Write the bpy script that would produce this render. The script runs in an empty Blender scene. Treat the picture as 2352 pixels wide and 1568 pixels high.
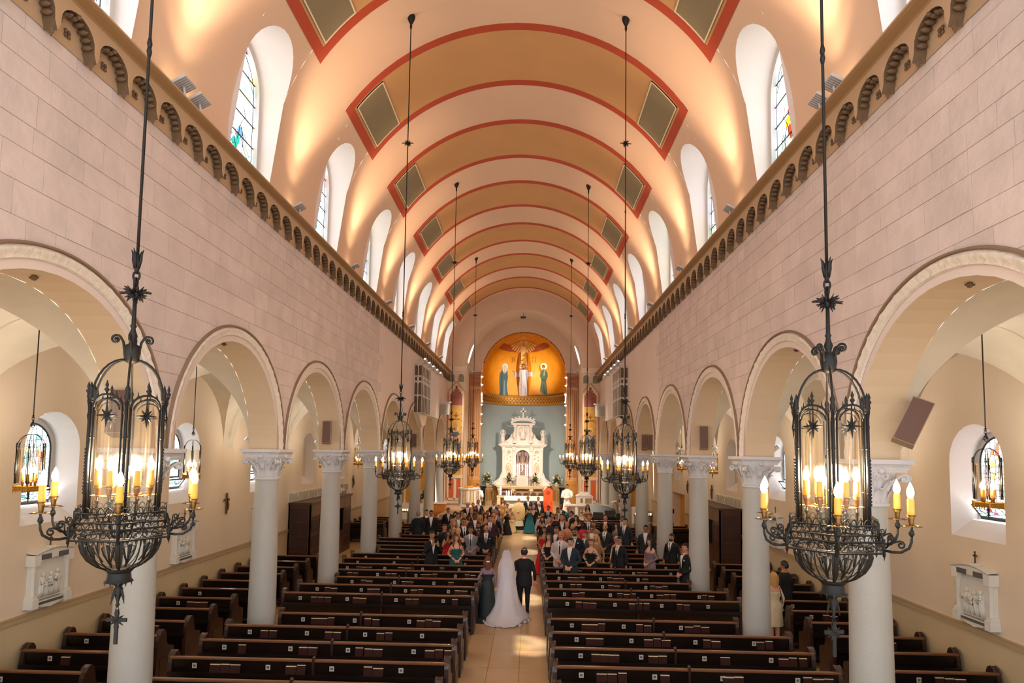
import bpy, math, random
from math import sin, cos, pi, sqrt, radians, atan2
from mathutils import Vector, Matrix
random.seed(7)
SC = bpy.context.scene
COL = SC.collection

# ---------------------------------------------------------------- camera
cam_d = bpy.data.cameras.new('camera'); cam_o = bpy.data.objects.new('camera', cam_d); COL.objects.link(cam_o)
CX, CH, YAW, PIT, ROL = 0.4253, 4.30, 0.0281, 0.0704, 0.0151
_r0 = Vector((cos(YAW), sin(YAW), 0)); _f = Vector((-sin(YAW)*cos(PIT), cos(YAW)*cos(PIT), sin(PIT))); _u0 = _r0.cross(_f)
_r = _r0*cos(ROL) + _u0*sin(ROL); _u = _u0*cos(ROL) - _r0*sin(ROL)
cam_o.matrix_world = Matrix(((_r.x, _u.x, -_f.x, CX), (_r.y, _u.y, -_f.y, 0), (_r.z, _u.z, -_f.z, CH), (0, 0, 0, 1)))
cam_d.sensor_width = 36; cam_d.lens = 1460.25*36/2352; cam_d.shift_y = (932.34-784)/2352; cam_d.clip_end = 300
SC.camera = cam_o

# ---------------------------------------------------------------- world, sun, exposure
SC.view_settings.view_transform = 'Standard'; SC.view_settings.look = 'None'
SC.view_settings.gamma = 1.0; SC.view_settings.use_curve_mapping = False
SC.view_settings.exposure = 0.18
SC.cycles.use_denoising = True
SC.cycles.max_bounces = 5; SC.cycles.diffuse_bounces = 4; SC.cycles.glossy_bounces = 2
SC.cycles.transmission_bounces = 2; SC.cycles.transparent_max_bounces = 8
SC.cycles.sample_clamp_indirect = 4.0; SC.cycles.caustics_reflective = False; SC.cycles.caustics_refractive = False
SC.cycles.use_adaptive_sampling = True; SC.cycles.adaptive_threshold = 0.03
W = bpy.data.worlds.new('sky'); SC.world = W; W.use_nodes = True
W.node_tree.nodes['Background'].inputs[0].default_value = (0.82, 0.9, 1.0, 1)
W.node_tree.nodes['Background'].inputs[1].default_value = 2.2
def lamp(name, kind, loc, energy, color, target=None, **kw):
    d = bpy.data.lights.new(name, kind); d.energy = energy; d.color = color
    for k, v in kw.items(): setattr(d, k, v)
    o = bpy.data.objects.new(name, d); COL.objects.link(o); o.location = loc
    if target is not None:
        o.rotation_euler = (Vector(target)-Vector(loc)).to_track_quat('-Z', 'Y').to_euler()
    return o
sun = lamp('sun', 'SUN', (-20, 10, 30), 26.0, (1.0, 0.93, 0.86), None, angle=0.02)
sun.rotation_euler = Vector((5.55, -1.2, -11.0)).to_track_quat('-Z', 'Y').to_euler()

# ---------------------------------------------------------------- materials
def C(h, a=1.0):
    h = h.lstrip('#'); v = [int(h[i:i+2], 16)/255 for i in (0, 2, 4)]
    return tuple(x/12.92 if x <= .04045 else ((x+.055)/1.055)**2.4 for x in v)+(a,)
MATS = {}
def mat(name, col, rough=.6, metal=0., var=0., vscale=3., bump=0., bscale=20., emit=None, estr=0., spec=.5, coat=0., per_obj=0.):
    if name in MATS: return MATS[name]
    m = bpy.data.materials.new(name); m.use_nodes = True; nt = m.node_tree; b = nt.nodes['Principled BSDF']
    c = C(col) if isinstance(col, str) else col
    b.inputs['Base Color'].default_value = c; b.inputs['Roughness'].default_value = rough; b.inputs['Metallic'].default_value = metal
    b.inputs['Specular IOR Level'].default_value = spec
    if coat: b.inputs['Coat Weight'].default_value = coat; b.inputs['Coat Roughness'].default_value = .15
    if var or per_obj:
        tc = nt.nodes.new('ShaderNodeTexCoord'); src = None
        if var:
            n = nt.nodes.new('ShaderNodeTexNoise'); n.inputs['Scale'].default_value = vscale; n.inputs['Detail'].default_value = 5
            nt.links.new(tc.outputs['Object'], n.inputs['Vector'])
            mr = nt.nodes.new('ShaderNodeMapRange'); mr.inputs[1].default_value = .3; mr.inputs[2].default_value = .7
            mr.inputs[3].default_value = 1-var; mr.inputs[4].default_value = 1+var*.6
            nt.links.new(n.outputs['Fac'], mr.inputs[0]); src = mr.outputs[0]
        if per_obj:
            oi = nt.nodes.new('ShaderNodeObjectInfo'); mo = nt.nodes.new('ShaderNodeMapRange')
            mo.inputs[3].default_value = 1-per_obj; mo.inputs[4].default_value = 1+per_obj*.5
            nt.links.new(oi.outputs['Random'], mo.inputs[0])
            if src is None: src = mo.outputs[0]
            else:
                mm = nt.nodes.new('ShaderNodeMath'); mm.operation = 'MULTIPLY'; nt.links.new(src, mm.inputs[0]); nt.links.new(mo.outputs[0], mm.inputs[1]); src = mm.outputs[0]
        hs = nt.nodes.new('ShaderNodeHueSaturation'); hs.inputs['Color'].default_value = c
        nt.links.new(src, hs.inputs['Value']); nt.links.new(hs.outputs[0], b.inputs['Base Color'])
    if bump:
        tc2 = nt.nodes.new('ShaderNodeTexCoord'); n2 = nt.nodes.new('ShaderNodeTexNoise'); n2.inputs['Scale'].default_value = bscale; n2.inputs['Detail'].default_value = 6
        bp = nt.nodes.new('ShaderNodeBump'); bp.inputs['Strength'].default_value = bump; bp.inputs['Distance'].default_value = .02
        nt.links.new(tc2.outputs['Object'], n2.inputs['Vector']); nt.links.new(n2.outputs['Fac'], bp.inputs['Height']); nt.links.new(bp.outputs[0], b.inputs['Normal'])
    if emit:
        b.inputs['Emission Color'].default_value = C(emit) if isinstance(emit, str) else emit; b.inputs['Emission Strength'].default_value = estr
    MATS[name] = m; return m
def glass_mat(name, stops, scale, strength, transp=.35, light=True, seed=0.):
    """stained glass: coloured voronoi cells lit by the sky behind, part transparent so sunlight passes"""
    if name in MATS: return MATS[name]
    m = bpy.data.materials.new(name); m.use_nodes = True; nt = m.node_tree; nt.nodes.clear()
    out = nt.nodes.new('ShaderNodeOutputMaterial'); mix = nt.nodes.new('ShaderNodeMixShader'); em = nt.nodes.new('ShaderNodeEmission'); tr = nt.nodes.new('ShaderNodeBsdfTransparent')
    tc = nt.nodes.new('ShaderNodeTexCoord'); mp = nt.nodes.new('ShaderNodeMapping'); mp.inputs['Location'].default_value = (seed, seed*.7, seed*1.3)
    vo = nt.nodes.new('ShaderNodeTexVoronoi'); vo.inputs['Scale'].default_value = scale
    sp = nt.nodes.new('ShaderNodeSeparateColor'); cr = nt.nodes.new('ShaderNodeValToRGB'); cr.color_ramp.interpolation = 'CONSTANT'
    el = cr.color_ramp.elements
    el[0].position = 0; el[0].color = C(stops[0][1]); el[1].position = stops[1][0]; el[1].color = C(stops[1][1])
    for p, c in stops[2:]:
        e = el.new(p); e.color = C(c)
    L = nt.links.new
    L(tc.outputs['Object'], mp.inputs[0]); L(mp.outputs[0], vo.inputs['Vector']); L(vo.outputs['Color'], sp.inputs[0]); L(sp.outputs[0], cr.inputs[0])
    L(cr.outputs[0], em.inputs[0]); L(cr.outputs[0], tr.inputs[0]); em.inputs[1].default_value = strength
    mix.inputs[0].default_value = 1-transp
    L(tr.outputs[0], mix.inputs[1]); L(em.outputs[0], mix.inputs[2]); L(mix.outputs[0], out.inputs[0])
    if not light: m.cycles.emission_sampling = 'NONE'
    MATS[name] = m; return m
def emis(name, col, s, sample=False):
    if name in MATS: return MATS[name]
    m = bpy.data.materials.new(name); m.use_nodes = True; nt = m.node_tree; nt.nodes.clear()
    out = nt.nodes.new('ShaderNodeOutputMaterial'); em = nt.nodes.new('ShaderNodeEmission'); em.inputs[0].default_value = C(col); em.inputs[1].default_value = s
    nt.links.new(em.outputs[0], out.inputs[0])
    if not sample: m.cycles.emission_sampling = 'NONE'
    MATS[name] = m; return m

# ---------------------------------------------------------------- mesh helpers
class M:
    def __init__(s): s.v = []; s.f = []; s.m = []; s.T = None; s.k = 0
    def add(s, vs, fs, k=None):
        o = len(s.v); T = s.T
        s.v += [tuple(T @ Vector(p)) for p in vs] if T is not None else [tuple(p) for p in vs]
        s.f += [tuple(i+o for i in f) for f in fs]; s.m += [s.k if k is None else k]*len(fs)
        return s
    def box(s, x0, x1, y0, y1, z0, z1, k=None):
        return s.add([(x0,y0,z0),(x1,y0,z0),(x1,y1,z0),(x0,y1,z0),(x0,y0,z1),(x1,y0,z1),(x1,y1,z1),(x0,y1,z1)],
            [(0,3,2,1),(4,5,6,7),(0,1,5,4),(1,2,6,5),(2,3,7,6),(3,0,4,7)], k)
    def prism(s, poly, fn, h0, h1, k=None):
        """poly 2d outline; fn(a,b,h)->xyz"""
        n = len(poly); vs = [fn(a, b, h0) for a, b in poly]+[fn(a, b, h1) for a, b in poly]
        fs = [tuple(range(n))[::-1], tuple(range(n, 2*n))]+[(i, (i+1) % n, n+(i+1) % n, n+i) for i in range(n)]
        return s.add(vs, fs, k)
    def ringloft(s, rings, closed=True, cap=True, k=None, loop=False):
        n = len(rings[0]); vs = [p for r in rings for p in r]; fs = []
        R = len(rings); rr = R if loop else R-1
        for j in range(rr):
            for i in range(n if closed else n-1):
                a = j*n+i; b = j*n+(i+1) % n; c = ((j+1) % R)*n+(i+1) % n; d = ((j+1) % R)*n+i
                fs.append((a, b, c, d))
        if cap and closed and not loop: fs += [tuple(range(n))[::-1], tuple((R-1)*n+i for i in range(n))]
        return s.add(vs, fs, k)
    def lathe(s, prof, c=(0,0,0), n=16, k=None, cap=True, sx=1, sy=1):
        return s.ringloft([[(c[0]+r*sx*cos(2*pi*i/n), c[1]+r*sy*sin(2*pi*i/n), c[2]+z) for i in range(n)] for r, z in prof], cap=cap, k=k)
    def tube(s, pts, r, n=6, k=None, cap=True, loop=False, flat=1.):
        pts = [Vector(p) for p in pts]; R = []; P = len(pts); up = None
        for i, p in enumerate(pts):
            a = pts[(i-1) % P] if (loop or i > 0) else p; b = pts[(i+1) % P] if (loop or i < P-1) else p
            t = (b-a).normalized() if (b-a).length > 1e-9 else Vector((0,0,1))
            if up is None: up = Vector((0,0,1)) if abs(t.z) < .9 else Vector((1,0,0))
            e = (up-t*up.dot(t)); e = e.normalized() if e.length > 1e-6 else t.orthogonal().normalized(); up = e; g = t.cross(e)
            q = r[i] if isinstance(r, (list, tuple)) else r
            R.append([p+e*q*cos(2*pi*j/n)+g*q*flat*sin(2*pi*j/n) for j in range(n)])
        return s.ringloft(R, cap=cap, k=k, loop=loop)
    def sphere(s, c, r, n=10, m=7, k=None, sx=1, sy=1, sz=1):
        return s.lathe([(max(1e-4, r*sin(pi*j/m)), -r*cos(pi*j/m)*sz) for j in range(m+1)], c, n, k, True, sx, sy)
    def grid(s, fn, nu, nv, k=None):
        vs = [fn(i/nu, j/nv) for j in range(nv+1) for i in range(nu+1)]
        fs = [(j*(nu+1)+i, j*(nu+1)+i+1, (j+1)*(nu+1)+i+1, (j+1)*(nu+1)+i) for j in range(nv) for i in range(nu)]
        return s.add(vs, fs, k)
    def mesh(s, name, mats, smooth=False):
        me = bpy.data.meshes.new(name); me.from_pydata(s.v, [], s.f)
        for m in (mats if isinstance(mats, (list, tuple)) else [mats]): me.materials.append(m)
        if any(s.m): me.polygons.foreach_set('material_index', s.m)
        if smooth:
            me.polygons.foreach_set('use_smooth', [True]*len(s.f))
            if smooth != 'all': me.set_sharp_from_angle(angle=radians(40 if smooth is True else smooth))
        me.update(); return me
    def obj(s, name, mats, parent=None, smooth=False, **props):
        return link(name, s.mesh(name, mats, smooth), parent, **props)
def link(name, data, parent=None, loc=None, rz=None, **props):
    o = bpy.data.objects.new(name, data); COL.objects.link(o)
    if parent is not None: o.parent = parent
    if loc is not None: o.location = loc
    if rz is not None: o.rotation_euler = (0, 0, rz)
    for k, v in props.items(): o[k] = v
    return o
def empty(name, loc=(0,0,0), rz=0, **props):
    o = link(name, None, None, loc, rz, **props); o.empty_display_size = .1; return o
def thing(name, label, cat, loc=(0,0,0), rz=0, group=None):
    o = empty(name, loc, rz, label=label, category=cat)
    if group: o['group'] = group
    return o
KIDS = {}
def copy_tree(o, parent=None, **props):
    c = o.copy(); COL.objects.link(c)
    if parent is not None: c.parent = parent
    for k, v in props.items(): c[k] = v
    if o not in KIDS: KIDS[o] = [x for x in o.children]
    for ch in KIDS[o]: copy_tree(ch, c)
    return c
def arc(cx, cz, r, a0, a1, n): return [(cx+r*cos(a0+(a1-a0)*i/n), cz+r*sin(a0+(a1-a0)*i/n)) for i in range(n+1)]
ORD = ['first', 'second', 'third', 'fourth', 'fifth', 'sixth', 'seventh', 'eighth', 'ninth', 'tenth', 'eleventh', 'twelfth', 'thirteenth', 'fourteenth',
       'fifteenth', 'sixteenth', 'seventeenth', 'eighteenth', 'nineteenth', 'twentieth', 'twenty-first', 'twenty-second', 'twenty-third', 'twenty-fourth', 'twenty-fifth', 'twenty-sixth']
SIDE = {-1: 'left', 1: 'right'}
# ---------------------------------------------------------------- dimensions of the church (metres)
BP, Y0 = 4.392, 8.97                     # bay pitch, y of column 0
CXW, WX, WX2 = 5.10, 4.81, 5.39          # column line, nave wall face, aisle wall face
AX, SP, RA = 8.07, 4.26, 1.903           # aisle outer wall, arch springing, arch radius
VZ, VR, FZ, CZ = 9.60, 4.83, 8.75, 9.22  # vault centre and radius, frieze bottom, cornice top
YE, YS = 40.0, 1.6                       # east wall, start of walls
yc = lambda k: Y0+BP*k
yb = lambda k: Y0+BP*(k+.5)

P_cream = mat('plaster_cream', '#e2cfc2', .8, var=.05, vscale=.6, bump=.15, bscale=14)
P_white = mat('plaster_white', '#dfd6cf', .75, var=.04, vscale=.8)
P_vault = mat('plaster_vault', '#e4c3a4', .78, var=.04, vscale=.5, bump=.1, bscale=6)
P_aisle = mat('plaster_aisle', '#dfcbb0', .8, var=.06, vscale=.7, bump=.1, bscale=10)
P_avault = mat('plaster_aisle_vault', '#d6c8b0', .8, var=.14, vscale=1.1, bump=.15, bscale=8)
P_dado = mat('plaster_dado', '#c8b28b', .7, var=.05, vscale=1)
S_wall = mat('travertine_block', '#d8c6bc', .72, var=.10, vscale=2.2, bump=.6, bscale=9, per_obj=.06)
S_joint = mat('mortar_joint', '#c2aa9b', .85)
S_soff = mat('arch_soffit', '#d8be9c', .8, var=.05, vscale=.8)
S_mould = mat('carved_moulding', '#e6d8c6', .6, var=.10, vscale=14, bump=1.0, bscale=13)
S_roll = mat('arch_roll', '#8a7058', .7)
S_cap = mat('capital_stone', '#d8d3d2', .55, var=.05, vscale=6)
S_shaft = mat('column_stone', '#b6b2a8', .5, var=.05, vscale=1.3, bump=.25, bscale=26)
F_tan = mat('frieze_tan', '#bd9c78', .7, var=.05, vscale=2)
F_dark = mat('corbel_shade_brown', '#6b5136', .65, var=.15, vscale=12)  # corbel soffit shade put into the colour; hooks and rosettes share it
F_line = mat('cornice_brown', '#a07c52', .7)
V_red = mat('stencil_red', '#b8492a', .7, var=.05, vscale=1.5)
V_tan = mat('field_tan', '#cf9f68', .8, var=.05, vscale=1)
V_gri = mat('grille_olive', '#8d8060', .8, var=.12, vscale=60)
V_edge = mat('panel_edge', '#ecd9b8', .7)
G_frame = mat('window_frame_grey', '#cfc9c4', .6)
LEAD = mat('lead_came', '#2b3330', .6)

# ---------------------------------------------------------------- floor
FL = M().box(-AX-.5, AX+.5, -3, 46.5, -.3, -.012).obj('floor', mat('floor_base', '#9a8058', .6), kind='structure')
T_a = mat('terrazzo_tan', '#c2a57c', .28, var=.08, vscale=2.5, per_obj=.05, spec=.4)
T_b = mat('terrazzo_side', '#c2a06c', .35, var=.08, vscale=2.0, per_obj=.05)
def tile(x0, x1, y0, y1, m, nm='tile'):
    g = .004
    return M().box(x0+g, x1-g, y0+g, y1-g, -.02, 0).obj(nm, m, FL)
yy = 7.2; j = 0
while yy < 35.0:
    for a, b in ((-.86, -.34), (-.34, .28), (.28, .88)): tile(a, b, yy, min(yy+1.15, 35.1), T_a)
    yy += 1.15; j += 1
mm = M()
for sx in (-1, 1):
    for (a, b) in ((.9, 5.4), (5.4, 6.25), (6.25, 8.07)):
        y = 0.
        while y < 35:
            x0, x1 = sorted((sx*a, sx*b)); mm.box(x0+.004, x1-.004, y+.004, y+1.145, -.02, -.001); y += 1.15
mm.obj('side_tiles', T_b, FL, kind='stuff')

# ---------------------------------------------------------------- nave arcade walls
def zarch(y, r=RA):
    best = None
    for k in range(-2, 8):
        d = abs(y-yb(k))
        if d < r: return SP+sqrt(max(0, r*r-d*d))
    return SP
def ysamples(y0, y1, step=.14):
    out = {y0, y1}
    for k in range(-2, 8):
        c = yb(k)
        for i in range(25):
            y = c-RA*cos(pi*i/24)
            if y0 < y < y1: out.add(round(y, 5))
        if y0 < yc(k) < y1: out.add(yc(k))
    return sorted(out)
WALL = {}
KLAST = 6
for sx in (-1, 1):
    m = M(); ys = ysamples(YS, YE)
    lim = yb(KLAST)+RA+.02
    for a, b in zip(ys, ys[1:]):
        mid = (a+b)/2
        za, zb = (zarch(a), zarch(b)) if any(abs(mid-yb(k)) < RA for k in range(-2, KLAST+1)) else (SP, SP)
        if mid > lim: za = zb = 0
        m.add([(sx*WX, a, za), (sx*WX, b, zb), (sx*WX, b, FZ+.1), (sx*WX, a, FZ+.1)], [(0, 1, 2, 3)], 0)
        m.add([(sx*WX2, a, za), (sx*WX2, b, zb), (sx*WX2, b, FZ), (sx*WX2, a, FZ)], [(3, 2, 1, 0)], 1)
        m.add([(sx*WX, a, za), (sx*WX, b, zb), (sx*WX2, b, zb), (sx*WX2, a, za)], [(0, 1, 2, 3)], 1 if mid > lim else 2)
    WALL[sx] = m.obj('wall_'+SIDE[sx], [P_cream, P_aisle, S_soff], kind='structure')

# ashlar blocks: the nearer ones parts, smaller and farther ones joined
rb = random.Random(3)
for sx in (-1, 1):
    cand = []; row = 0; z = 4.36
    # mortar plane behind the blocks
    mj = M(); ysj = [y for y in ysamples(YS, 21.6)]
    for a, b in zip(ysj, ysj[1:]):
        mj.add([(sx*(WX-.002), a, zarch(a, 2.1) if zarch(a) > SP+1e-4 else SP), (sx*(WX-.002), b, zarch(b, 2.1) if zarch(b) > SP+1e-4 else SP), (sx*(WX-.002), b, FZ), (sx*(WX-.002), a, FZ)], [(0, 1, 2, 3)])
    mj.obj('mortar', S_joint, WALL[sx])
    rows = []
    while z < FZ-.02:
        h = rb.choice((.27, .31, .36)); z1 = min(z+h, FZ); 
        if FZ-z1 < .12: z1 = FZ
        rows.append((z, z1)); z = z1
    for (z0, z1) in rows:
        y = YS-rb.random()*.5
        while y < 21.4:
            w = rb.choice((.42, .55, .62, .75, .9)); y1 = y+w; cuts = [y+w*i/6 for i in range(7)]
            bots = [max(z0, zarch(c, 2.06)) if any(abs(c-yb(k)) < 2.06 for k in range(-2, 8)) else z0 for c in cuts]
            if not all(b < z1-.02 for b in bots):
                seg = [(c, b) for c, b in zip(cuts, bots) if b < z1-.02]
                if len(seg) < 3: y = y1; continue
            else: seg = list(zip(cuts, bots))
            if max(b for c, b in seg) <= z0+1e-6: seg = [seg[0], seg[-1]]
            g = .004; pr = .008+rb.random()*.006
            pl = [(seg[0][0]+g, seg[0][1]+g)]+[(c, b+g) for c, b in seg[1:-1]]+[(seg[-1][0]-g, seg[-1][1]+g), (seg[-1][0]-g, z1-g), (seg[0][0]+g, z1-g)]
            area = (seg[-1][0]-seg[0][0])*(z1-z0)/max(6, (seg[0][0]))**3*(.3 if seg[0][0] < 4.7 else 1)
            cand.append((area, pl, pr)); y = y1
    cand.sort(key=lambda q: -q[0]); rest = M(); nb = 0
    for i, (ar, pl, pr) in enumerate(cand):
        mk = M() if nb < 296 else rest
        mk.prism(pl, lambda a, b, h: (sx*(WX-h), a, b), -.01, pr)
        if nb < 296: mk.obj('stone_block', S_wall, WALL[sx])
        nb += 1
    rest.obj('stone_blocks_far', S_wall, WALL[sx], kind='stuff')
    # arch mouldings
    for k in range(-1, KLAST+1):
        near = k < 3; n = 72 if near else 36
        prof = [(2.0, 0), (2.012, .03), (2.05, .03), (2.08, .05), (2.11, .05), (2.14, .03), (2.15, .015), (2.155, .05), (2.175, .055), (2.19, .0)]
        rings = []
        for i in range(n+1):
            a = pi*i/n; wob = .010*(1 if i % 2 else -.4) if near else 0
            tw = .006*sin(i*1.7)
            rings.append([(sx*(WX-.004-h-(wob if j in (3, 4) else 0)*(.4+.6*((i+j) % 2))), yb(k)-(r+(tw if j in (3, 4) else 0))*cos(a), SP+(r+(tw if j in (3, 4) else 0))*sin(a)) for j, (r, h) in enumerate(prof)])
        mo = M(); mo.ringloft(rings, closed=False, cap=False)
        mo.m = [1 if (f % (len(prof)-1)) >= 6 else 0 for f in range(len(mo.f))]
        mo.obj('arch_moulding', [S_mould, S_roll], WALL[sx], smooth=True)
        # small hook under the crown
        if k < 3:
            hk = M().sphere((sx*5.08, yb(k), SP+RA-.03), .035, 8, 5); hk.tube([(sx*(5.08-.05), yb(k), SP+RA-.03), (sx*(5.08+.05), yb(k), SP+RA-.03)], .012)
            hk.obj('hook', F_dark, WALL[sx])

# ---------------------------------------------------------------- frieze with corbels
def corbel_mesh(sx):
    """one bay of the arched corbel table: tan front plate with a pointed foot, scalloped soffit coloured dark for its shade"""
    m = M(); XF, XB = .17, .02; hp = .305; zt = .47
    edge = []                                  # from the foot (y=0) up and over to the next foot
    for i in range(13):
        t = pi*i/12; edge.append((hp-.262*cos(t) if 0 < i < 12 else (0.0 if i == 0 else 2*hp), .16+.22*sin(t) if 0 < i < 12 else 0))
    edge.insert(1, (.043, .10)); edge.insert(-1, (2*hp-.043, .10))
    for a, b in zip(edge, edge[1:]):
        m.add([(-sx*XF, a[0], a[1]), (-sx*XF, b[0], b[1]), (-sx*XF, b[0], zt), (-sx*XF, a[0], zt)], [(0, 1, 2, 3)], 0)
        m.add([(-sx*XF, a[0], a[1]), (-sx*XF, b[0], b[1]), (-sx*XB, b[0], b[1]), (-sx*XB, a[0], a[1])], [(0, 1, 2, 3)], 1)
    for i in range(9):                         # scalloped leaves under the arch
        t = pi*(.04+.115*i) if i < 9 else 0
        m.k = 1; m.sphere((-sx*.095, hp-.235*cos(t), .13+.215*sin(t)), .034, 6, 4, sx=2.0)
    m.k = 1; m.tube([(-sx*.10, 0, -.06), (-sx*.10, 0, .0), (-sx*.10, 0, .12)], [.006, .03, .042], 6, flat=.9)
    m.sphere((-sx*.16, hp, .36), .03, 6, 4)
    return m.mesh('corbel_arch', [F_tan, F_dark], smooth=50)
def rosette_mesh(sx):
    m = M()
    for i in range(4): m.sphere((-sx*.02, .035*cos(i*pi/2+.8), .035*sin(i*pi/2+.8)), .026, 5, 4, sx=.6)
    return m.mesh('rosette', F_dark, smooth='all')
for sx in (-1, 1):
    fr = M(); p = [(WX-.024, FZ-.05), (WX-.03, CZ-.08), (WX-.17, CZ-.08), (WX-.19, CZ-.06), (WX-.30, CZ-.045), (WX-.34, CZ-.03), (WX-.34, CZ-.005), (WX-.31, CZ), (WX+.02, CZ)]
    fr.ringloft([[(sx*x, y, z) for x, z in p] for y in (YS, YE)], closed=False, cap=False)
    fr.m = [0, 0, 1, 1, 1, 2, 2, 0]
    F = fr.obj('trim_%d' % (1 if sx < 0 else 2), [F_tan, F_line, F_tan], kind='structure')
    cm = corbel_mesh(sx); rm = rosette_mesh(sx); y = 5.1-.61*3
    while y < YE-.6:
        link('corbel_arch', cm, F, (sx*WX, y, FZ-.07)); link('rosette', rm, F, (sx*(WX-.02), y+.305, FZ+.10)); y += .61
# ---------------------------------------------------------------- barrel vault with window slots
ZSW, SWH = 11.17, .84                    # slot spring, half width
def zslot(dy):
    return ZSW+sqrt(max(0, SWH*SWH-dy*dy)) if abs(dy) <= SWH else None
def vx(z): return sqrt(max(0, VR*VR-(z-VZ)**2)) if z > VZ else VR
CE = M(); XG = 5.12
KW = range(-1, 7)
SLOTC = 0.11
ysl = {YS-1.5, YE}
for k in KW:
    c = yb(k)+SLOTC
    for i in range(17): ysl.add(c-SWH*cos(pi*i/16))
    for q in (-1.5, -1.2, 1.2, 1.5): ysl.add(c+q)
ysl = sorted(y for y in ysl if YS-1.6 < y <= YE)
NA = 40
def vcol(y, sx, kk):
    """points of the vault section at y from its lower edge to the crown"""
    z0 = CZ-.04
    if kk is not None:
        zz = zslot(min(SWH, abs(y-(yb(kk)+SLOTC))))
        z0 = zz
    pts = []
    if z0 < VZ: pts.append((VR, z0)); a0 = 0
    else: a0 = math.asin(min(1, (z0-VZ)/VR))
    for i in range(NA//2+1):
        a = a0+(pi/2-a0)*i/(NA//2); pts.append((VR*cos(a), VZ+VR*sin(a)))
    if z0 >= VZ: pts.insert(0, pts[0])
    return [(sx*x, y, z) for x, z in pts]
for sx in (-1, 1):
    for a, b in zip(ysl, ysl[1:]):
        mid = (a+b)/2; kk = None
        for k in KW:
            if abs(mid-yb(k)-SLOTC) < SWH: kk = k
        CE.ringloft([vcol(a, sx, kk), vcol(b, sx, kk)], closed=False, cap=False)
    for k in KW:                          # slot reveals back to the window plane
        c = yb(k)+SLOTC
        ol = [(c-SWH, CZ-.04)]+[(c-SWH*cos(pi*i/24), ZSW+SWH*sin(pi*i/24)) for i in range(25)]+[(c+SWH, CZ-.04)]
        CE.ringloft([[(sx*vx(z), y, z) for y, z in ol], [(sx*XG, y, z) for y, z in ol]], closed=False, cap=False, k=1)
CE.m = [k for k in CE.m]
CEIL = CE.obj('ceiling', [P_vault, P_white], smooth=True, kind='structure')
CEIL.data.set_sharp_from_angle(angle=radians(50))

# painted panels: red border, tan field, two grilles
AC = math.asin((12.266-VZ)/VR)            # angle of the lower corner above the horizontal
def vp(a, y, h): return ((VR-h)*cos(a), y, VZ+(VR-h)*sin(a))
PW = 2.554; POFF = 0.12
BW = .24
for k in range(-2, 7):
    c0 = yb(k)+POFF-PW/2; c1 = c0+PW; da = BW/VR
    m = M()
    def strip(a0, a1, y0, y1, n, kk, h=.012):
        m.ringloft([[vp(a0+(a1-a0)*i/n, y0, h), vp(a0+(a1-a0)*i/n, y1, h)] for i in range(n+1)], closed=False, cap=False, k=kk)
        e = [[vp(a0+(a1-a0)*i/n, q, h), vp(a0+(a1-a0)*i/n, q, -.01)] for q in (y0, y1) for i in range(n+1)]
        m.ringloft(e[:n+1], closed=False, cap=False, k=kk); m.ringloft(e[n+1:], closed=False, cap=False, k=kk)
    strip(AC, pi-AC, c0, c0+BW, 56, 0); strip(AC, pi-AC, c1-BW, c1, 56, 0)
    strip(AC, AC+da, c0, c1, 3, 0); strip(pi-AC-da, pi-AC, c0, c1, 3, 0)
    R = m.obj('painted_border', [V_red], CEIL, smooth='all')
    m = M(); strip(AC+da, pi-AC-da, c0+BW, c1-BW, 56, 0, .006); m.obj('painted_field', [V_tan], CEIL, smooth='all')
    for sd in (0, 1):
        a0, a1 = AC+da+.012, AC+da+.20
        if sd: a0, a1 = pi-a1, pi-a0
        g = .05; m = M(); strip(a0, a1, c0+BW+g, c1-BW-g, 6, 0, .03)
        G = m.obj('ceiling_grille', [V_gri], CEIL, smooth='all')
        m = M(); e = .035
        for q0, q1, w0, w1 in ((a0, a0+e/VR, c0+BW+g, c1-BW-g), (a1-e/VR, a1, c0+BW+g, c1-BW-g), (a0, a1, c0+BW+g, c0+BW+g+e), (a0, a1, c1-BW-g-e, c1-BW-g)): strip(q0, q1, w0, w1, 6, 0, .04)
        m.obj('frame', [V_edge], G, smooth='all')
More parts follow.
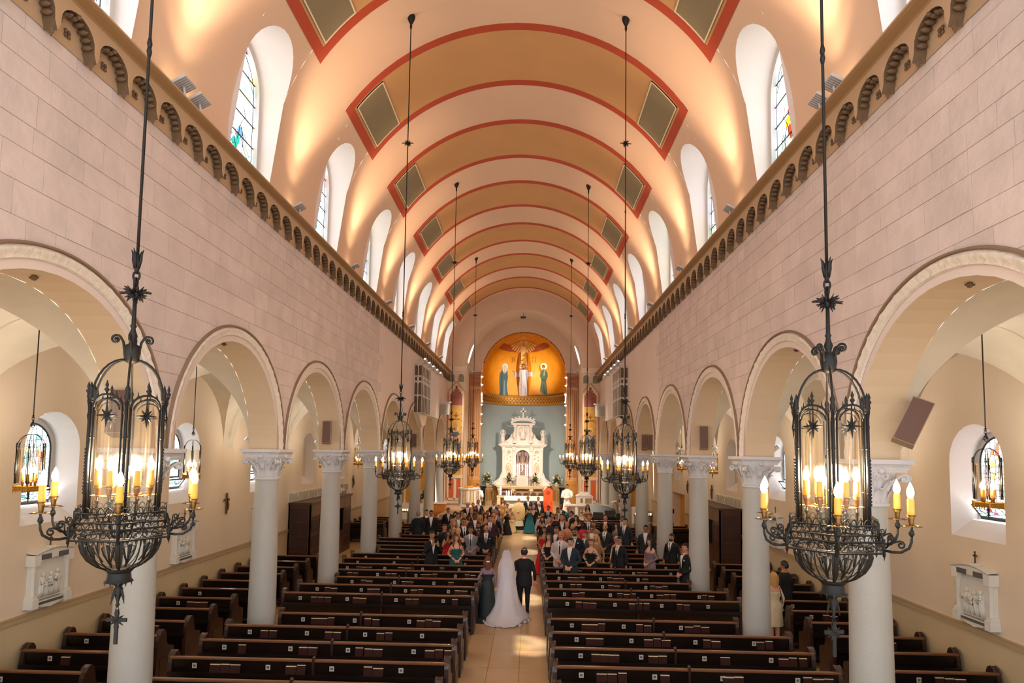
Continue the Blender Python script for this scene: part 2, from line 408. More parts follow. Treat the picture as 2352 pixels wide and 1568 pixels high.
# ---------------------------------------------------------------- clerestory windows (stained glass)
SG1 = [(0, '#dfe6f0'), (.22, '#c4d8e8'), (.42, '#fffdf5'), (.6, '#e9d9f0'), (.74, '#9cc4b4'), (.82, '#f6e7a8'), (.9, '#e8b0a0'), (.95, '#7fb0a8')]
WG = [glass_mat('clerestory_glass_a', SG1, 5, 4.6, .30), glass_mat('clerestory_glass_b', SG1, 5, 4.6, .30, seed=3)]
PANE = {}
def pane_m(col, s=3.0, tr=.3):
    key = 'pane_'+col.strip('#')
    return glass_mat(key, [(0, col), (.99, col)], 3, s, tr, light=False)
WN = 0
def win_mesh_outline(c, hw, zs, zr, n=16): return [(c-hw, zs)]+[(c-hw*cos(pi*i/n), zr+hw*sin(pi*i/n)) for i in range(n+1)]+[(c+hw, zs)]
for sx in (-1, 1):
    for k in KW:
        WN += 1; c = yb(k)+SLOTC; hw = SWH-.10
        fr = M(); o = win_mesh_outline(c, SWH-.001, CZ-.04, ZSW, 20); i_ = win_mesh_outline(c, hw, CZ-.04, ZSW, 20)
        fr.ringloft([[(sx*(XG-.10), y, z) for y, z in o], [(sx*(XG-.10), y, z) for y, z in i_], [(sx*(XG), y, z) for y, z in i_]], closed=False, cap=False)
        F = fr.obj('window_%d' % WN, G_frame, smooth=30, kind='structure')
        g = M(); ol = win_mesh_outline(c, hw, CZ-.04, ZSW, 20); g.add([(sx*XG, y, z) for y, z in ol], [tuple(range(len(ol)))])
        g.obj('stained_glass', WG[k % 2], F)
        ld = M(); z = CZ+.1
        while z < ZSW+hw-.05:
            d = hw if z < ZSW else sqrt(max(0, hw*hw-(z-ZSW)**2))
            ld.box(min(sx*(XG-.02), sx*(XG-.005)), max(sx*(XG-.02), sx*(XG-.005)), c-d, c+d, z-.012, z+.012); z += .42
        rr = random.Random(k+sx*40); pts = []
        for q in range(26):     # wandering lead lines
            y0, z0 = c+rr.uniform(-hw, hw)*.9, rr.uniform(CZ+.05, ZSW+.3); pl = []
            for s in range(5):
                if abs(y0-c) > hw-.03 or (z0 > ZSW and (y0-c)**2+(z0-ZSW)**2 > (hw-.03)**2): break
                pl.append((sx*(XG-.012), y0, z0)); y0 += rr.uniform(-.16, .16); z0 += rr.uniform(.02, .2)
            if len(pl) > 1: ld.tube(pl, .007, 3)
        ld.tube([(sx*(XG-.012), y, z) for y, z in win_mesh_outline(c, hw-.06, CZ-.04, ZSW-.02, 16)], .009, 3)
        ld.obj('leading', LEAD, F)
        # a few coloured panes that stand out
        cols = ['#d8243a', '#2c8a78', '#2c8a78', '#5b7fb0'] if sx < 0 else ['#f08a18', '#e8571a', '#e03a20', '#f2b31c', '#d8243a']
        for q, col in enumerate(cols):
            yy_, zz_ = c+rr.uniform(-.25, .25), CZ+.55+q*.16+rr.uniform(-.05, .05)+(0 if sx < 0 else .2); w = rr.uniform(.08, .17)
            M().add([(sx*(XG-.004), yy_-w, zz_-.03), (sx*(XG-.004), yy_+w*.5, zz_-.1), (sx*(XG-.004), yy_+w, zz_+.06), (sx*(XG-.004), yy_-w*.3, zz_+.12)], [(0, 1, 2, 3)]).obj('glass_pane', pane_m(col), F)

# ---------------------------------------------------------------- aisles
AWY, AWS, AWR, AHW = 2.92, 2.92, 4.22, .66       # aisle window sill, spring, half width
AGX, AGH = 8.50, .50
SOLIDW = {-1: [3, 4, 5], 1: [3, 4, 5]}                  # bays whose aisle window niche is blind
DOORS = {-1: [(28.45, 29.75, 2.35)], 1: [(31.6, 34.2, 2.28)]}
for sx in (-1, 1):
    m = M(); ys = {-.5, YE}
    for k in range(-2, 7):
        for i in range(17): ys.add(yb(k)-AHW*cos(pi*i/16))
    for a, b, h in DOORS[sx]: ys |= {a, b}
    ys = sorted(ys)
    for a, b in zip(ys, ys[1:]):
        mid = (a+b)/2; kk = [k for k in range(-2, 7) if abs(mid-yb(k)) < AHW]; dd = [d for d in DOORS[sx] if d[0] < mid < d[1]]
        base = dd[0][2] if dd else 0
        def q(z0a, z0b, z1a, z1b, kx): m.add([(sx*AX, a, z0a), (sx*AX, b, z0b), (sx*AX, b, z1b), (sx*AX, a, z1a)], [(0, 1, 2, 3)], kx)
        if not dd: q(0, 0, 1.3, 1.3, 1); base = 1.3
        if kk:
            c = yb(kk[0]); q(base, base, AWS, AWS, 0)
            q(AWR+sqrt(max(0, AHW**2-(a-c)**2)), AWR+sqrt(max(0, AHW**2-(b-c)**2)), 6.6, 6.6, 0)
        else: q(base, base, 6.6, 6.6, 0)
    for k in range(-2, 7):
        c = yb(k); o = win_mesh_outline(c, AHW, AWS, AWR, 20)
        blind = k in SOLIDW[sx]
        i_ = win_mesh_outline(c, AGH+.05, AWS+.28, AWR-.0, 20)
        m.ringloft([[(sx*AX, y, z) for y, z in o]+[(sx*AX, c-AHW, AWS)], [(sx*(AGX-.12), y, z) for y, z in i_]+[(sx*(AGX-.12), c-AGH-.05, AWS+.28)]], closed=False, cap=False, k=2)
        if blind:
            m.add([(sx*(AGX-.12), y, z) for y, z in i_], [tuple(range(len(i_)))], 0)
    for a, b, h in DOORS[sx]:
        for (p, q2) in (((a, 0), (a, h)), ((a, h), (b, h)), ((b, h), (b, 0))):
            m.add([(sx*AX, p[0], p[1]), (sx*AX, q2[0], q2[1]), (sx*(AX+.4), q2[0], q2[1]), (sx*(AX+.4), p[0], p[1])], [(0, 1, 2, 3)], 0)
        m.add([(sx*(AX+.4), a, 0), (sx*(AX+.4), b, 0), (sx*(AX+.4), b, h), (sx*(AX+.4), a, h)], [(0, 1, 2, 3)], 3 if sx > 0 else 4)
    AW = m.obj('wall_aisle_'+SIDE[sx], [P_aisle, P_dado, P_white, mat('gold_lit_wall', '#c58a34', .8), mat('door_dark_wood', '#23150f', .6)], kind='structure')  # gold light put into the right doorway's ochre; left door dark wood
    t = M()
    for z0, z1, d in ((1.31, 1.335, .03), (1.335, 1.40, .018), (1.40, 1.43, .035)):
        for (a, b) in ((-.5, DOORS[sx][0][0]-.1), (DOORS[sx][0][1]+.1, YE)):
            t.box(min(sx*AX, sx*(AX-d)), max(sx*AX, sx*(AX-d)), a, b, z0, z1)
    t.obj('trim_%d' % (3 if sx < 0 else 4), mat('dado_rail', '#b59c74', .6), kind='structure')
    # groin vaults
    v = M()
    for k in range(-2, 7):
        cols = []
        for iu in range(29):
            q = -cos(pi*iu/28); x = (WX2+AX)/2+q*(AX-WX2)/2; g = RA*abs(q); zL = SP+RA*sqrt(max(0, 1-q*q))
            dys = [-BP/2+(BP/2-g)*t/4 for t in range(5)]+[-g*cos(pi*t/20) for t in range(1, 20)]+[g+(BP/2-g)*t/4 for t in range(5)]
            cols.append([(sx*x, yb(k)+d, max(zL, SP+sqrt(max(0, RA*RA-d*d)))) for d in dys])
        v.ringloft(cols, closed=False, cap=False)
    v.obj('ceiling_aisle_'+SIDE[sx], P_avault, smooth=25, kind='structure')
    # windows
    for k in range(-2, 7):
        if k in SOLIDW[sx]: continue
        WN += 1; c = yb(k); zb = AWS+.30
        fr = M(); o = win_mesh_outline(c, AGH+.05, AWS+.28, AWR, 20); i_ = win_mesh_outline(c, AGH-.02, zb, AWR-.02, 20)
        fr.ringloft([[(sx*(AGX-.12), y, z) for y, z in o], [(sx*(AGX-.02), y, z) for y, z in o], [(sx*(AGX-.02), y, z) for y, z in i_], [(sx*AGX, y, z) for y, z in i_]], closed=False, cap=False)
        F = fr.obj('window_%d' % WN, G_frame, smooth=30, kind='structure')
        # steel frame, upper light fixed, the lower light tilted in as a hopper
        hwid = AGH-.02; zt = 3.52
        st = M(); st.tube([(sx*(AGX-.01), y, z) for y, z in win_mesh_outline(c, hwid-.015, zt, AWR-.02, 20)], .02, 4)
        st.box(min(sx*AGX, sx*(AGX-.03)), max(sx*AGX, sx*(AGX-.03)), c-hwid, c+hwid, zt-.02, zt+.02); st.box(min(sx*AGX, sx*(AGX-.03)), max(sx*AGX, sx*(AGX-.03)), c-hwid, c+hwid, zb, zb+.04)
        st.obj('steel_frame', LEAD, F)
        # panes: border bits, arch segment, figure field, by rows of cells with wandering corners
        rr = random.Random(100+k*7+sx)
        bord = ['#ffffff', '#e9f0ff', '#cfe6e0', '#f4ecff', '#dff3ea']
        fig = (['#7fb9b4', '#5d9aa8', '#8fc7bd', '#e9d37a', '#f3ead0', '#b9d8d2', '#d8604a', '#6f8f6a', '#dfe8ea'] if sx < 0 else ['#ef5a3c', '#e0402c', '#f6c9a0', '#fff1e0', '#cfe3d6', '#e79ac0', '#8fb0a0', '#f0b060', '#ffffff'])
        def pane_grid(y0, y1, z0, z1, inside, plane, ny, nz, parent, lst=fig, nmax=None):
            py = [[None]*(ny+1) for _ in range(nz+1)]
            for jz in range(nz+1):
                for iy in range(ny+1):
                    jy = rr.uniform(-.3, .3) if 0 < iy < ny else 0; jz2 = rr.uniform(-.3, .3) if 0 < jz < nz else 0
                    py[jz][iy] = (y0+(y1-y0)*(iy+jy)/ny, z0+(z1-z0)*(jz+jz2)/nz)
            lead = M()
            for jz in range(nz):
                for iy in range(ny):
                    q = [py[jz][iy], py[jz][iy+1], py[jz+1][iy+1], py[jz+1][iy]]; cy = sum(a for a, b in q)/4; cz = sum(b for a, b in q)/4
                    if not inside(cy, cz): continue
                    edge = iy in (0, ny-1) or jz in (0, nz-1); ci = int(3*(1+sin(cy*9+k))+2*(1+cos(cz*7))+rr.random()*1.5) % len(lst)
                    col = rr.choice(bord) if edge or rr.random() < .25 else lst[ci]
                    s = .93; pts = [(cy+(a-cy)*s, cz+(b-cz)*s) for a, b in q]
                    M().add([plane(a, b, 0) for a, b in pts], [(0, 1, 2, 3)]).obj('glass_pane', pane_m(col, 2.6), parent)
                    for w in range(4):
                        a, b = q[w], q[(w+1) % 4]; lead.tube([plane(a[0], a[1], .006), plane(b[0], b[1], .006)], .006, 3, cap=False)
            lead.obj('leading', LEAD, parent)
        top = lambda y, z: z < AWR-.03 or (y-c)**2+(z-AWR+.03)**2 < (hwid-.02)**2
        big = k in (0, 1)
        pane_grid(c-hwid+.03, c+hwid-.03, zt+.02, AWR+hwid-.04, top, lambda a, b, h: (sx*(AGX-.004-h), a, b), 8 if big else 4, 11 if big else 6, F)
        back = M().add([(sx*(AGX+.0), c-hwid, zb), (sx*AGX, c+hwid, zb), (sx*AGX, c+hwid, zt), (sx*AGX, c-hwid, zt)], [(0, 1, 2, 3)])
        ol = win_mesh_outline(c, hwid, zt, AWR-.02, 20); back.add([(sx*(AGX+.005), y, z) for y, z in ol], [tuple(range(len(ol)))])
        back.obj('bright_sky_light', glass_mat('open_daylight', [(0, '#f4f6ff'), (.99, '#f4f6ff')], 1, 14.0, .35), F)
        # hopper sash
        ang = radians(38); hh = zt-zb-.04
        def hp(a, b, h): return (sx*(AGX-.03-(b)*sin(ang)-h*cos(ang)), a, zb+.05+b*cos(ang)-h*sin(ang))
        sash = M(); w = hwid-.02
        for (a0, b0, a1, b1) in ((c-w, 0, c+w, 0), (c-w, hh, c+w, hh), (c-w, 0, c-w, hh), (c+w, 0, c+w, hh)): sash.tube([hp(a0, b0, 0), hp(a1, b1, 0)], .016, 4)
        Sh = sash.obj('hopper_sash', LEAD, F)
        pane_grid(c-w+.02, c+w-.02, .02, hh-.02, lambda a, b: True, hp, 7 if big else 4, 4 if big else 2, Sh, lst=['#e8edf6', '#c8405c', '#a8284a', '#7fa89c', '#f2f4ff', '#5e8f88'] if sx > 0 else ['#dfe8e4', '#5e8f88', '#7fa89c', '#f2f4ff', '#3f6f68', '#b8d4c8'])
# ---------------------------------------------------------------- columns
def capital_mesh():
    m = M()
    m.lathe([(.235, 3.62), (.262, 3.63), (.268, 3.655), (.25, 3.675), (.236, 3.68)], n=32)
    n = 48; R = []
    for z, r in ((3.68, .238), (3.75, .243), (3.82, .252), (3.90, .268), (3.98, .30), (4.05, .335), (4.09, .34)):
        R.append([((r+(.012 if i % 2 else -.010)*(1 if z < 3.95 else .5))*cos(2*pi*i/n), (r+(.012 if i % 2 else -.010)*(1 if z < 3.95 else .5))*sin(2*pi*i/n), z) for i in range(n)])
    m.ringloft(R)
    for q in range(16):                     # acanthus leaves in two tiers
        a = 2*pi*q/16; hi = q % 2; z0 = 3.70; zt = 3.98 if hi else 3.88; rr = .255; w = .05
        rows = []
        for t, dr, ww in ((0, .0, 1), (.35, .012, 1.15), (.7, .03, 1.0), (.92, .065, .7), (1.0, .095, .45), (.93, .105, .2)):
            z = z0+(zt-z0)*t; r = rr+dr+.02*t; rows.append([(r*cos(a)-s*w*ww*sin(a)-(.012*abs(s))*cos(a), r*sin(a)+s*w*ww*cos(a)-(.012*abs(s))*sin(a), z) for s in (-1, -.5, 0, .5, 1)])
        m.ringloft(rows, closed=False, cap=False)
    for q in range(4):                      # corner volutes carried by stalks
        a = pi/4+q*pi/2; ca, sa = cos(a), sin(a)
        for s in (-1, 1):
            pts = []
            for i in range(20):
                t = i/19
                if t < .45: r = .27+.20*(t/.45)**1.3; z = 3.84+.22*(t/.45)**.7
                else:
                    th = (t-.45)/.55*2.6*pi; rad = .055*(1-.75*(t-.45)/.55); r = .47+rad*sin(th)*1.0-.0; z = 4.005+rad*cos(th)
                off = s*(.05*(1-t)+.028); pts.append((r*ca-off*sa, r*sa+off*ca, z))
            m.tube(pts, [.022-.008*i/19 for i in range(20)], 6)
        m.sphere((.47*ca, .47*sa, 4.0), .05, 8, 6)
        a2 = q*pi/2; cb, sb = cos(a2), sin(a2)
        for s in (-1, 1):                   # small helices under the middle of each face
            pts = []
            for i in range(14):
                t = i/13; th = t*2.2*pi; rad = .04*(1-.7*t); pts.append(((.325+.03*(1-t))*cb-(s*(.055+rad*sin(th)))*sb, (.325+.03*(1-t))*sb+(s*(.055+rad*sin(th)))*cb, 4.03+rad*cos(th)))
            m.tube(pts, .012, 5)
        m.sphere((.37*cb, .37*sb, 4.11), .045, 8, 6)
    return m
def abacus():
    m = M(); A = .417
    for z0, z1, a0, a1 in ((4.09, 4.13, .345, .355), (4.13, 4.145, .365, .365), (4.145, 4.20, .365, .395), (4.20, 4.215, A, A), (4.215, 4.26, A, A)):
        m.ringloft([[(a0, a0, z0), (-a0, a0, z0), (-a0, -a0, z0), (a0, -a0, z0)], [(a1, a1, z1), (-a1, a1, z1), (-a1, -a1, z1), (a1, -a1, z1)]])
    for i in range(12):                     # row of small darts
        t = -.33+i*.06
        for q in range(4):
            c_, s_ = cos(q*pi/2), sin(q*pi/2); x, y = .383, t
            p = [(x-.02, y-.018, 4.15), (x-.02, y+.018, 4.15), (x+.018, y+.012, 4.195), (x+.018, y-.012, 4.195)]
            m.add([(a*c_-b*s_, a*s_+b*c_, z) for a, b, z in p], [(0, 1, 2, 3)])
    return m
cap_me = capital_mesh().mesh('capital', S_cap, smooth=35); aba_me = abacus().mesh('abacus', S_cap)
sh_me = M().lathe([(.30, 0.0), (.30, .10), (.292, .13), (.276, .16), (.276, .5), (.274, 1.2), (.262, 2.2), (.248, 3.0), (.234, 3.63)], n=40).mesh('shaft', S_shaft, smooth=30)
pl_me = M().box(-.36, .36, -.36, .36, 0, .06).lathe([(.34, .06), (.35, .08), (.33, .11)], n=32).mesh('base', S_shaft, smooth=30)
for sx in (-1, 1):
    for k in range(-1, 7):
        t = thing('column', 'pale stone column with carved leafy capital, %s from the gallery in the %s arcade' % (ORD[k+1], SIDE[sx]), 'column', (sx*CXW, yc(k), 0), 0, SIDE[sx]+' arcade columns')
        link('shaft', sh_me, t); link('base', pl_me, t); link('capital', cap_me, t); link('abacus', aba_me, t)
# piers of wall above capitals already part of the walls

# ---------------------------------------------------------------- chandeliers
IRON = mat('wrought_iron', '#1b1814', .55, .3, var=.15, vscale=30)
BRASS = mat('aged_brass', '#8c6a3c', .35, .85, var=.2, vscale=20)
GOLDR = mat('gilded_ring', '#c08a30', .4, .6, var=.2, vscale=25)
WAX = mat('candle_wax', '#e0a040', .5, emit='#e89030', estr=.5)
WAX.cycles.emission_sampling = 'NONE'
BULB = emis('flame_bulb', '#fff2e6', 14)
def glassy(name, tint, glossy):
    m = bpy.data.materials.new(name); m.use_nodes = True; nt = m.node_tree; nt.nodes.clear()
    o = nt.nodes.new('ShaderNodeOutputMaterial'); mx = nt.nodes.new('ShaderNodeMixShader'); t = nt.nodes.new('ShaderNodeBsdfTransparent'); g = nt.nodes.new('ShaderNodeBsdfGlossy')
    t.inputs[0].default_value = C(tint); g.inputs['Roughness'].default_value = .12; g.inputs[0].default_value = C('#ffe9c8'); mx.inputs[0].default_value = glossy
    lw = nt.nodes.new('ShaderNodeLayerWeight'); lw.inputs[0].default_value = .35; mr = nt.nodes.new('ShaderNodeMapRange'); mr.inputs[3].default_value = .04; mr.inputs[4].default_value = glossy
    nt.links.new(lw.outputs['Facing'], mr.inputs[0]); nt.links.new(mr.outputs[0], mx.inputs[0])
    nt.links.new(t.outputs[0], mx.inputs[1]); nt.links.new(g.outputs[0], mx.inputs[2]); nt.links.new(mx.outputs[0], o.inputs[0]); return m
GLS = glassy('lantern_glass', '#fdf6ea', .5)
def spiral(c, r0, r1, a0, turns, n, ax, up, flat=0):
    out = []
    for i in range(n+1):
        t = i/n; a = a0+turns*2*pi*t; r = r0+(r1-r0)*t
        out.append((c[0]+ax[0]*r*cos(a)+up[0]*r*sin(a), c[1]+ax[1]*r*cos(a)+up[1]*r*sin(a), c[2]+ax[2]*r*cos(a)+up[2]*r*sin(a)))
    return out
def star_knot(m, z, r, n=8, y=0, x=0):
    m.lathe([(.002, z-.035), (.022, z-.03), (.03, z), (.022, z+.03), (.002, z+.035)], n=8)
    for i in range(n):
        a = 2*pi*i/n; big = i % 2 == 0; q = r if big else r*.62
        m.tube([(x+.01*cos(a), y+.01*sin(a), z), (x+q*.6*cos(a), y+q*.6*sin(a), z+(.012 if big else .03)), (x+q*cos(a), y+q*sin(a), z+(.0 if big else .045))], [.014, .012, .003], 4)
        if big:
            for s in (-1, 1): m.tube([(x+q*.7*cos(a), y+q*.7*sin(a), z+.008), (x+q*.95*cos(a+s*.16), y+q*.95*sin(a+s*.16), z+.012)], [.009, .003], 4)
            m.tube([(x+q*.35*cos(a), y+q*.35*sin(a), z), (x+q*.5*cos(a), y+q*.5*sin(a), z-.045)], [.009, .002], 4)
    for i in range(16):
        b = pi/2*(i//4)+.3; e = (.35, .75, 2.4, 2.8)[i % 4]
        m.tube([(.012*cos(b), .012*sin(b), z), (cos(b)*r*.62*abs(cos(e)), sin(b)*r*.62*abs(cos(e)), z+r*.72*sin(e)*(1 if i % 2 else -1))], [.012, .003], 4)
CM = {}
def upright_parts():
    R = .24
    m = M()                                  # crown: tulip, link, knot, stem, scrolls
    for i in range(4):
        a = pi/2*i; m.tube([(.012*cos(a), .012*sin(a), 1.40), (.026*cos(a), .026*sin(a), 1.46), (.030*cos(a), .030*sin(a), 1.50), (.045*cos(a), .045*sin(a), 1.535)], [.012, .012, .009, .002], 5)
    m.lathe([(.010, 1.36), (.018, 1.40), (.02, 1.44), (.014, 1.50)], n=8)
    CM['tulip_finial'] = m.mesh('tulip_finial', IRON, smooth='all')
    m = M(); m.tube([(.024*cos(a*pi/6), 0, 1.345+.034*sin(a*pi/6)) for a in range(12)], .008, 5, loop=True); m.tube([(0, .02*cos(a*pi/6), 1.30+.03*sin(a*pi/6)) for a in range(12)], .008, 5, loop=True)
    CM['chain_link'] = m.mesh('chain_link', IRON, smooth='all')
    m = M(); star_knot(m, 1.215, .115); CM['rosette'] = m.mesh('rosette', IRON, smooth='all')
    m = M(); m.lathe([(.012, 1.30), (.014, 1.0), (.022, .985), (.014, .97), (.018, .95), (.03, .915), (.02, .88), (.024, .86), (.05, .845), (.055, .80), (.045, .735), (.02, .72)], n=10); CM['stem'] = m.mesh('stem', IRON, smooth='all')
    m = M()
    for i in range(4):
        a = pi/2*i+.4; ax = (cos(a), sin(a), 0)
        pts = [(ax[0]*.045, ax[1]*.045, .80), (ax[0]*.055, ax[1]*.055, .87), (ax[0]*.075, ax[1]*.075, .905)]+spiral((ax[0]*.10, ax[1]*.10, .885), .032, .008, pi/2+.5, -1.3, 14, ax, (0, 0, 1))
        m.tube(pts, [.009]*3+[.009-.004*j/14 for j in range(15)], 5)
        m.sphere((ax[0]*.10, ax[1]*.10, .885), .014, 6, 4)
    CM['scroll_crown'] = m.mesh('scroll_crown', IRON, smooth='all')
    for i in range(1):                      # one cage strap with twin rods
        m = M(); pts = [(.03, 0, .745)]+[(.03+(R-.03)*sin(t*pi/2/8), 0, .46+.285*cos(t*pi/2/8)) for t in range(1, 9)]+[(R, 0, .2), (R, 0, -.32)]
        m.tube(pts, .0075, 5)
        m.tube([(R+.008, 0, .44), (R+.008, 0, -.33)], .011, 6)
        for s in (-1, 1): m.tube([(R-.004, s*.024, .40), (R-.004, s*.024, -.33)], .006, 5)
        for z in (.20, .44, -.1): m.lathe([(.004, z-.012), (.018, z), (.004, z+.012)], (R+.004, 0, 0), 6)
        m.lathe([(.014, .44), (.02, .47), (.012, .50), (.018, .52), (.001, .57)], (R+.006, 0, 0), 6)
        for z in range(14): m.sphere((R+.016, 0, .12-.022*z), .011, 5, 3)
        CM['cage_strap'] = m.mesh('cage_strap', IRON, smooth='all')
    m = M()                                  # tracery arch between two straps (drawn for sector 0..60 deg)
    def pol(a, z, r=R): return (r*cos(a), r*sin(a), z)
    A0, A1 = radians(6), radians(54)
    m.tube([pol(A0+(A1-A0)*(.5-.5*cos(pi*i/10)), .40+.085*sin(pi*i/10)) for i in range(11)], .008, 5)
    m.tube([pol(A0+(A1-A0)*(.5-.42*cos(pi*i/10)), .38+.075*sin(pi*i/10)) for i in range(11)], .005, 4)
    mid = radians(30)
    m.lathe([(.006, .48), (.008, .50), (.018, .515), (.006, .53), (.012, .545), (.001, .58)], (R*cos(mid), R*sin(mid), 0), 6)
    for s in (-1, 1): m.lathe([(.004, .455), (.012, .468), (.005, .48), (.001, .51)], (R*cos(mid+s*.26), R*sin(mid+s*.26), 0), 6)
    # star hanging in the arch
    c = pol(mid, .345, R-.01); t1 = (-sin(mid), cos(mid), 0)
    for i in range(8):
        a = 2*pi*i/8; q = .068 if i % 2 == 0 else .045
        m.tube([c, (c[0]+t1[0]*q*cos(a), c[1]+t1[1]*q*cos(a), c[2]+q*sin(a)*1.2)], [.012, .003], 4)
    m.tube([c, (c[0], c[1], .48)], .004, 4)
    CM['tracery'] = m.mesh('tracery', IRON, smooth='all')
    m = M(); m.ringloft([[pol(radians(5+50*i/6), z, R-.012) for i in range(7)] for z in (-.32, .44)], closed=False, cap=False)
    CM['glass_pane'] = m.mesh('lantern_pane', GLS, smooth='all')
def hexring(m, R0, z0, z1, th, lattice=True, k=0):
    V = [(R0*cos(pi/3*i), R0*sin(pi/3*i)) for i in range(6)]
    for i in range(6):
        a, b = V[i], V[(i+1) % 6]
        P = lambda t, z: (a[0]+(b[0]-a[0])*t, a[1]+(b[1]-a[1])*t, z)
        for z in (z0, z1): m.tube([P(0, z), P(1, z)], th, 4, cap=False)
        m.tube([P(0, z0-.02), P(0, z1+.02)], th*1.4, 5)
        if lattice:
            n = 5; nx = b[1]-a[1], a[0]-b[0]; L = sqrt(nx[0]**2+nx[1]**2)
            for j in range(n):
                t0 = (j+.5)/n; h = (z1-z0)/2; w = .5/n*L
                ax = ((b[0]-a[0])/L, (b[1]-a[1])/L, 0); c = P(t0, (z0+z1)/2); s = 1 if j % 2 else -1
                m.tube(spiral(c, min(w, h)*.95, .006, 0 if s > 0 else pi, s*1.4, 10, ax, (0, 0, 1)), th*.55, 4, cap=False)
                m.tube([P(t0-.5/n, z0), P(t0, z1)], th*.4, 3, cap=False)
            for j in range(7):               # pendant darts
                t0 = j/6; q = P(t0, z0); m.add([(q[0]-ax[0]*.012, q[1]-ax[1]*.012, z0), (q[0]+ax[0]*.012, q[1]+ax[1]*.012, z0), (q[0], q[1], z0-.03-(.02 if j % 3 == 0 else 0))], [(0, 1, 2)])
def lower_parts():
    m = M(); hexring(m, .33, -.47, -.40, .007); hexring(m, .30, -.36, -.30, .006)
    for i in range(6):
        a = pi/3*i
        m.tube([(.33*cos(a), .33*sin(a), -.40), (.31*cos(a), .31*sin(a), -.34)], .008, 4)
    V = [(.30*cos(pi/3*i), .30*sin(pi/3*i)) for i in range(6)]
    for i in range(6):                       # small arcade rail on top
        a, b = V[i], V[(i+1) % 6]
        for j in range(6):
            t0, t1 = j/6, (j+1)/6; P = lambda t, z: (a[0]+(b[0]-a[0])*t, a[1]+(b[1]-a[1])*t, z)
            m.tube([P(t0, -.30), P(t0+.03, -.27), P((t0+t1)/2, -.26), P(t1-.03, -.27), P(t1, -.30)], .004, 3, cap=False)
    CM['gallery_ring'] = m.mesh('gallery_ring', IRON, smooth='all')
    m = M()                                  # openwork bowl
    prof = [(.245, -.47), (.24, -.52), (.225, -.57), (.195, -.62), (.15, -.66), (.085, -.69)]
    for i in range(12):
        a = 2*pi*i/12; m.tube([(r*cos(a), r*sin(a), z) for r, z in prof], .008 if i % 2 == 0 else .005, 4)
        a2 = a+pi/12
        for s in (-1, 1):
            m.tube([(prof[4][0]*cos(a2), prof[4][0]*sin(a2), prof[4][1]), (prof[3][0]*cos(a2+s*.03), prof[3][0]*sin(a2+s*.03), prof[3][1]), (prof[2][0]*cos(a2+s*.11), prof[2][0]*sin(a2+s*.11), prof[2][1]), (prof[1][0]*cos(a2+s*.15), prof[1][0]*sin(a2+s*.15), prof[1][1]), (prof[1][0]*cos(a2+s*.08), prof[1][0]*sin(a2+s*.08), prof[1][1]+.01)], [.005, .006, .007, .006, .004], 4)
            m.tube([(prof[3][0]*cos(a2), prof[3][0]*sin(a2), prof[3][1]), (prof[1][0]*cos(a2+s*.02), prof[1][0]*sin(a2+s*.02), prof[1][1]+.02)], [.004, .009], 4)
    for r, z in prof[:1]+prof[-1:]: m.tube([(r*cos(2*pi*i/24), r*sin(2*pi*i/24), z) for i in range(24)], .009, 4, loop=True)
    for i in range(6):                       # solid leaf shields on the bowl
        a = pi/3*i; R = []
        for r, z in prof: R.append([((r+.004)*cos(a+s*w), (r+.004)*sin(a+s*w), z) for s, w in ((-1, .09), (0, 0), (1, .09))])
        m.ringloft(R, closed=False, cap=False)
    CM['bowl'] = m.mesh('bowl', IRON, smooth='all')
    m = M(); m.lathe([(.085, -.685), (.088, -.70), (.07, -.72), (.075, -.76), (.09, -.78), (.06, -.79), (.03, -.80), (.015, -.82)], n=12)
    for i in range(12): a = 2*pi*i/12; m.add([(.09*cos(a-.1), .09*sin(a-.1), -.775), (.09*cos(a+.1), .09*sin(a+.1), -.775), (.088*cos(a), .088*sin(a), -.81)], [(0, 1, 2)])
    CM['drum'] = m.mesh('drum', IRON, smooth=True)
    m = M(); m.lathe([(.012, -.80), (.03, -.83), (.022, -.87), (.008, -.92), (.014, -.94), (.006, -.95)], n=8)
    for i in range(3): a = 2*pi*i/3; m.tube([(.02*cos(a), .02*sin(a), -.83), (.035*cos(a), .035*sin(a), -.88), (.045*cos(a), .045*sin(a), -.93)], [.012, .010, .002], 4)
    m.tube([(.010*cos(a*pi/4), 0, -.965+.014*sin(a*pi/4)) for a in range(8)], .003, 4, loop=True)
    for i in range(10):
        a = 2*pi*i/10; m.tube([(0, 0, -1.04), (.055*cos(a), 0, -1.04+.055*sin(a))], [.012, .003], 4)
    m.box(-.012, .012, -.006, .006, -1.20, -.97); m.box(-.07, .07, -.006, .006, -1.05, -1.025)
    CM['pendant_cross'] = m.mesh('pendant_cross', IRON, smooth=True)
    # outer arm along +x
    m = M(); u = (1, 0, 0); w = (0, 0, 1)
    m.tube([(.33, 0, -.45), (.38, 0, -.455), (.43, 0, -.45), (.475, 0, -.42), (.49, 0, -.38), (.492, 0, -.345)], [.009, .009, .009, .009, .008, .008], 5)
    m.tube([(.34, 0, -.435), (.37, 0, -.40), (.41, 0, -.385)]+spiral((.43, 0, -.405), .025, .008, pi/2+.3, -1.2, 10, u, w), .006, 4)
    m.tube([(.35, 0, -.42), (.355, 0, -.38)]+spiral((.375, 0, -.37), .022, .006, pi, -1.2, 8, u, w), .005, 4)
    m.tube([(.37, 0, -.41), (.395, 0, -.375), (.405, 0, -.345)], [.006, .008, .002], 4)
    m.lathe([(.008, -.345), (.018, -.33), (.014, -.31), (.008, -.30), (.01, -.285)], (.492, 0, 0), 8)
    CM['arm'] = m.mesh('arm', IRON, smooth='all')
    m = M()
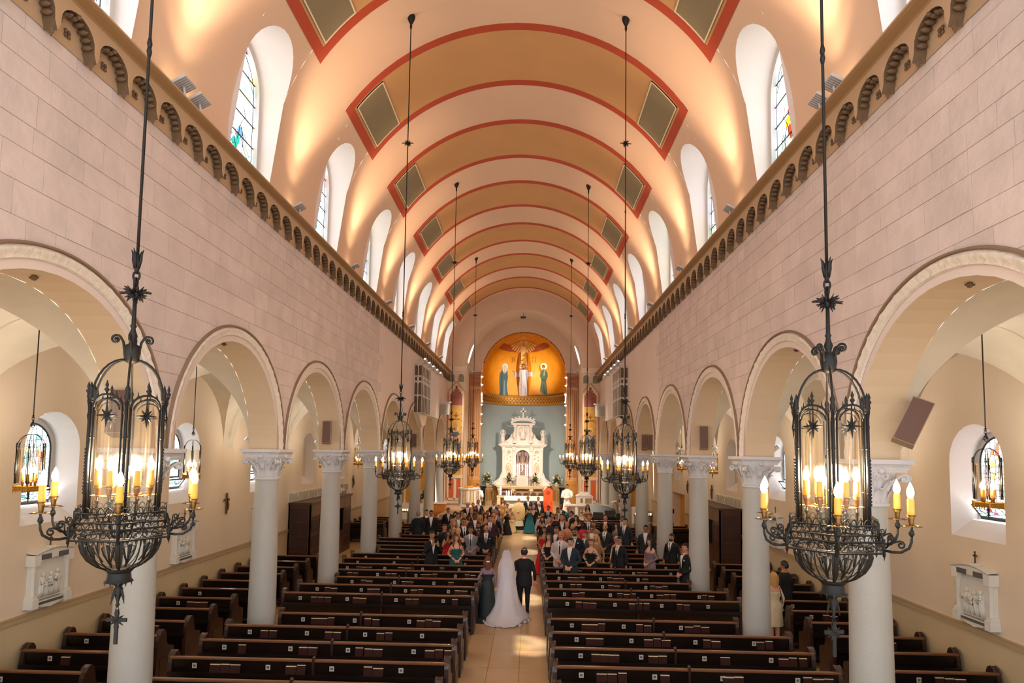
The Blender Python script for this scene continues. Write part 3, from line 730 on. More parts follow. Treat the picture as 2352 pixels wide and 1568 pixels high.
    for i in range(10):
        a = 2*pi*i/10; c_, s_ = cos(a), sin(a)
        m.add([(.016*c_, .016*s_, 0), (.05*cos(a-.2), .05*sin(a-.2), .007), (.066*c_, .066*s_, .003), (.05*cos(a+.2), .05*sin(a+.2), .007)], [(0, 1, 2, 3)])
    m.tube([(.048*cos(a*pi/8), .048*sin(a*pi/8), .006) for a in range(16)], .003, 3, loop=True)
    CM['drip_pan'] = m.mesh('drip_pan', BRASS, smooth=True)
    CM['candle_cup'] = M().lathe([(.010, 0), (.014, .02), (.018, .05), (.028, .075), (.025, .072), (.012, .06)], n=10).mesh('candle_cup', BRASS, smooth='all')
    CM['candle'] = M().lathe([(.0205, .06), (.0215, .10), (.0205, .175), (.012, .18)], n=10).mesh('candle', WAX, smooth='all')
    CM['bulb'] = M().lathe([(.010, .178), (.018, .19), (.0225, .21), (.019, .235), (.009, .26), (.001, .278)], n=10).mesh('bulb', BULB, smooth='all')
    m = M(); m.tube([(0, 0, -.52), (.05, 0, -.50), (.11, 0, -.44), (.15, 0, -.33), (.155, 0, -.24), (.155, 0, -.20)], .007, 5); m.lathe([(.006, -.25), (.016, -.235), (.006, -.22)], (.155, 0, 0), 6)
    CM['inner_arm'] = m.mesh('inner_arm', IRON, smooth='all')
upright_parts(); lower_parts()
def candle_set(par, x, z):
    for nm in ('drip_pan', 'candle_cup', 'candle', 'bulb'): link(nm, CM[nm], par, (x, 0, z))
def chandelier(x, y, label, ztop, zoff=4.15):
    t = thing('chandelier', label, 'chandelier', (x, y, zoff), 0, 'nave chandeliers')
    m = M(); h = ztop-zoff; m.tube([(0, 0, 1.49), (0, 0, h)], .0115, 6)
    for q in (3.0, 3.06, h*.55): m.lathe([(.012, q-.04), (.02, q), (.012, q+.04)], n=6)
    m.obj('rod', IRON, t, smooth='all')
    zk = min(h-2.6, 10.95-zoff) if h > 8 else h-2
    m = M(); star_knot(m, 10.95-zoff, .13); m.obj('rod_knot', IRON, t, smooth='all')
    m = M(); m.lathe([(.012, h-.30), (.03, h-.22), (.02, h-.18), (.06, h-.10), (.09, h-.02), (.085, h+.03)], n=12); m.obj('canopy', IRON, t, smooth='all')
    for nm in ('tulip_finial', 'chain_link', 'rosette', 'stem', 'scroll_crown', 'gallery_ring', 'bowl', 'drum', 'pendant_cross'): link(nm, CM[nm], t)
    for i in range(6):
        a = pi/3*i
        link('cage_strap', CM['cage_strap'], t, rz=a); link('tracery', CM['tracery'], t, rz=a); link('glass_pane', CM['glass_pane'], t, rz=a)
        A = link('arm', CM['arm'], t, rz=a); candle_set(A, .492, -.345+.06)
        B = link('inner_arm', CM['inner_arm'], t, rz=a+pi/6); candle_set(B, .155, -.20)
    l = lamp('candle_light', 'POINT', (x, y, zoff-.02), 85, (1, .80, .58), None, shadow_soft_size=.10)
    l.parent = t; l.location = (0, 0, 0)
    return t
CHP = [(-2.37, 4.35, 2.50, 4.45), (-2.31, 13.36, 2.42, 13.36), (-2.31, 22.15, 2.42, 22.15), (-2.33, 30.93, 2.40, 30.93)]
NTH = ['nearest to the gallery', 'second from the gallery', 'third from the gallery', 'farthest, near the altar']
for i, (xl, ya, xr, yb_) in enumerate(CHP):
    for x, y, s in ((xl, ya, 'left'), (xr, yb_, 'right')):
        R_ = chandelier(x, y, 'black iron candle chandelier on a long rod on the %s side, %s' % (s, NTH[i]), VZ+sqrt(VR*VR-x*x)+.0)
        if s == 'right': R_.rotation_euler = (0, 0, radians(9))
def lantern(x, y, label):
    t = thing('hanging_lantern', label, 'lantern', (x, y, 3.95), 0, 'aisle lanterns'); s = .72
    m = M(); m.tube([(0, 0, 1.0*s), (0, 0, 6.12-3.95)], .009, 5)
    for z in (.98, 1.03): m.tube([(.02*cos(a*pi/5), 0, z*s+.024*sin(a*pi/5)) for a in range(10)], .004, 4, loop=True)
    m.obj('rod', IRON, t, smooth='all')
    m = M(); m.lathe([(.01, .93), (.03, .90), (.045, .86), (.02, .84), (.012, .70)], n=8)
    for i in range(4): a = i*pi/2; m.tube([(.01*cos(a), .01*sin(a), .80*s), (.05*cos(a), .05*sin(a), .86*s), (.07*cos(a), .07*sin(a), .83*s)], [.008, .006, .003], 4)
    for v in range(len(m.v)): m.v[v] = (m.v[v][0]*s, m.v[v][1]*s, m.v[v][2]*(s if abs(m.v[v][2]) > .75 else 1))
    m.obj('crown', IRON, t, smooth='all')
    for i in range(6):
        a = pi/3*i; o = link('cage_strap', CM['cage_strap'], t, rz=a); o.scale = (s, s, s*.9)
        o = link('glass_pane', CM['glass_pane'], t, rz=a); o.scale = (s, s, s*.9)
    m = M(); hexring(m, .19, -.31, -.26, .007); m.lathe([(.185, -.26), (.18, -.31), (.12, -.315)], n=6, cap=False)
    m.obj('gallery_ring', GOLDR, t, smooth=True)
    m = M(); m.tube([(0, 0, -.33), (0, 0, -.42), (0, 0, -.50)], [.02, .012, .003], 6); m.box(-.004, .004, -.03, .03, -.44, -.425); m.obj('finial', IRON, t)
    for i in range(4):
        a = pi/2*i+.4; B = empty('candle_holder'); B.parent = t; B.rotation_euler = (0, 0, a)
        for nm in ('candle_cup', 'candle', 'bulb'): link(nm, CM[nm], B, (.075, 0, -.26))
    l = lamp('lantern_light', 'POINT', (0, 0, 0), 34, (1, .82, .62), None, shadow_soft_size=.07); l.parent = t
for sx in (-1, 1):
    for k in range(0, 6):
        lantern(sx*6.73, yc(k), 'small caged lantern hanging in the %s aisle beside the %s arcade column' % (SIDE[sx], ORD[k+1]))

# ---------------------------------------------------------------- uplights on the cornice
FIX = mat('fixture_white', '#cfcdca', .5); FIXG = mat('fixture_grille', '#8f8f90', .5)
HOT = emis('flood_lens', '#ffd9a8', 5)
fm = M(); fm.box(-.02, .02, -.15, .15, -.11, .11); fx_me = fm.mesh('housing', FIX)
gm = M()
for i in range(7): gm.box(-.026, -.02, -.14+i*.045, -.125+i*.045, -.10, .10)
gr_me = gm.mesh('grille', FIXG)
bm_ = M().tube([(0, 0, 0), (.02, 0, .10), (.0, 0, .2)], .018, 6); bm_.sphere((0, 0, .02), .045, 8, 5); br_me = bm_.mesh('bracket', FIX, smooth='all')
ln_me = M().box(.021, .03, -.12, .12, -.08, .08).mesh('lens', HOT)
for sx in (-1, 1):
    for k in range(-1, 7):
        for j in ([-.22, .22] if k in (-1, 0) else [0]):
            far = 'double ' if k in (-1, 0) else ''
            t = thing('floodlight', 'white square %suplight on the %s cornice%s above the %s column' % (far, SIDE[sx], ' %s of its pair' % ('nearer' if j < 0 else 'farther') if j else '', ORD[k+1]), 'light fixture', (sx*4.60, yc(k)-.1+j, CZ+.02), 0, 'cornice uplights')
            link('bracket', br_me, t)
            h = link('housing', fx_me, t, (0, 0, .24)); h.rotation_euler = (0, -sx*radians(62)+(0 if sx > 0 else pi), 0)
            link('grille', gr_me, h); link('lens', ln_me, h)
        if k > -1:
            l = lamp('uplight', 'SPOT', (sx*4.28, yc(k)-.1, CZ+.35), 430, (1, .68, .46), (sx*4.05, yc(k)+.15, 14.0), spot_size=radians(62), spot_blend=1.0, shadow_soft_size=.12)
            lamp('uplight_near', 'SPOT', (sx*4.40, yc(k)-.1, CZ+.35), 75, (1, .66, .42), (sx*4.40, yc(k), 14.0), spot_size=radians(88), spot_blend=1.0, shadow_soft_size=.10)
MURAL = [
 ('painted_ground', '#6e5530', 1, [(-1.648,8.195),(-1.033,8.305),(-0.695,8.302),(-0.271,8.313),(0.096,8.361),(0.475,8.373),(0.936,8.386),(1.303,8.406),(1.305,8.181),(0.937,8.156),(0.476,8.112),(-0.085,8.066),(-0.671,8.073),(-1.528,8.054)]),
 ('painted_ground', '#8a7446', 2, [(-1.648,8.195),(-1.033,8.305),(-0.695,8.302),(-0.271,8.313),(0.096,8.361),(0.475,8.373),(0.936,8.386),(1.303,8.406),(1.304,8.356),(0.937,8.32),(0.475,8.3),(-0.086,8.265),(-0.673,8.244),(-1.534,8.161)]),
 ('painted_cross', '#b8741a', 2, [(-0.165,11.407),(0.108,11.415),(0.111,8.135),(-0.131,8.126)]),
 ('light_shaft', '#f3c676', 3, [(-0.131,11.746),(0.047,11.751),(0.067,10.472),(-0.106,10.466)]),
 ('painted_cross_arm', '#a84a20', 2, [(-0.961,11.824),(-0.538,11.749),(-0.241,11.561),(-0.198,11.358),(-0.494,11.368),(-0.824,11.416),(-1.023,11.481)]),
 ('painted_cross_arm', '#a84a20', 2, [(0.13,11.369),(0.137,11.529),(0.455,11.731),(0.926,11.88),(1.143,11.787),(1.039,11.582),(0.628,11.461),(0.347,11.38)]),
 ('ray_fan', '#f0b868', 3, [(-0.405,12.08),(-0.106,12.33),(0.31,12.094),(0.13,12.174),(-0.072,12.209),(-0.24,12.168)]),
 ('painted_ray', '#f6c47c', 4, [(-0.144,12.1),(-0.55,11.741),(-0.497,11.671),(-0.129,12.081)]),
 ('painted_ray', '#f6c47c', 4, [(-0.135,12.083),(-0.465,11.592),(-0.416,11.529),(-0.118,12.066)]),
 ('painted_ray', '#f6c47c', 4, [(-0.123,12.072),(-0.381,11.493),(-0.333,11.44),(-0.104,12.057)]),
 ('painted_ray', '#f6c47c', 4, [(-0.108,12.062),(-0.284,11.419),(-0.238,11.378),(-0.087,12.051)]),
 ('painted_ray', '#f6c47c', 4, [(-0.09,12.056),(-0.186,11.373),(-0.139,11.349),(-0.069,12.049)]),
 ('painted_ray', '#f6c47c', 4, [(-0.04,12.05),(0.083,11.354),(0.129,11.383),(-0.019,12.058)]),
 ('painted_ray', '#f6c47c', 4, [(-0.021,12.053),(0.182,11.399),(0.227,11.444),(-0.003,12.066)]),
 ('painted_ray', '#f6c47c', 4, [(-0.007,12.06),(0.263,11.467),(0.309,11.523),(0.01,12.075)]),
 ('painted_ray', '#f6c47c', 4, [(0.005,12.069),(0.342,11.552),(0.388,11.616),(0.02,12.086)]),
 ('painted_ray', '#f6c47c', 4, [(0.019,12.086),(0.452,11.714),(0.503,11.787),(0.03,12.106)]),
 ('halo', '#fff0c0', 3, [(-0.442,10.363),(-0.446,10.265),(-0.468,10.183),(-0.502,10.133),(-0.542,10.125),(-0.582,10.16),(-0.613,10.231),(-0.629,10.324),(-0.627,10.421),(-0.606,10.503),(-0.571,10.554),(-0.528,10.563),(-0.487,10.528),(-0.457,10.457)]),
 ('halo', '#fff0c0', 3, [(0.086,10.396),(0.075,10.268),(0.045,10.165),(0.001,10.106),(-0.047,10.105),(-0.091,10.16),(-0.122,10.261),(-0.135,10.388),(-0.127,10.515),(-0.097,10.618),(-0.052,10.676),(-0.001,10.678),(0.045,10.624),(0.076,10.523)]),
 ('halo', '#fff0c0', 3, [(0.647,10.377),(0.63,10.275),(0.596,10.197),(0.553,10.157),(0.508,10.163),(0.47,10.216),(0.445,10.304),(0.44,10.41),(0.455,10.512),(0.489,10.591),(0.534,10.63),(0.582,10.623),(0.621,10.57),(0.645,10.482)]),
 ('halo_cross', '#a8621a', 4, [(-0.131,10.449),(0.081,10.457),(0.081,10.416),(-0.13,10.408)]),
 ('halo_cross', '#a8621a', 4, [(-0.038,10.669),(-0.015,10.67),(-0.012,10.268),(-0.035,10.267)]),
 ('mary_robe', '#3c6676', 5, [(-0.618,10.031),(-0.54,10.201),(-0.459,10.09),(-0.424,9.603),(-0.459,9.074),(-0.436,8.554),(-0.4,8.183),(-0.694,8.136),(-0.648,8.518),(-0.669,9.345),(-0.655,9.868)]),
 ('mary_robe_fold', '#7f9fae', 6, [(-0.541,9.372),(-0.515,9.377),(-0.493,8.18),(-0.561,8.17)]),
 ('mary_robe_fold', '#2a4c5a', 6, [(-0.624,9.772),(-0.601,9.88),(-0.58,8.843),(-0.597,8.268),(-0.625,8.263),(-0.612,8.941)]),
 ('mary_veil', '#cfdbe2', 6, [(-0.608,10.136),(-0.604,10.416),(-0.547,10.534),(-0.487,10.415),(-0.464,10.114),(-0.497,9.902),(-0.563,9.888)]),
 ('face', '#d9a074', 7, [(-0.501,10.301),(-0.502,10.261),(-0.508,10.228),(-0.518,10.208),(-0.53,10.206),(-0.542,10.221),(-0.551,10.251),(-0.556,10.29),(-0.556,10.33),(-0.55,10.363),(-0.54,10.382),(-0.528,10.385),(-0.516,10.37),(-0.506,10.34)]),
 ('hands', '#d9985c', 7, [(-0.582,9.936),(-0.532,10.009),(-0.497,9.902),(-0.536,9.816)]),
 ('christ_robe', '#d5cedb', 5, [(-0.126,10.185),(0.074,10.193),(0.093,10.013),(0.211,10.047),(0.215,9.709),(0.093,9.69),(0.069,9.28),(0.078,8.912),(0.064,8.145),(-0.113,8.137),(-0.141,8.902),(-0.112,9.641),(-0.256,9.648),(-0.253,10.002),(-0.136,9.942)]),
 ('robe_fold', '#a49cae', 6, [(-0.082,9.852),(-0.071,9.853),(-0.07,8.224),(-0.084,8.223)]),
 ('robe_fold', '#a49cae', 6, [(-0.007,9.646),(0.004,9.647),(-0.015,8.2),(-0.03,8.2)]),
 ('robe_fold', '#a49cae', 6, [(0.037,9.961),(0.048,9.961),(0.07,9.543),(0.055,9.543)]),
 ('robe_fold', '#a49cae', 6, [(-0.124,9.166),(-0.113,9.167),(0.037,8.806),(0.022,8.805)]),
 ('robe_fold', '#a49cae', 6, [(0.024,8.911),(0.034,8.911),(0.031,8.202),(0.016,8.201)]),
 ('hair', '#5e3418', 6, [(0.031,10.411),(0.026,10.323),(0.011,10.252),(-0.011,10.211),(-0.035,10.21),(-0.057,10.249),(-0.073,10.319),(-0.08,10.407),(-0.076,10.494),(-0.061,10.565),(-0.039,10.605),(-0.013,10.606),(0.01,10.568),(0.025,10.498)]),
 ('face', '#b06a3a', 7, [(0.012,10.385),(0.008,10.328),(-0.001,10.282),(-0.016,10.255),(-0.031,10.255),(-0.046,10.28),(-0.056,10.325),(-0.061,10.382),(-0.058,10.44),(-0.048,10.486),(-0.033,10.511),(-0.017,10.512),(-0.002,10.487),(0.008,10.442)]),
 ('beard', '#5e3418', 8, [(0.005,10.243),(0.002,10.214),(-0.006,10.19),(-0.017,10.177),(-0.029,10.177),(-0.041,10.189),(-0.049,10.212),(-0.052,10.24),(-0.049,10.269),(-0.041,10.293),(-0.03,10.306),(-0.018,10.306),(-0.006,10.294),(0.002,10.271)]),
 ('hand', '#c98a4a', 6, [(-0.315,10.113),(-0.262,10.068),(-0.253,9.966),(-0.293,9.987)]),
 ('hand', '#c98a4a', 6, [(0.211,10.036),(0.27,10.202),(0.254,10.034),(0.216,9.959)]),
 ('john_robe', '#47614a', 5, [(0.452,10.119),(0.542,10.193),(0.616,9.966),(0.634,9.654),(0.573,9.299),(0.601,8.879),(0.634,8.191),(0.536,8.315),(0.414,8.586),(0.423,8.899),(0.45,9.419),(0.406,9.737)]),
 ('robe_fold', '#9fb08a', 6, [(0.54,10.132),(0.571,10.127),(0.541,9.721),(0.51,9.751)]),
 ('robe_fold', '#2f4634', 6, [(0.449,9.576),(0.573,9.404),(0.553,9.25),(0.446,9.42)]),
 ('robe_fold', '#6f8a66', 6, [(0.437,8.741),(0.536,8.419),(0.526,8.342),(0.424,8.612)]),
 ('robe_fold', '#2f4634', 6, [(0.491,9.153),(0.508,9.151),(0.567,8.364),(0.546,8.366)]),
 ('hair', '#6a3e1e', 6, [(0.568,10.371),(0.561,10.315),(0.547,10.272),(0.528,10.249),(0.51,10.252),(0.494,10.28),(0.484,10.327),(0.483,10.384),(0.49,10.44),(0.505,10.483),(0.523,10.505),(0.543,10.502),(0.558,10.475),(0.568,10.428)]),
 ('face', '#c08452', 7, [(0.547,10.334),(0.542,10.295),(0.533,10.265),(0.521,10.249),(0.509,10.251),(0.498,10.27),(0.492,10.303),(0.491,10.342),(0.496,10.381),(0.505,10.411),(0.518,10.427),(0.53,10.425),(0.54,10.406),(0.546,10.374)]),
 ('staff', '#8a5a20', 6, [(0.411,10.453),(0.424,10.452),(0.421,9.994),(0.409,9.996)]),
 ('letter_alpha', '#a8701a', 4, [(-0.396,10.968),(-0.262,10.986),(-0.265,11.034),(-0.401,11.016)]),
 ('letter_alpha', '#a8701a', 4, [(-0.329,10.69),(-0.338,10.984),(-0.36,10.985),(-0.349,10.692)]),
 ('letter_alpha', '#a8701a', 4, [(-0.262,10.704),(-0.291,10.994),(-0.312,10.987),(-0.281,10.696)]),
 ('letter_alpha', '#a8701a', 4, [(-0.341,10.819),(-0.284,10.827),(-0.287,10.866),(-0.344,10.858)]),
 ('letter_omega', '#a8701a', 4, [(0.203,10.699),(0.237,10.697),(0.239,10.747),(0.204,10.748)]),
 ('letter_omega', '#a8701a', 4, [(0.248,10.721),(0.25,10.775),(0.23,10.777),(0.228,10.723)]),
 ('letter_omega', '#a8701a', 4, [(0.25,10.787),(0.229,10.901),(0.21,10.879),(0.231,10.765)]),
 ('letter_omega', '#a8701a', 4, [(0.23,10.889),(0.234,10.986),(0.213,10.987),(0.209,10.89)]),
 ('letter_omega', '#a8701a', 4, [(0.23,10.968),(0.259,11.02),(0.246,11.056),(0.217,11.005)]),
 ('letter_omega', '#a8701a', 4, [(0.254,11.015),(0.283,11.027),(0.281,11.074),(0.251,11.062)]),
 ('letter_omega', '#a8701a', 4, [(0.278,11.027),(0.305,11.011),(0.313,11.057),(0.286,11.074)]),
 ('letter_omega', '#a8701a', 4, [(0.301,11.017),(0.323,10.962),(0.34,10.996),(0.318,11.051)]),
 ('letter_omega', '#a8701a', 4, [(0.321,10.98),(0.315,10.884),(0.336,10.882),(0.343,10.978)]),
 ('letter_omega', '#a8701a', 4, [(0.316,10.895),(0.285,10.785),(0.303,10.761),(0.334,10.871)]),
 ('letter_omega', '#a8701a', 4, [(0.283,10.773),(0.281,10.719),(0.302,10.718),(0.304,10.772)]),
 ('letter_omega', '#a8701a', 4, [(0.29,10.694),(0.325,10.691),(0.328,10.74),(0.292,10.743)]),
]
# ---------------------------------------------------------------- chancel
P_ch = mat('chancel_plaster', '#dabda2', .8, var=.05, vscale=.7)
P_chl = mat('chancel_plaster_light', '#e8d4bd', .78, var=.05, vscale=.6)
P_blue = mat('apse_blue', '#a3b3b6', .75, var=.05, vscale=1)
MB_ = mat('white_marble', '#ece2d8', .35, var=.06, vscale=4, spec=.5)
MB_c = mat('cream_marble', '#dcc19a', .4, var=.08, vscale=3)
PIL = mat('pilaster_tan', '#cf9c68', .6, var=.08, vscale=3)
PILD = mat('pilaster_rose', '#b07656', .6, var=.12, vscale=12)
GOLDM = mat('mosaic_gold', '#e8960c', .42, .15, var=.10, vscale=2.5, bump=.35, bscale=60)
GOLDP = mat('panel_gold', '#e0a648', .5, .2, var=.12, vscale=6)
OCH = mat('ochre_panel', '#c9782a', .6)
PLZ = .60                                   # platform level
RI, RAP, YI = 3.70, 2.87, 43.0
E1 = M(); n = 48
outr = [(VR*cos(pi*i/n), VZ+VR*sin(pi*i/n)) for i in range(n+1)]; inr = [(RI*cos(pi*i/n), VZ+RI*sin(pi*i/n)) for i in range(n+1)]; apr = [(RAP*cos(pi*i/n), 9.55+RAP*sin(pi*i/n)) for i in range(n+1)]
E1.ringloft([[(x, YE, z) for x, z in outr], [(x, YE, z) for x, z in inr]], closed=False, cap=False, k=0)
E1.ringloft([[(x, YE, z) for x, z in inr], [(x, YI, z) for x, z in inr]], closed=False, cap=False, k=1)
E1.ringloft([[(x, YI, z) for x, z in inr], [(x, YI, z) for x, z in apr]], closed=False, cap=False, k=0)
for s in (-1, 1):
    E1.add([(s*RI, YE, VZ), (s*VR, YE, VZ), (s*VR, YE, 0), (s*RI, YE, 0)], [(0, 1, 2, 3)], 1)
    E1.add([(s*RI, YE, VZ), (s*RI, YI, VZ), (s*RI, YI, 0), (s*RI, YE, 0)], [(0, 1, 2, 3)], 1)
    E1.add([(s*RI, YI, VZ), (s*RAP, YI, VZ), (s*RAP, YI, 0), (s*RI, YI, 0)], [(0, 1, 2, 3)], 0)
    # aisle end walls
    E1.add([(s*WX, YE, 0), (s*(AX+.5), YE, 0), (s*(AX+.5), YE, 7), (s*WX, YE, 7)], [(0, 1, 2, 3)], 2)
WC = E1.obj('wall_chancel', [P_ch, P_chl, P_aisle], smooth=30, kind='structure')
def ap(th, z, h=0):
    r = RAP-h
    if z > 9.55: r = sqrt(max(0, RAP*RAP-(z-9.55)**2)); r = max(0, r-h*r/RAP); z = 9.55+(z-9.55)*(1-h/RAP)
    return (r*sin(th), YI+r*cos(th), z)
A1 = M(); A1.ringloft([[ap(-pi/2+pi*i/40, z) for i in range(41)] for z in (0, 7.6)], closed=False, cap=False, k=0)
A1.ringloft([[ap(-pi/2+pi*i/40, z) for i in range(41)] for z in [8.25, 9.0, 9.55]+[9.55+RAP*sin(pi/2*j/14) for j in range(1, 14)]+[12.419]], closed=False, cap=False, k=1)
AP = A1.obj('wall_apse', [P_blue, GOLDM], smooth='all', kind='structure')
m = M(); m.ringloft([[ap(-pi/2+pi*i/40, z, h) for i in range(41)] for z, h in ((7.55, 0), (7.58, .10), (7.68, .12), (7.70, .07), (8.12, .07), (8.14, .12), (8.24, .14), (8.30, 0))], closed=False, cap=False)
TB = m.obj('trim_5', mat('band_gold', '#c9923c', .45, .3, var=.15, vscale=10), smooth=30, kind='structure')
m = M()
for i in range(34):
    th = -1.5+3.0*(i+.5)/34; d = .036
    for q in ((0, 0), (.5, .10), (.5, -.10)):
        t0, z0 = th+q[0]*.088, 7.91+q[1]
        m.add([ap(t0-d*.5, z0, .08), ap(t0, z0-.05, .08), ap(t0+d*.5, z0, .08), ap(t0, z0+.05, .08)], [(0, 1, 2, 3)])
    for s in (-1, 1): m.tube([ap(th-.044, 7.91-s*.19, .075), ap(th, 7.91, .075), ap(th+.044, 7.91+s*.19, .075)], .012, 3, cap=False)
m.obj('lattice_inlay', mat('inlay_brown', '#7a4a1c', .5), TB, kind='stuff')

# mural: every painted figure laid on the curved wall as its own thin piece
def slab_fill(m, poly, fn, step=.06):
    xs = sorted({p[0] for p in poly}); q = xs[0]
    while q < xs[-1]: xs.append(q); q += step
    xs = sorted(set(xs)); E_ = list(zip(poly, poly[1:]+poly[:1]))
    for a, b in zip(xs, xs[1:]):
        if b-a < 1e-5: continue
        mid = (a+b)/2; cr = []
        for p, r in E_:
            lo, hi = (p, r) if p[0] < r[0] else (r, p)
            if lo[0] <= mid < hi[0] and hi[0] > lo[0]:
                f = lambda x: lo[1]+(hi[1]-lo[1])*(x-lo[0])/(hi[0]-lo[0])
                cr.append((f(mid), f(a), f(b)))
        cr.sort()
        for u, w in zip(cr[::2], cr[1::2]):
            nz = max(1, int((w[0]-u[0])/.3))
            for j in range(nz):
                za0, za1 = u[1]+(w[1]-u[1])*j/nz, u[1]+(w[1]-u[1])*(j+1)/nz; zb0, zb1 = u[2]+(w[2]-u[2])*j/nz, u[2]+(w[2]-u[2])*(j+1)/nz
                m.add([fn(a, za0), fn(b, zb0), fn(b, zb1), fn(a, za1)], [(0, 1, 2, 3)])
for nm, col, ly, pts in MURAL:
    if len(pts) < 3: continue
    m = M(); slab_fill(m, pts, lambda a, z: ap(a, z, .008*ly)); m.obj(nm, mat('mural_'+col.strip('#'), col, .6, var=.06, vscale=6), AP)
# scalloped arch edge
m = M()
for i in range(40):
    a0, a1 = .25+(pi-.5)*i/40, .25+(pi-.5)*(i+.9)/40
    m.ringloft([[(r*cos(a), YI-.02, 9.55+r*sin(a)) for a in (a0, (a0+a1)/2, a1)] for r in (RAP+.0, RAP-.07-.02*(i % 2))], closed=False, cap=False)
m.obj('arch_fringe', mat('fringe_ochre', '#8a5a14', .6), AP, kind='stuff')

# blind arches and string course on the chancel front
for s in (-1, 1):
    m = M(); m.box(min(s*RI, s*VR), max(s*RI, s*VR), YE-.08, YE, 9.28, 9.40); m.box(min(s*RI, s*VR), max(s*RI, s*VR), YE-.05, YE, 9.40, 9.46)
    m.obj('string_course', P_chl, WC)
    for j in (-1, 1):
        cx = s*4.25+j*.30; m = M(); o = [(cx-.2, 8.62)]+[(cx-.2*cos(pi*i/12), 8.95+.2*sin(pi*i/12)) for i in range(13)]+[(cx+.2, 8.62)]
        m.add([(x, YE-.012, z) for x, z in o], [tuple(range(len(o)))]); m.obj('blind_arch', mat('blind_arch_grey', '#8f8e78', .8), WC)
        m = M(); m.tube([(x, YE-.03, z) for x, z in o], .03, 5, flat=1); m.obj('arch_hood', P_chl, WC)
# fluted pilasters with carved caps
for s in (-1, 1):
    t = thing('pilaster', 'tall fluted tan pilaster with a square carved rose capital on the %s of the apse' % SIDE[s], 'pilaster', (s*3.28, YI, 0))
    m = M(); m.box(-.36, .36, -.14, -.06, PLZ, 8.62)
    for i in range(6): x = -.36+.72*i/5; m.box(x-.035, x+.035, -.22, -.14, 2.6, 8.45)
    m.box(-.36, .36, -.22, -.14, 8.45, 8.62); m.box(-.36, .36, -.2, -.14, 2.3, 2.6); m.obj('fluted_shaft', PIL, t)
    m = M(); m.box(-.38, .38, -.24, 0, 8.62, 8.72); m.box(-.35, .35, -.22, 0, 8.72, 9.36); m.box(-.40, .40, -.28, 0, 9.36, 9.5)
    for i in range(3):
        for j in range(2): m.tube(spiral((-.22+.22*i, -.235, 8.88+.3*j), .09, .02, 0, 1.5*(1 if i % 2 else -1), 12, (1, 0, 0), (0, 0, 1)), .014, 4)
    m.obj('capital', PILD, t)
    m = M(); m.box(-.42, .42, -.34, 0, PLZ, 2.1); m.box(-.46, .46, -.38, 0, 2.1, 2.22); m.box(-.40, .40, -.30, 0, 2.22, 2.34); m.box(-.46, .46, -.38, 0, PLZ, PLZ+.2); m.obj('pedestal', mat('pedestal_gold', '#c08a3e', .5, var=.1), t)
    # round dots of light along the arch edge
    for j, z in enumerate((6.1, 6.75, 7.4, 8.1, 8.75, 9.3)):
        b = M().sphere((0, 0, 0), .05, 10, 6).lathe([(.03, 0), (.07, .01), (.07, .03)], n=8).obj('edge_lamp', emis('dot_lamp', '#fff4e4', 9), None, smooth=True); b.location = (s*2.84, YI-.09, z)
        b['label'] = 'small round lamp on the %s edge of the apse arch, %s from the bottom' % (SIDE[s], ORD[j]); b['category'] = 'lamp'; b['group'] = 'apse edge lamps'
# narrow lancet slots in the sanctuary barrel
for s in (-1, 1):
    m = M(); o = [(41.2, 10.05), (41.75, 10.05)]+[(41.475+.275*cos(pi*i/10), 11.0+.25*sin(pi*i/10)) for i in range(11)]
    m.add([(s*(sqrt(max(0, RI*RI-(z-VZ)**2))-.015), y, z) for y, z in o], [tuple(range(len(o)))]); WN += 1
    m.obj('window_%d' % WN, emis('lancet_light', '#f6f3f8', 1.6), kind='structure')

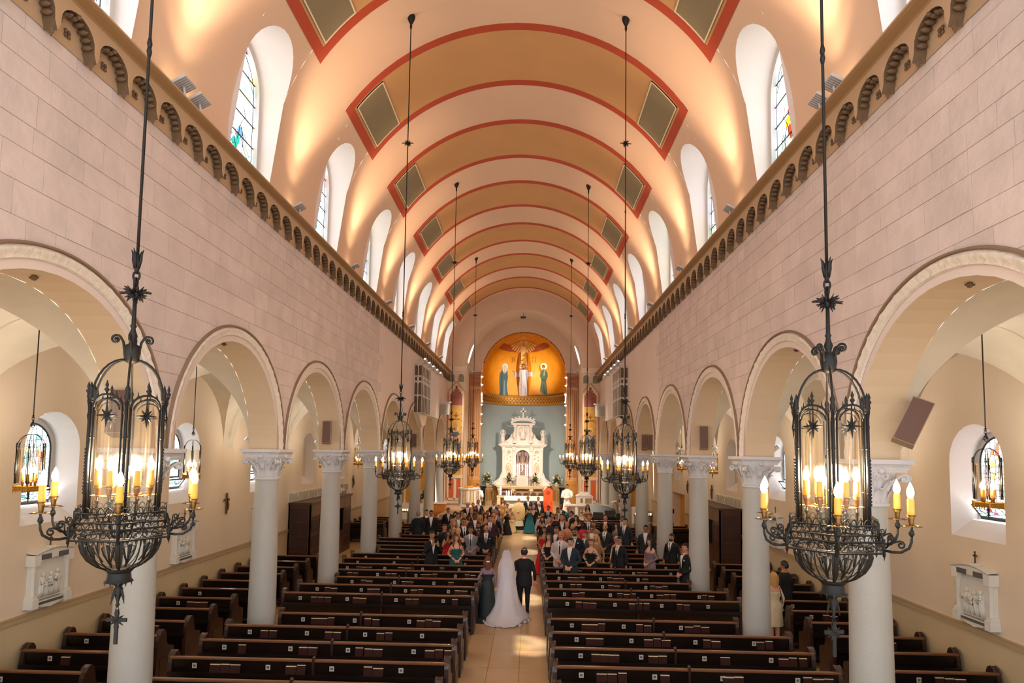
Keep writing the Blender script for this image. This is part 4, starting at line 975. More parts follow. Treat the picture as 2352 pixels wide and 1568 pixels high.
# side panels of the chancel front: gabled tablet, gilded saint, orange doors
def flat_poly(m, pts, y): return m.add([(x, y, z) for x, z in pts], [tuple(range(len(pts)))])
RUST = mat('rust_tablet', '#96503e', .6, var=.1, vscale=8); ROSE = mat('rose_relief', '#c9977c', .6); ORG = mat('orange_door', '#cf5a26', .5, var=.08)
def fz_(t, pts, nm, col, y, h=.01):
    m = M(); m.prism(pts, lambda a, b, q: (a, -y-q, b), 0, h); return m.obj(nm, mat('paint_'+col.strip('#'), col, .6, var=.05, vscale=7), t)
for s in (-1, 1):
    t = thing('wall_panel', 'tall gabled %s wall panel with rust tablet, gilded saint and orange doors' % SIDE[s], 'wall panel', (s*4.22, YE, 0))
    m = M(); m.prism([(-.50, 1.15), (.50, 1.15), (.50, 8.02), (0, 8.62), (-.50, 8.02)], lambda a, b, q: (a, -q, b), 0, .05); m.obj('surround', P_chl, t)
    m = M()
    for a, b in (((-.5, 8.02), (0, 8.62)), ((0, 8.62), (.5, 8.02)), ((-.5, 1.2), (-.5, 8.02)), ((.5, 1.2), (.5, 8.02))): m.tube([(a[0], -.06, a[1]), (b[0], -.06, b[1])], .035, 5)
    m.obj('moulding', PIL, t)
    fz_(t, [(-.38, 7.12), (.38, 7.12), (.38, 7.85), (.28, 7.85), (.28, 8.0), (.17, 8.0), (.17, 8.14), (.07, 8.14), (.07, 8.36), (-.07, 8.36), (-.07, 8.14), (-.17, 8.14), (-.17, 8.0), (-.28, 8.0), (-.28, 7.85), (-.38, 7.85)], 'tablet', '#96503e', .05, .02)
    m = M(); m.tube([(.13*cos(a*pi/8), -.08, 7.98+.13*sin(a*pi/8)) for a in range(16)], .022, 5, loop=True); m.tube([(.05*cos(a*pi/6), -.08, 7.98+.05*sin(a*pi/6)) for a in range(12)], .015, 4, loop=True)
    m.tube([(-.36, -.08, 7.68), (-.2, -.08, 7.82), (0, -.08, 7.72), (.2, -.08, 7.82), (.36, -.08, 7.68)], .02, 4)
    for i in range(7):
        for x in (-.26, -.20, .20, .26): m.sphere((x, -.075, 7.18+.068*i), .018, 5, 3)
    m.obj('tablet_relief', ROSE, t, smooth='all')
    fz_(t, [(-.38, 2.75), (.38, 2.75), (.38, 7.10), (-.38, 7.10)], 'gold_ground', '#dba548', .05, .015)
    m = M(); m.tube([(-.25, -.075, 6.25), (.25, -.075, 6.25)], .03, 4); m.tube([(0, -.075, 6.3), (0, -.075, 6.7)], .02, 4)
    for i in range(5): a = .4+.58*i; m.tube([(0, -.075, 6.42), (.2*cos(a), -.075, 6.42+.22*sin(a))], [.025, .008], 4)
    for x in (-.34, .34):
        for i in range(9): m.tube(spiral((x, -.075, 3.2+.42*i), .045, .01, 0, 1.3, 8, (1, 0, 0), (0, 0, 1)), .01, 3)
    m.obj('gilt_scrollwork', mat('gilt_dark', '#a8701c', .5, .3), t, smooth='all')
    halo = [(.19*cos(a*pi/10), 5.62+.19*sin(a*pi/10)) for a in range(20)]; fz_(t, halo, 'halo', '#f0c468', .065)
    if s < 0:
        fz_(t, [(-.30, 3.0), (-.26, 4.4), (-.34, 5.0), (-.20, 5.42), (.12, 5.46), (.30, 5.2), (.34, 4.6), (.26, 4.0), (.28, 3.0)], 'robe', '#5c626e', .07, .03)
        fz_(t, [(-.16, 5.44), (-.30, 5.1), (-.22, 4.75), (.0, 5.0), (.14, 4.6), (.32, 4.9), (.26, 5.3), (.1, 5.5)], 'cape', '#d9a888', .10, .015)
        fz_(t, [(-.2, 5.42), (-.3, 5.22), (0, 5.1), (.26, 5.3), (.14, 5.46)], 'shoulder_cape', '#555a64', .115, .01)
        fz_(t, [(.0, 4.9), (.16, 4.95), (.2, 4.65), (.06, 4.6)], 'book', '#3d434c', .12, .01)
        fz_(t, [(-.10, 5.70), (-.12, 5.92), (0, 6.12), (.10, 5.92), (.09, 5.70)], 'mitre', '#b99a5e', .09, .02)
        m = M(); m.tube([(-.33, -.10, 3.1), (-.33, -.10, 5.6)]+spiral((-.27, -.10, 5.68), .07, .02, pi, -1.2, 10, (1, 0, 0), (0, 0, 1)), .014, 5); m.obj('staff', F_dark, t)
    else:
        fz_(t, [(-.30, 3.0), (-.30, 5.1), (-.22, 5.36), (.22, 5.36), (.30, 5.1), (.30, 3.0)], 'robe', '#566068', .07, .03)
        for x in (-.17, -.06, .06, .17): fz_(t, [(x-.015, 3.05), (x+.015, 3.05), (x+.01, 4.9), (x-.01, 4.9)], 'robe_fold', '#39424a', .10, .01)
        fz_(t, [(-.2, 5.34), (-.1, 5.5), (.1, 5.5), (.2, 5.34), (.0, 5.05)], 'collar', '#caa78e', .10, .01)
        fz_(t, [(-.34, 4.5), (-.30, 4.7), (-.42, 3.9), (-.46, 3.7)], 'sleeve', '#6f786e', .10, .01)
    m = M().sphere((0, -.09, 5.62), .085, 10, 8, sy=.6, sz=1.25); m.obj('face', mat('painted_face', '#b98a66', .6), t, smooth='all')
    fz_(t, [(-.5, 2.55), (.5, 2.55), (.5, 2.75), (-.5, 2.75)], 'sill', '#e6cfa8', .05, .08)
    for x in (-.24, .24):
        fz_(t, [(x-.13, 1.32), (x+.13, 1.32), (x+.13, 2.5), (x-.13, 2.5)], 'orange_panel', '#d25f28', .05, .012)
    m = M()
    for x in (-.42, 0, .42): m.box(x-.045, x+.045, -.11, -.05, 1.22, 2.55)
    m.box(-.5, .5, -.11, -.05, 1.18, 1.30); m.obj('white_frame', P_chl, t)
    m = M(); x0, x1 = sorted((s*(RI-4.22*1), s*(VR-4.22))); m.box(x0, x1, -.12, 0, 1.02, 1.14); m.box(x0, x1, -.08, 0, .95, 1.02); m.obj('plinth_moulding', P_chl, t)

# steps and platform
STEPM = mat('sanctuary_stone', '#cfae80', .4, var=.06, vscale=2); CARP = mat('green_carpet', '#17261f', .9, var=.1, vscale=40)
for i, y in enumerate((35.15, 35.55, 35.95, 36.35)):
    m = M(); m.box(-4.75, 4.75, y, (46.2 if i == 3 else 36.4+.0), .15*i+.001, .15*(i+1)); st = m.obj('trim_%d' % (6+i), STEPM, kind='structure')
    m = M(); y1 = y+.40 if i < 3 else 37.0
    m.box(-.85, 1.3, y-.012, y1-.0, .15*(i+1), .15*(i+1)+.008); m.box(-.85, 1.3, y-.012, y-.001, .15*i+.002, .15*(i+1)+.008); m.obj('carpet_runner', CARP, st)

# reredos
RX, RY = -.03, 44.5
t = thing('reredos', 'white marble altarpiece with arched niche, pediment and cross in the apse', 'altarpiece', (RX, RY, 0))
m = M()
for z0, z1, w, d in ((1.92, 2.02, 1.92, .55), (2.02, 2.18, 1.82, .45), (2.18, 2.40, 1.66, .40)): m.box(-w, w, -d, .2, z0, z1)
m.obj('plinth', MB_, t)
def sidewing(m, s): m.prism([(s*1.75, 2.0), (s*1.42, 2.42), (s*1.42, 2.9), (s*1.60, 2.42), (s*2.1, 2.05), (s*2.1, 1.95)], lambda a, b, q: (a, q, b), -.2, .2)
m = M(); sidewing(m, -1); sidewing(m, 1); m.obj('wing', MB_, t)
m = M(); o = [(-1.42, 2.40), (-.47, 2.40), (-.47, 3.95)]+[(-.47*cos(pi*i/12), 3.95+.42*sin(pi*i/12)) for i in range(1, 12)]+[(.47, 3.95), (.47, 2.40), (1.42, 2.40), (1.42, 4.58), (-1.42, 4.58)]
half = [(-1.42, 2.40), (-.47, 2.40), (-.47, 3.95)]+[(-.47*cos(pi*i/12), 3.95+.42*sin(pi*i/12)) for i in range(1, 7)]+[(0, 4.58), (-1.42, 4.58)]
m.prism(half, lambda a, b, q: (a, q, b), -.12, .12); m.prism([(-a, b) for a, b in half], lambda a, b, q: (a, q, b), -.12, .12)
m.box(-.5, .5, .12, .2, 2.4, 4.5); m.obj('lower_storey', MB_, t)
m = M()
for s in (-1, 1):
    for x in (1.33, .60):
        m.box(s*x-.09, s*x+.09, -.22, -.12, 2.40, 2.62); m.box(s*x-.065, s*x+.065, -.19, -.12, 2.62, 4.30); m.box(s*x-.10, s*x+.10, -.24, -.12, 4.30, 4.56)
        m.sphere((s*x, -.2, 4.42), .07, 8, 5)
m.obj('pilasters', MB_, t)
m = M()
for s in (-1, 1):
    c = (s*.96, -.13, 3.1); m.tube([(c[0]+.17*cos(a*pi/10), c[1], c[2]+.36*sin(a*pi/10)) for a in range(20)], .03, 5, loop=True); m.sphere((c[0], -.13, 3.1), .10, 8, 6, sy=.5, sz=2.2)
    for q in range(4): m.sphere((c[0]+.12*(-1)**q, -.14, 3.65+.12*q), .05, 6, 4)
    m.tube(spiral((c[0], -.14, 4.2), .14, .03, 0, 1.5, 12, (1, 0, 0), (0, 0, 1)), .022, 4)
m.obj('carved_ovals', mat('warm_marble', '#dcb998', .45, var=.08, vscale=5), t, smooth='all')
m = M()
for z0, z1, w, d in ((4.56, 4.62, 1.50, .22), (4.62, 4.70, 1.60, .30), (4.70, 4.78, 1.68, .36)): m.box(-w, w, -d, .2, z0, z1)
m.obj('cornice', MB_, t)
m = M()
for s in (-1, 1):
    sc = [(1.42, 4.78), (1.42, 4.95), (1.2, 5.02), (1.0, 5.14), (.86, 5.32), (.80, 5.5), (.55, 5.5), (.55, 4.78)]
    m.prism([(s*a, b) for a, b in sc], lambda a, b, q: (a, q, b), -.1, .12); m.tube(spiral((s*1.12, -.12, 4.95), .12, .03, 0, 1.4*s, 12, (1, 0, 0), (0, 0, 1)), .03, 5); m.tube(spiral((s*.78, -.12, 5.30), .10, .03, 0, 1.4*s, 12, (1, 0, 0), (0, 0, 1)), .03, 5)
m.obj('volute', MB_, t, smooth=30)
m = M(); m.box(-.64, .64, -.1, .15, 4.78, 6.12)
for s in (-1, 1):
    m.box(s*.55-.12, s*.55+.12, -.24, -.1, 4.85, 5.05); m.lathe([(.09, 5.05), (.075, 5.1), (.07, 5.9), (.1, 6.0)], (s*.55, -.2, 0), 10); m.box(s*.55-.12, s*.55+.12, -.30, -.1, 6.0, 6.14)
    m.sphere((s*.60, -.24, 5.45), .12, 8, 6, sz=2.0)
m.obj('upper_storey', MB_, t, smooth=30)
m = M(); fig = [(.16, 5.1), (.18, 5.3), (.16, 5.6), (.13, 5.75), (.07, 5.82), (.085, 5.9), (.07, 5.98), (.01, 6.02)]
m.lathe([(r, z) for r, z in fig], (0, -.16, 0), 12, sy=.7); m.sphere((-.15, -.2, 5.55), .07, 6, 5, sz=1.8); m.sphere((.13, -.22, 5.62), .075, 6, 5); m.tube([(.3*cos(a*pi/12), -.12, 5.62+.42*sin(a*pi/12)) for a in range(-3, 16)], .03, 5)
m.obj('relief_figure', MB_, t, smooth='all')
m = M(); m.ringloft([[(.80*cos(a), y, z0+.30*sin(a)) for a in [pi*i/14 for i in range(15)]] for y, z0 in ((-.32, 6.12), (-.32, 6.22), (.15, 6.22))], closed=False, cap=False)
m.ringloft([[(.86*cos(pi*i/14), -.36, 6.2+.32*sin(pi*i/14)) for i in range(15)], [(.86*cos(pi*i/14), -.36, 6.30+.32*sin(pi*i/14)) for i in range(15)], [(.86*cos(pi*i/14), .15, 6.30+.32*sin(pi*i/14)) for i in range(15)]], closed=False, cap=False)
m.box(-.82, .82, -.34, .15, 6.12, 6.24)
for i in range(9): a = pi*(i+.5)/9; m.box(.82*cos(a)-.04, .82*cos(a)+.04, -.34, -.2, 6.30+.32*sin(a), 6.42+.32*sin(a))
for s in (-1, 1): m.box(s*.80-.05, s*.80+.05, -.34, 0, 6.2, 6.55)
m.obj('pediment', MB_, t)
m = M(); m.box(-.045, .045, -.14, -.06, 6.55, 7.32); m.box(-.20, .20, -.14, -.06, 7.02, 7.12)
for p in ((0, 7.32), (-.2, 7.07), (.2, 7.07)): m.sphere((p[0], -.10, p[1]), .055, 8, 5)
m.obj('cross', MB_, t)
m = M(); m.add([(-.47, .11, 2.4), (.47, .11, 2.4), (.47, .11, 4.4), (-.47, .11, 4.4)], [(0, 1, 2, 3)]); m.obj('niche_back', mat('niche_mauve', '#8d7672', .7, var=.15, vscale=8), t)
m = M()
for s in (-1, 1):
    m.ringloft([[(s*(.47-.02*i-w), -.05+.03*sin(i*2.2), 4.3-(i*.12)) for w in (0, .10+.02*i, .16+.03*i if i < 3 else .1)] for i in range(7)], closed=False, cap=False)
    m.sphere((s*.22, -.06, 4.1), .12, 6, 5, sz=1.5)
m.obj('niche_drapery', mat('drape_mauve', '#a08a88', .8), t, smooth='all')
for s in (-1, 1):
    st = thing('statue', 'small white marble saint statue standing on the %s end of the altarpiece' % SIDE[s], 'statue', (RX+s*1.40, RY-.12, 4.78), 0)
    m = M(); m.lathe([(.17, 0), (.17, .07), (.12, .09), (.14, .12), (.15, .35), (.13, .6), (.14, .72), (.05, .78), (.075, .85), (.065, .93), (.01, .97)], n=12, sy=.8); m.sphere((s*-.06, -.12, .55), .05, 6, 5, sz=2); m.sphere((.06, -.12, .60), .05, 6, 5, sz=1.6); m.obj('figure', MB_, st, smooth=40)
    m = M(); m.tube([(.16*cos(a*pi/10), .06, .78+.2*sin(a*pi/10)) for a in range(-2, 13)], .03, 5); m.obj('canopy', MB_, st, smooth='all')
# crucifix with candle shapes glowing for the lit niche, behind the tabernacle
t = thing('tabernacle', 'white and silver domed tabernacle below the altarpiece niche', 'tabernacle', (RX, RY-.75, 1.95))
m = M(); m.box(-.42, .42, -.2, .2, 0, .62); m.box(-.46, .46, -.24, .24, .62, .68); m.obj('body', MB_, t)
m = M(); m.box(-.3, .3, -.22, -.2, .08, .56); m.obj('door', mat('pale_door', '#d8c6bc', .4), t)
m = M()
for s in (-1, 1): m.lathe([(.04, 0), (.03, .05), (.03, .6), (.05, .66), (.02, .7), (.035, .78), (.005, .86)], (s*.42, -.24, 0), 8)
m.obj('colonnette', mat('silver', '#d8dce0', .25, .8), t, smooth=True)
m = M(); m.ringloft([[(.44*cos(pi*i/12)*(1-.0), y, .70+.24*sin(pi*i/12)+.05*sin(pi*i/3)) for i in range(13)] for y in (-.2, .2)], closed=False, cap=False); m.sphere((0, -.1, .97), .05, 8, 5)
m.obj('dome', mat('silver', '#d8dce0', .25, .8), t, smooth='all')
t = thing('crucifix', 'standing crucifix in the lit altarpiece niche', 'crucifix', (RX, RY-.28, 2.4))
m = M(); m.box(-.022, .022, -.02, .02, 0, 1.35); m.box(-.26, .26, -.02, .02, 1.02, 1.07); m.lathe([(.14, 0), (.12, .05), (.04, .1), (.03, .2)], n=8); m.obj('cross', GOLDR, t)
m = M(); m.tube([(0, -.04, .55), (0, -.045, .75), (0, -.05, .95)], [.03, .045, .05], 6); m.tube([(-.22, -.04, 1.05), (0, -.045, .95), (.22, -.04, 1.05)], .02, 5); m.sphere((0, -.06, 1.05), .045, 6, 5); m.obj('figure', MB_, t, smooth='all')
for s, j in ((-1, 0), (-1, 1), (1, 0), (1, 1)):
    t = thing('niche_glow_candle', 'glowing candle shape standing for the lit interior of the altarpiece niche, %s %s' % (('outer', 'inner')[j], SIDE[s]), 'candle', (RX+s*(.36-.13*j), RY-.3, 2.4), 0, 'glowing niche candles')
    M().lathe([(.05, 0), (.03, .03), (.028, .2), (.03, .22)], n=8).obj('holder', GOLDR, t); M().lathe([(.028, .22), (.028, .78), (.01, .8)], n=8).obj('candle', emis('niche_glow', '#ffeede', 4), t); M().lathe([(.01, .8), (.035, .86), (.02, .95), (.002, 1.02)], n=8).obj('flame', BULB, t)  # shafts glow in place of the niche's bright interior
nl = lamp('niche_lamp', 'POINT', (RX, RY-.55, 3.1), 6, (1, .95, .92), None, shadow_soft_size=.06)

# high altar table with arcade, side cupboards along the apse wall
t = thing('high_altar', 'cream marble altar table with arcaded front below the altarpiece', 'altar', (RX, 43.75, PLZ))
m = M(); m.box(-1.72, 1.72, -.45, .35, 1.24, 1.34); m.box(-1.66, 1.66, -.4, .3, 1.16, 1.24); m.obj('mensa', MB_c, t)
m = M()
for x in (-1.55, -.62, .62, 1.55): M().box(x-.10, x+.10, -.35, -.18, 0, .12).lathe([(.075, .12), (.065, .2), (.06, .85), (.1, .95), (.1, 1.0)], (x, -.26, 0), 8).box(x-.12, x+.12, -.38, -.14, 1.0, 1.16).obj('leg', MB_c, t, smooth=30)
m = M()
for a, b in ((-1.45, -.74), (-.5, .5), (.74, 1.45)):
    c = (a+b)/2; w = (b-a)/2
    m.ringloft([[(c-w*cos(pi*i/12), -.22, .88+min(w, .26)*sin(pi*i/12)) for i in range(13)], [(c-w*cos(pi*i/12), -.22, 1.16) for i in range(13)]], closed=False, cap=False)
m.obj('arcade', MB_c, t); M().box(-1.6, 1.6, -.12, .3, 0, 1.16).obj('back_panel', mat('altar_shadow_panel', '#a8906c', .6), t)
for s in (-1, 1):
    m = M(); m.ringloft([[ap(s*(.72+.85*i/8), z, h) for i in range(9)] for z, h in ((PLZ, .38), (1.80, .38), (1.80, .44), (1.92, .44), (1.92, .0))], closed=False, cap=False)
    t = m.obj('side_cabinet', MB_c, None, smooth=30, label='curved cream marble cupboard along the %s side of the apse wall' % SIDE[s], category='cabinet')
    for j in range(3):
        th = s*(.86+.26*j); m = M(); q = [(-.085, .8), (.085, .8)]+[(.085*cos(pi*i/8), 1.45+.13*sin(pi*i/8)) for i in range(9)]
        m.add([ap(th+a, z+.1, .40) for a, z in q], [tuple(range(len(q)))]); m.obj('door_panel', mat('cupboard_door', '#c4924e', .5), t)
# row of brown arched chairs behind the altar
for i in range(6):
    t = thing('chair', 'brown arched-back chair in front of the high altar, %s from the left' % ORD[i], 'chair', (-1.25+.50*i, 42.6, PLZ), 0, 'altar chairs')
    m = M(); m.prism([(-.2, .45), (.2, .45), (.2, .78)]+[(.2*cos(pi*j/8), .78+.16*sin(pi*j/8)) for j in range(1, 8)]+[(-.2, .78)], lambda a, b, q: (a, q, b), .15, .19); m.obj('backrest', mat('chair_brown', '#5a3424', .5), t)
    M().box(-.21, .21, -.22, .18, .42, .47).obj('seat', mat('chair_brown', '#5a3424', .5), t)
    for a, b in ((-.18, -.19), (.18, -.19), (-.18, .16), (.18, .16)): M().box(a-.02, a+.02, b-.02, b+.02, 0, .42).obj('leg', mat('chair_brown', '#5a3424', .5), t)

# forward altar
t = thing('altar', 'white carved altar with cloth in front of the steps', 'altar', (.14, 37.6, PLZ))
m = M(); m.box(-1.0, 1.0, -.38, .38, .08, .92); m.box(-1.05, 1.05, -.43, .43, 0, .08)
for i in range(5): x = -.92+.46*i; m.box(x-.05, x+.05, -.42, -.38, .08, .92)
m.obj('body', MB_, t)
m = M()
for i in range(4): x = -.69+.46*i; m.tube([(x+.14*cos(a*pi/8), -.39, .48+.24*sin(a*pi/8)) for a in range(16)], .018, 4, loop=True); m.sphere((x, -.39, .48), .08, 6, 5, sy=.3, sz=1.6)
m.obj('relief', MB_c, t, smooth='all')
M().box(-1.14, 1.14, -.48, .48, .94, 1.03).obj('altar_cloth', mat('linen', '#f4efe8', .8), t)
m = M(); m.box(-1.14, 1.14, -.50, -.48, .84, 1.03); m.obj('cloth_fall', mat('linen', '#f4efe8', .8), t)
t = thing('long_bench', 'long gold-cream bench table behind the white altar', 'table', (.12, 39.0, PLZ)); M().box(-1.62, 1.62, -.3, .3, .88, .97).obj('top', MB_c, t)
for s in (-1, 1): M().box(s*1.5-.1, s*1.5+.1, -.28, .28, 0, .88).obj('leg', MB_c, t)
m = M().box(-1.4, 1.4, .1, .14, .2, .88); m.obj('panel', mat('bench_gold', '#d8a860', .5), t)
for i, (x, h, r, y) in enumerate(((-1.28, .50, .055, 38.9), (1.42, .48, .055, 38.9), (-.93, .24, .02, 38.9), (-.78, .28, .06, 38.9), (-.62, .24, .02, 38.9))):
    t = thing('candle', '%s white candle on the gold bench, %s from the left' % (('tall', 'tall', 'slim', 'thick', 'slim')[i], ('first', 'fifth', 'second', 'third', 'fourth')[i]), 'candle', (x+.12*0, y, PLZ+.97), 0, 'bench candles')
    M().lathe([(r*1.3, 0), (r*1.3, .02), (r, .03)], n=8).obj('holder', GOLDR, t); M().lathe([(r, .03), (r, h), (r*.4, h+.01)], n=8).obj('candle', emis('white_candle', '#fff6ee', 1.1), t); M().lathe([(.006, h), (.014, h+.03), (.001, h+.08)], n=6).obj('flame', BULB, t)

# flowers
LEAFM = [mat('leaf_a', '#2c3d22', .7, var=.2, vscale=9), mat('leaf_b', '#4a5a30', .7), mat('petal_cream', '#e8dcb4', .7), mat('petal_pink', '#d8b4a0', .7)]
def flower_thing(label, x, y, z, w, h, seed, vase=True, spread=.5):
    r = random.Random(seed); t = thing('flower_arrangement', label, 'flowers', (x, y, z), 0, 'altar flowers')
    if vase: M().lathe([(.10, 0), (.14, .12), (.13, .24), (.10, .28)], n=12).obj('vase', mat('vase_cream', '#cdbb96', .5), t, smooth=True)
    m = M()
    for i in range(150):
        a = r.uniform(0, 2*pi); e = r.uniform(-.35, 1.45); L = r.uniform(.4, 1)
        d = Vector((cos(a)*cos(e)*w, sin(a)*cos(e)*w*.7, .25+max(-.1, sin(e))*h))*1.0
        b = Vector((0, 0, .26)); tip = b+(d-b)*L; s = Vector((-sin(a), cos(a), .3*r.uniform(-1, 1)))*.035*r.uniform(.7, 1.5); mid = b+(tip-b)*.65+Vector((0, 0, .04))
        m.add([b+(tip-b)*.3, mid+s, tip, mid-s], [(0, 1, 2, 3)], r.choice((0, 0, 1)))
    m.obj('foliage', LEAFM, t, kind='stuff')
    fl = []
    for i in range(26):
        a = r.uniform(0, 2*pi); e = r.uniform(-.1, 1.3); L = r.uniform(.55, .9)
        c = (cos(a)*cos(e)*w*L, sin(a)*cos(e)*w*.7*L-.03, .28+sin(e)*h*L); m = M(); q = r.uniform(.035, .06)
        for j in range(5):
            b = 2*pi*j/5; m.add([c, (c[0]+q*cos(b-.4), c[1]-.02, c[2]+q*sin(b-.4)), (c[0]+q*1.25*cos(b), c[1]-.03, c[2]+q*1.25*sin(b)), (c[0]+q*cos(b+.4), c[1]-.02, c[2]+q*sin(b+.4))], [(0, 1, 2, 3)])
        m.sphere(c, .018, 5, 4); m.obj('bloom', LEAFM[2 if r.random() < .75 else 3], t)
for i, (x, w, h, l) in enumerate(((-2.40, .48, .72, 'white and green flower arrangement on the far left cupboard of the apse'), (-.92, .36, .80, 'white lily arrangement left of the tabernacle'), (.86, .36, .80, 'white lily arrangement right of the tabernacle'), (2.32, .48, .70, 'white and green flower arrangement on the far right cupboard of the apse'))):
    flower_thing(l, x, 43.65 if abs(x) > 2 else 43.62, 1.92, w, h, 50+i)
# orange chair
ORC = mat('orange_fabric', '#e8571c', .6)
t = thing('presider_chair', 'tall orange arched-back chair right of the altar', 'chair', (1.60, 38.4, PLZ))
m = M(); m.prism([(-.27, 0), (.27, 0), (.27, 1.25)]+[(.27*cos(pi*j/10), 1.25+.27*sin(pi*j/10)) for j in range(1, 10)]+[(-.27, 1.25)], lambda a, b, q: (a, q, b), .2, .28); m.obj('backrest', ORC, t)
m = M(); m.lathe([(.13, 0), (.13, .012)], n=20); 
for v in range(len(m.v)): x_, y_, z_ = m.v[v]; m.v[v] = (x_, .2-z_, 1.22+y_)
m.obj('medallion', mat('medallion', '#9c3c16', .5), t)
M().box(-.27, .27, -.28, .2, .42, .52).obj('seat', ORC, t); M().box(-.25, .25, -.26, .2, .05, .42).obj('skirt', ORC, t)
for s in (-1, 1): M().box(s*.26-.04, s*.26+.04, -.26, .2, .52, .78).obj('armrest', ORC, t)

# ambo (left), rail and font house (right)
t = thing('pulpit', 'white marble eight-sided pulpit with inlaid panels on the left of the steps', 'pulpit', (-3.05, 37.2, PLZ))
m = M(); m.lathe([(.30, 0), (.36, .05), (.34, .25), (.50, .42), (.62, .5)], n=8); m.obj('pedestal', MB_c, t)
m = M(); m.lathe([(.60, .5), (.60, 1.42), (.66, 1.46), (.66, 1.54)], n=8); m.lathe([(.66, .46), (.66, .54), (.60, .54)], n=8); m.obj('drum', MB_, t)
for i in range(8):
    a = pi/8+pi/4*i; P = lambda u, z, h: ((.556+h)*cos(a)-u*sin(a), (.556+h)*sin(a)+u*cos(a), z)
    for j in range(3):
        z = .66+.23*j; m = M(); m.add([P(-.075, z, .012), P(.075, z, .012), P(.075, z+.19, .012), P(-.075, z+.19, .012)], [(0, 1, 2, 3)]); m.obj('inlay_panel', mat('inlay_cream', '#e0c48c', .5, var=.1), t)
    m = M(); m.tube([P(-.10, .63, .01), P(.10, .63, .01), P(.10, 1.36, .01), P(-.10, 1.36, .01)], .014, 4, loop=True); m.obj('inlay_frame', mat('inlay_bronze', '#8a5a30', .5), t)
M().box(-.28, .28, -.5, -.25, 1.56, 1.64).obj('book_rest', GOLDP, t)
t = thing('altar_rail', 'white marble rail with pierced quatrefoil panels on the right of the steps', 'rail', (3.45, 36.7, .45))
m = M(); m.box(-.95, 1.15, -.12, .12, .78, .88); m.box(-.95, 1.15, -.08, .08, 0, .1)
for x in (-.9, -.3, .36, 1.02): m.box(x-.07, x+.07, -.09, .09, .1, .78)
m.box(-.95, 1.15, -.03, .03, .1, .78); m.obj('rail_body', MB_, t)
for x in (-.6, .03, .69):
    m = M()
    for q in range(4): a = pi/4+q*pi/2; c = (x+.10*cos(a), -.06, .44+.12*sin(a)); m.tube([(c[0]+.09*cos(b*pi/8), -.06, c[2]+.10*sin(b*pi/8)) for b in range(16)], .016, 4, loop=True)
    m.tube([(x-.2, -.06, .2), (x+.2, -.06, .2), (x+.2, -.06, .68), (x-.2, -.06, .68)], .012, 4, loop=True)
    m.obj('quatrefoil', mat('bronze_gilt', '#8f6c30', .4, .5), t, smooth='all')
t = thing('shrine_box', 'white marble house-shaped shrine box with a small glazed opening above the right rail', 'shrine', (3.62, 36.9, 1.33))
m = M(); m.box(-.46, .46, -.3, .3, 0, .44); m.prism([(-.50, .44), (.50, .44), (.34, .56), (-.34, .56)], lambda a, b, q: (a, q, b), -.32, .32); m.box(-.28, .28, -.2, .2, .56, .68); m.obj('body', MB_, t)
M().box(.03, .38, -.31, -.30, .06, .34).obj('glazed_opening', mat('opening_olive', '#9a8a68', .3), t); m = M(); m.box(-.24, -.12, -.31, -.30, .08, .34); m.obj('slot', mat('slot_dark', '#7a6650', .5), t)
m = M(); m.tube([(.02, -.31, .05), (.39, -.31, .05), (.39, -.31, .35), (.02, -.31, .35)], .012, 4, loop=True); m.obj('frame', MB_c, t)
# column pedestals at the chancel
for s in (-1, 1):
    t = thing('column_pedestal', 'ochre panelled pedestal with a white cap carrying the last %s column' % SIDE[s], 'pedestal', (s*CXW, 39.45, 0))
    M().box(-.42, .42, -.42, .42, 0, 1.0).obj('block', OCH, t); M().box(-.47, .47, -.47, .47, 1.0, 1.1).obj('cap', MB_, t)
    M().lathe([(.28, 1.1), (.26, 1.2), (.235, 3.63)], n=32).obj('shaft', S_shaft, t, smooth=30); link('capital', cap_me, t); link('abacus', aba_me, t)

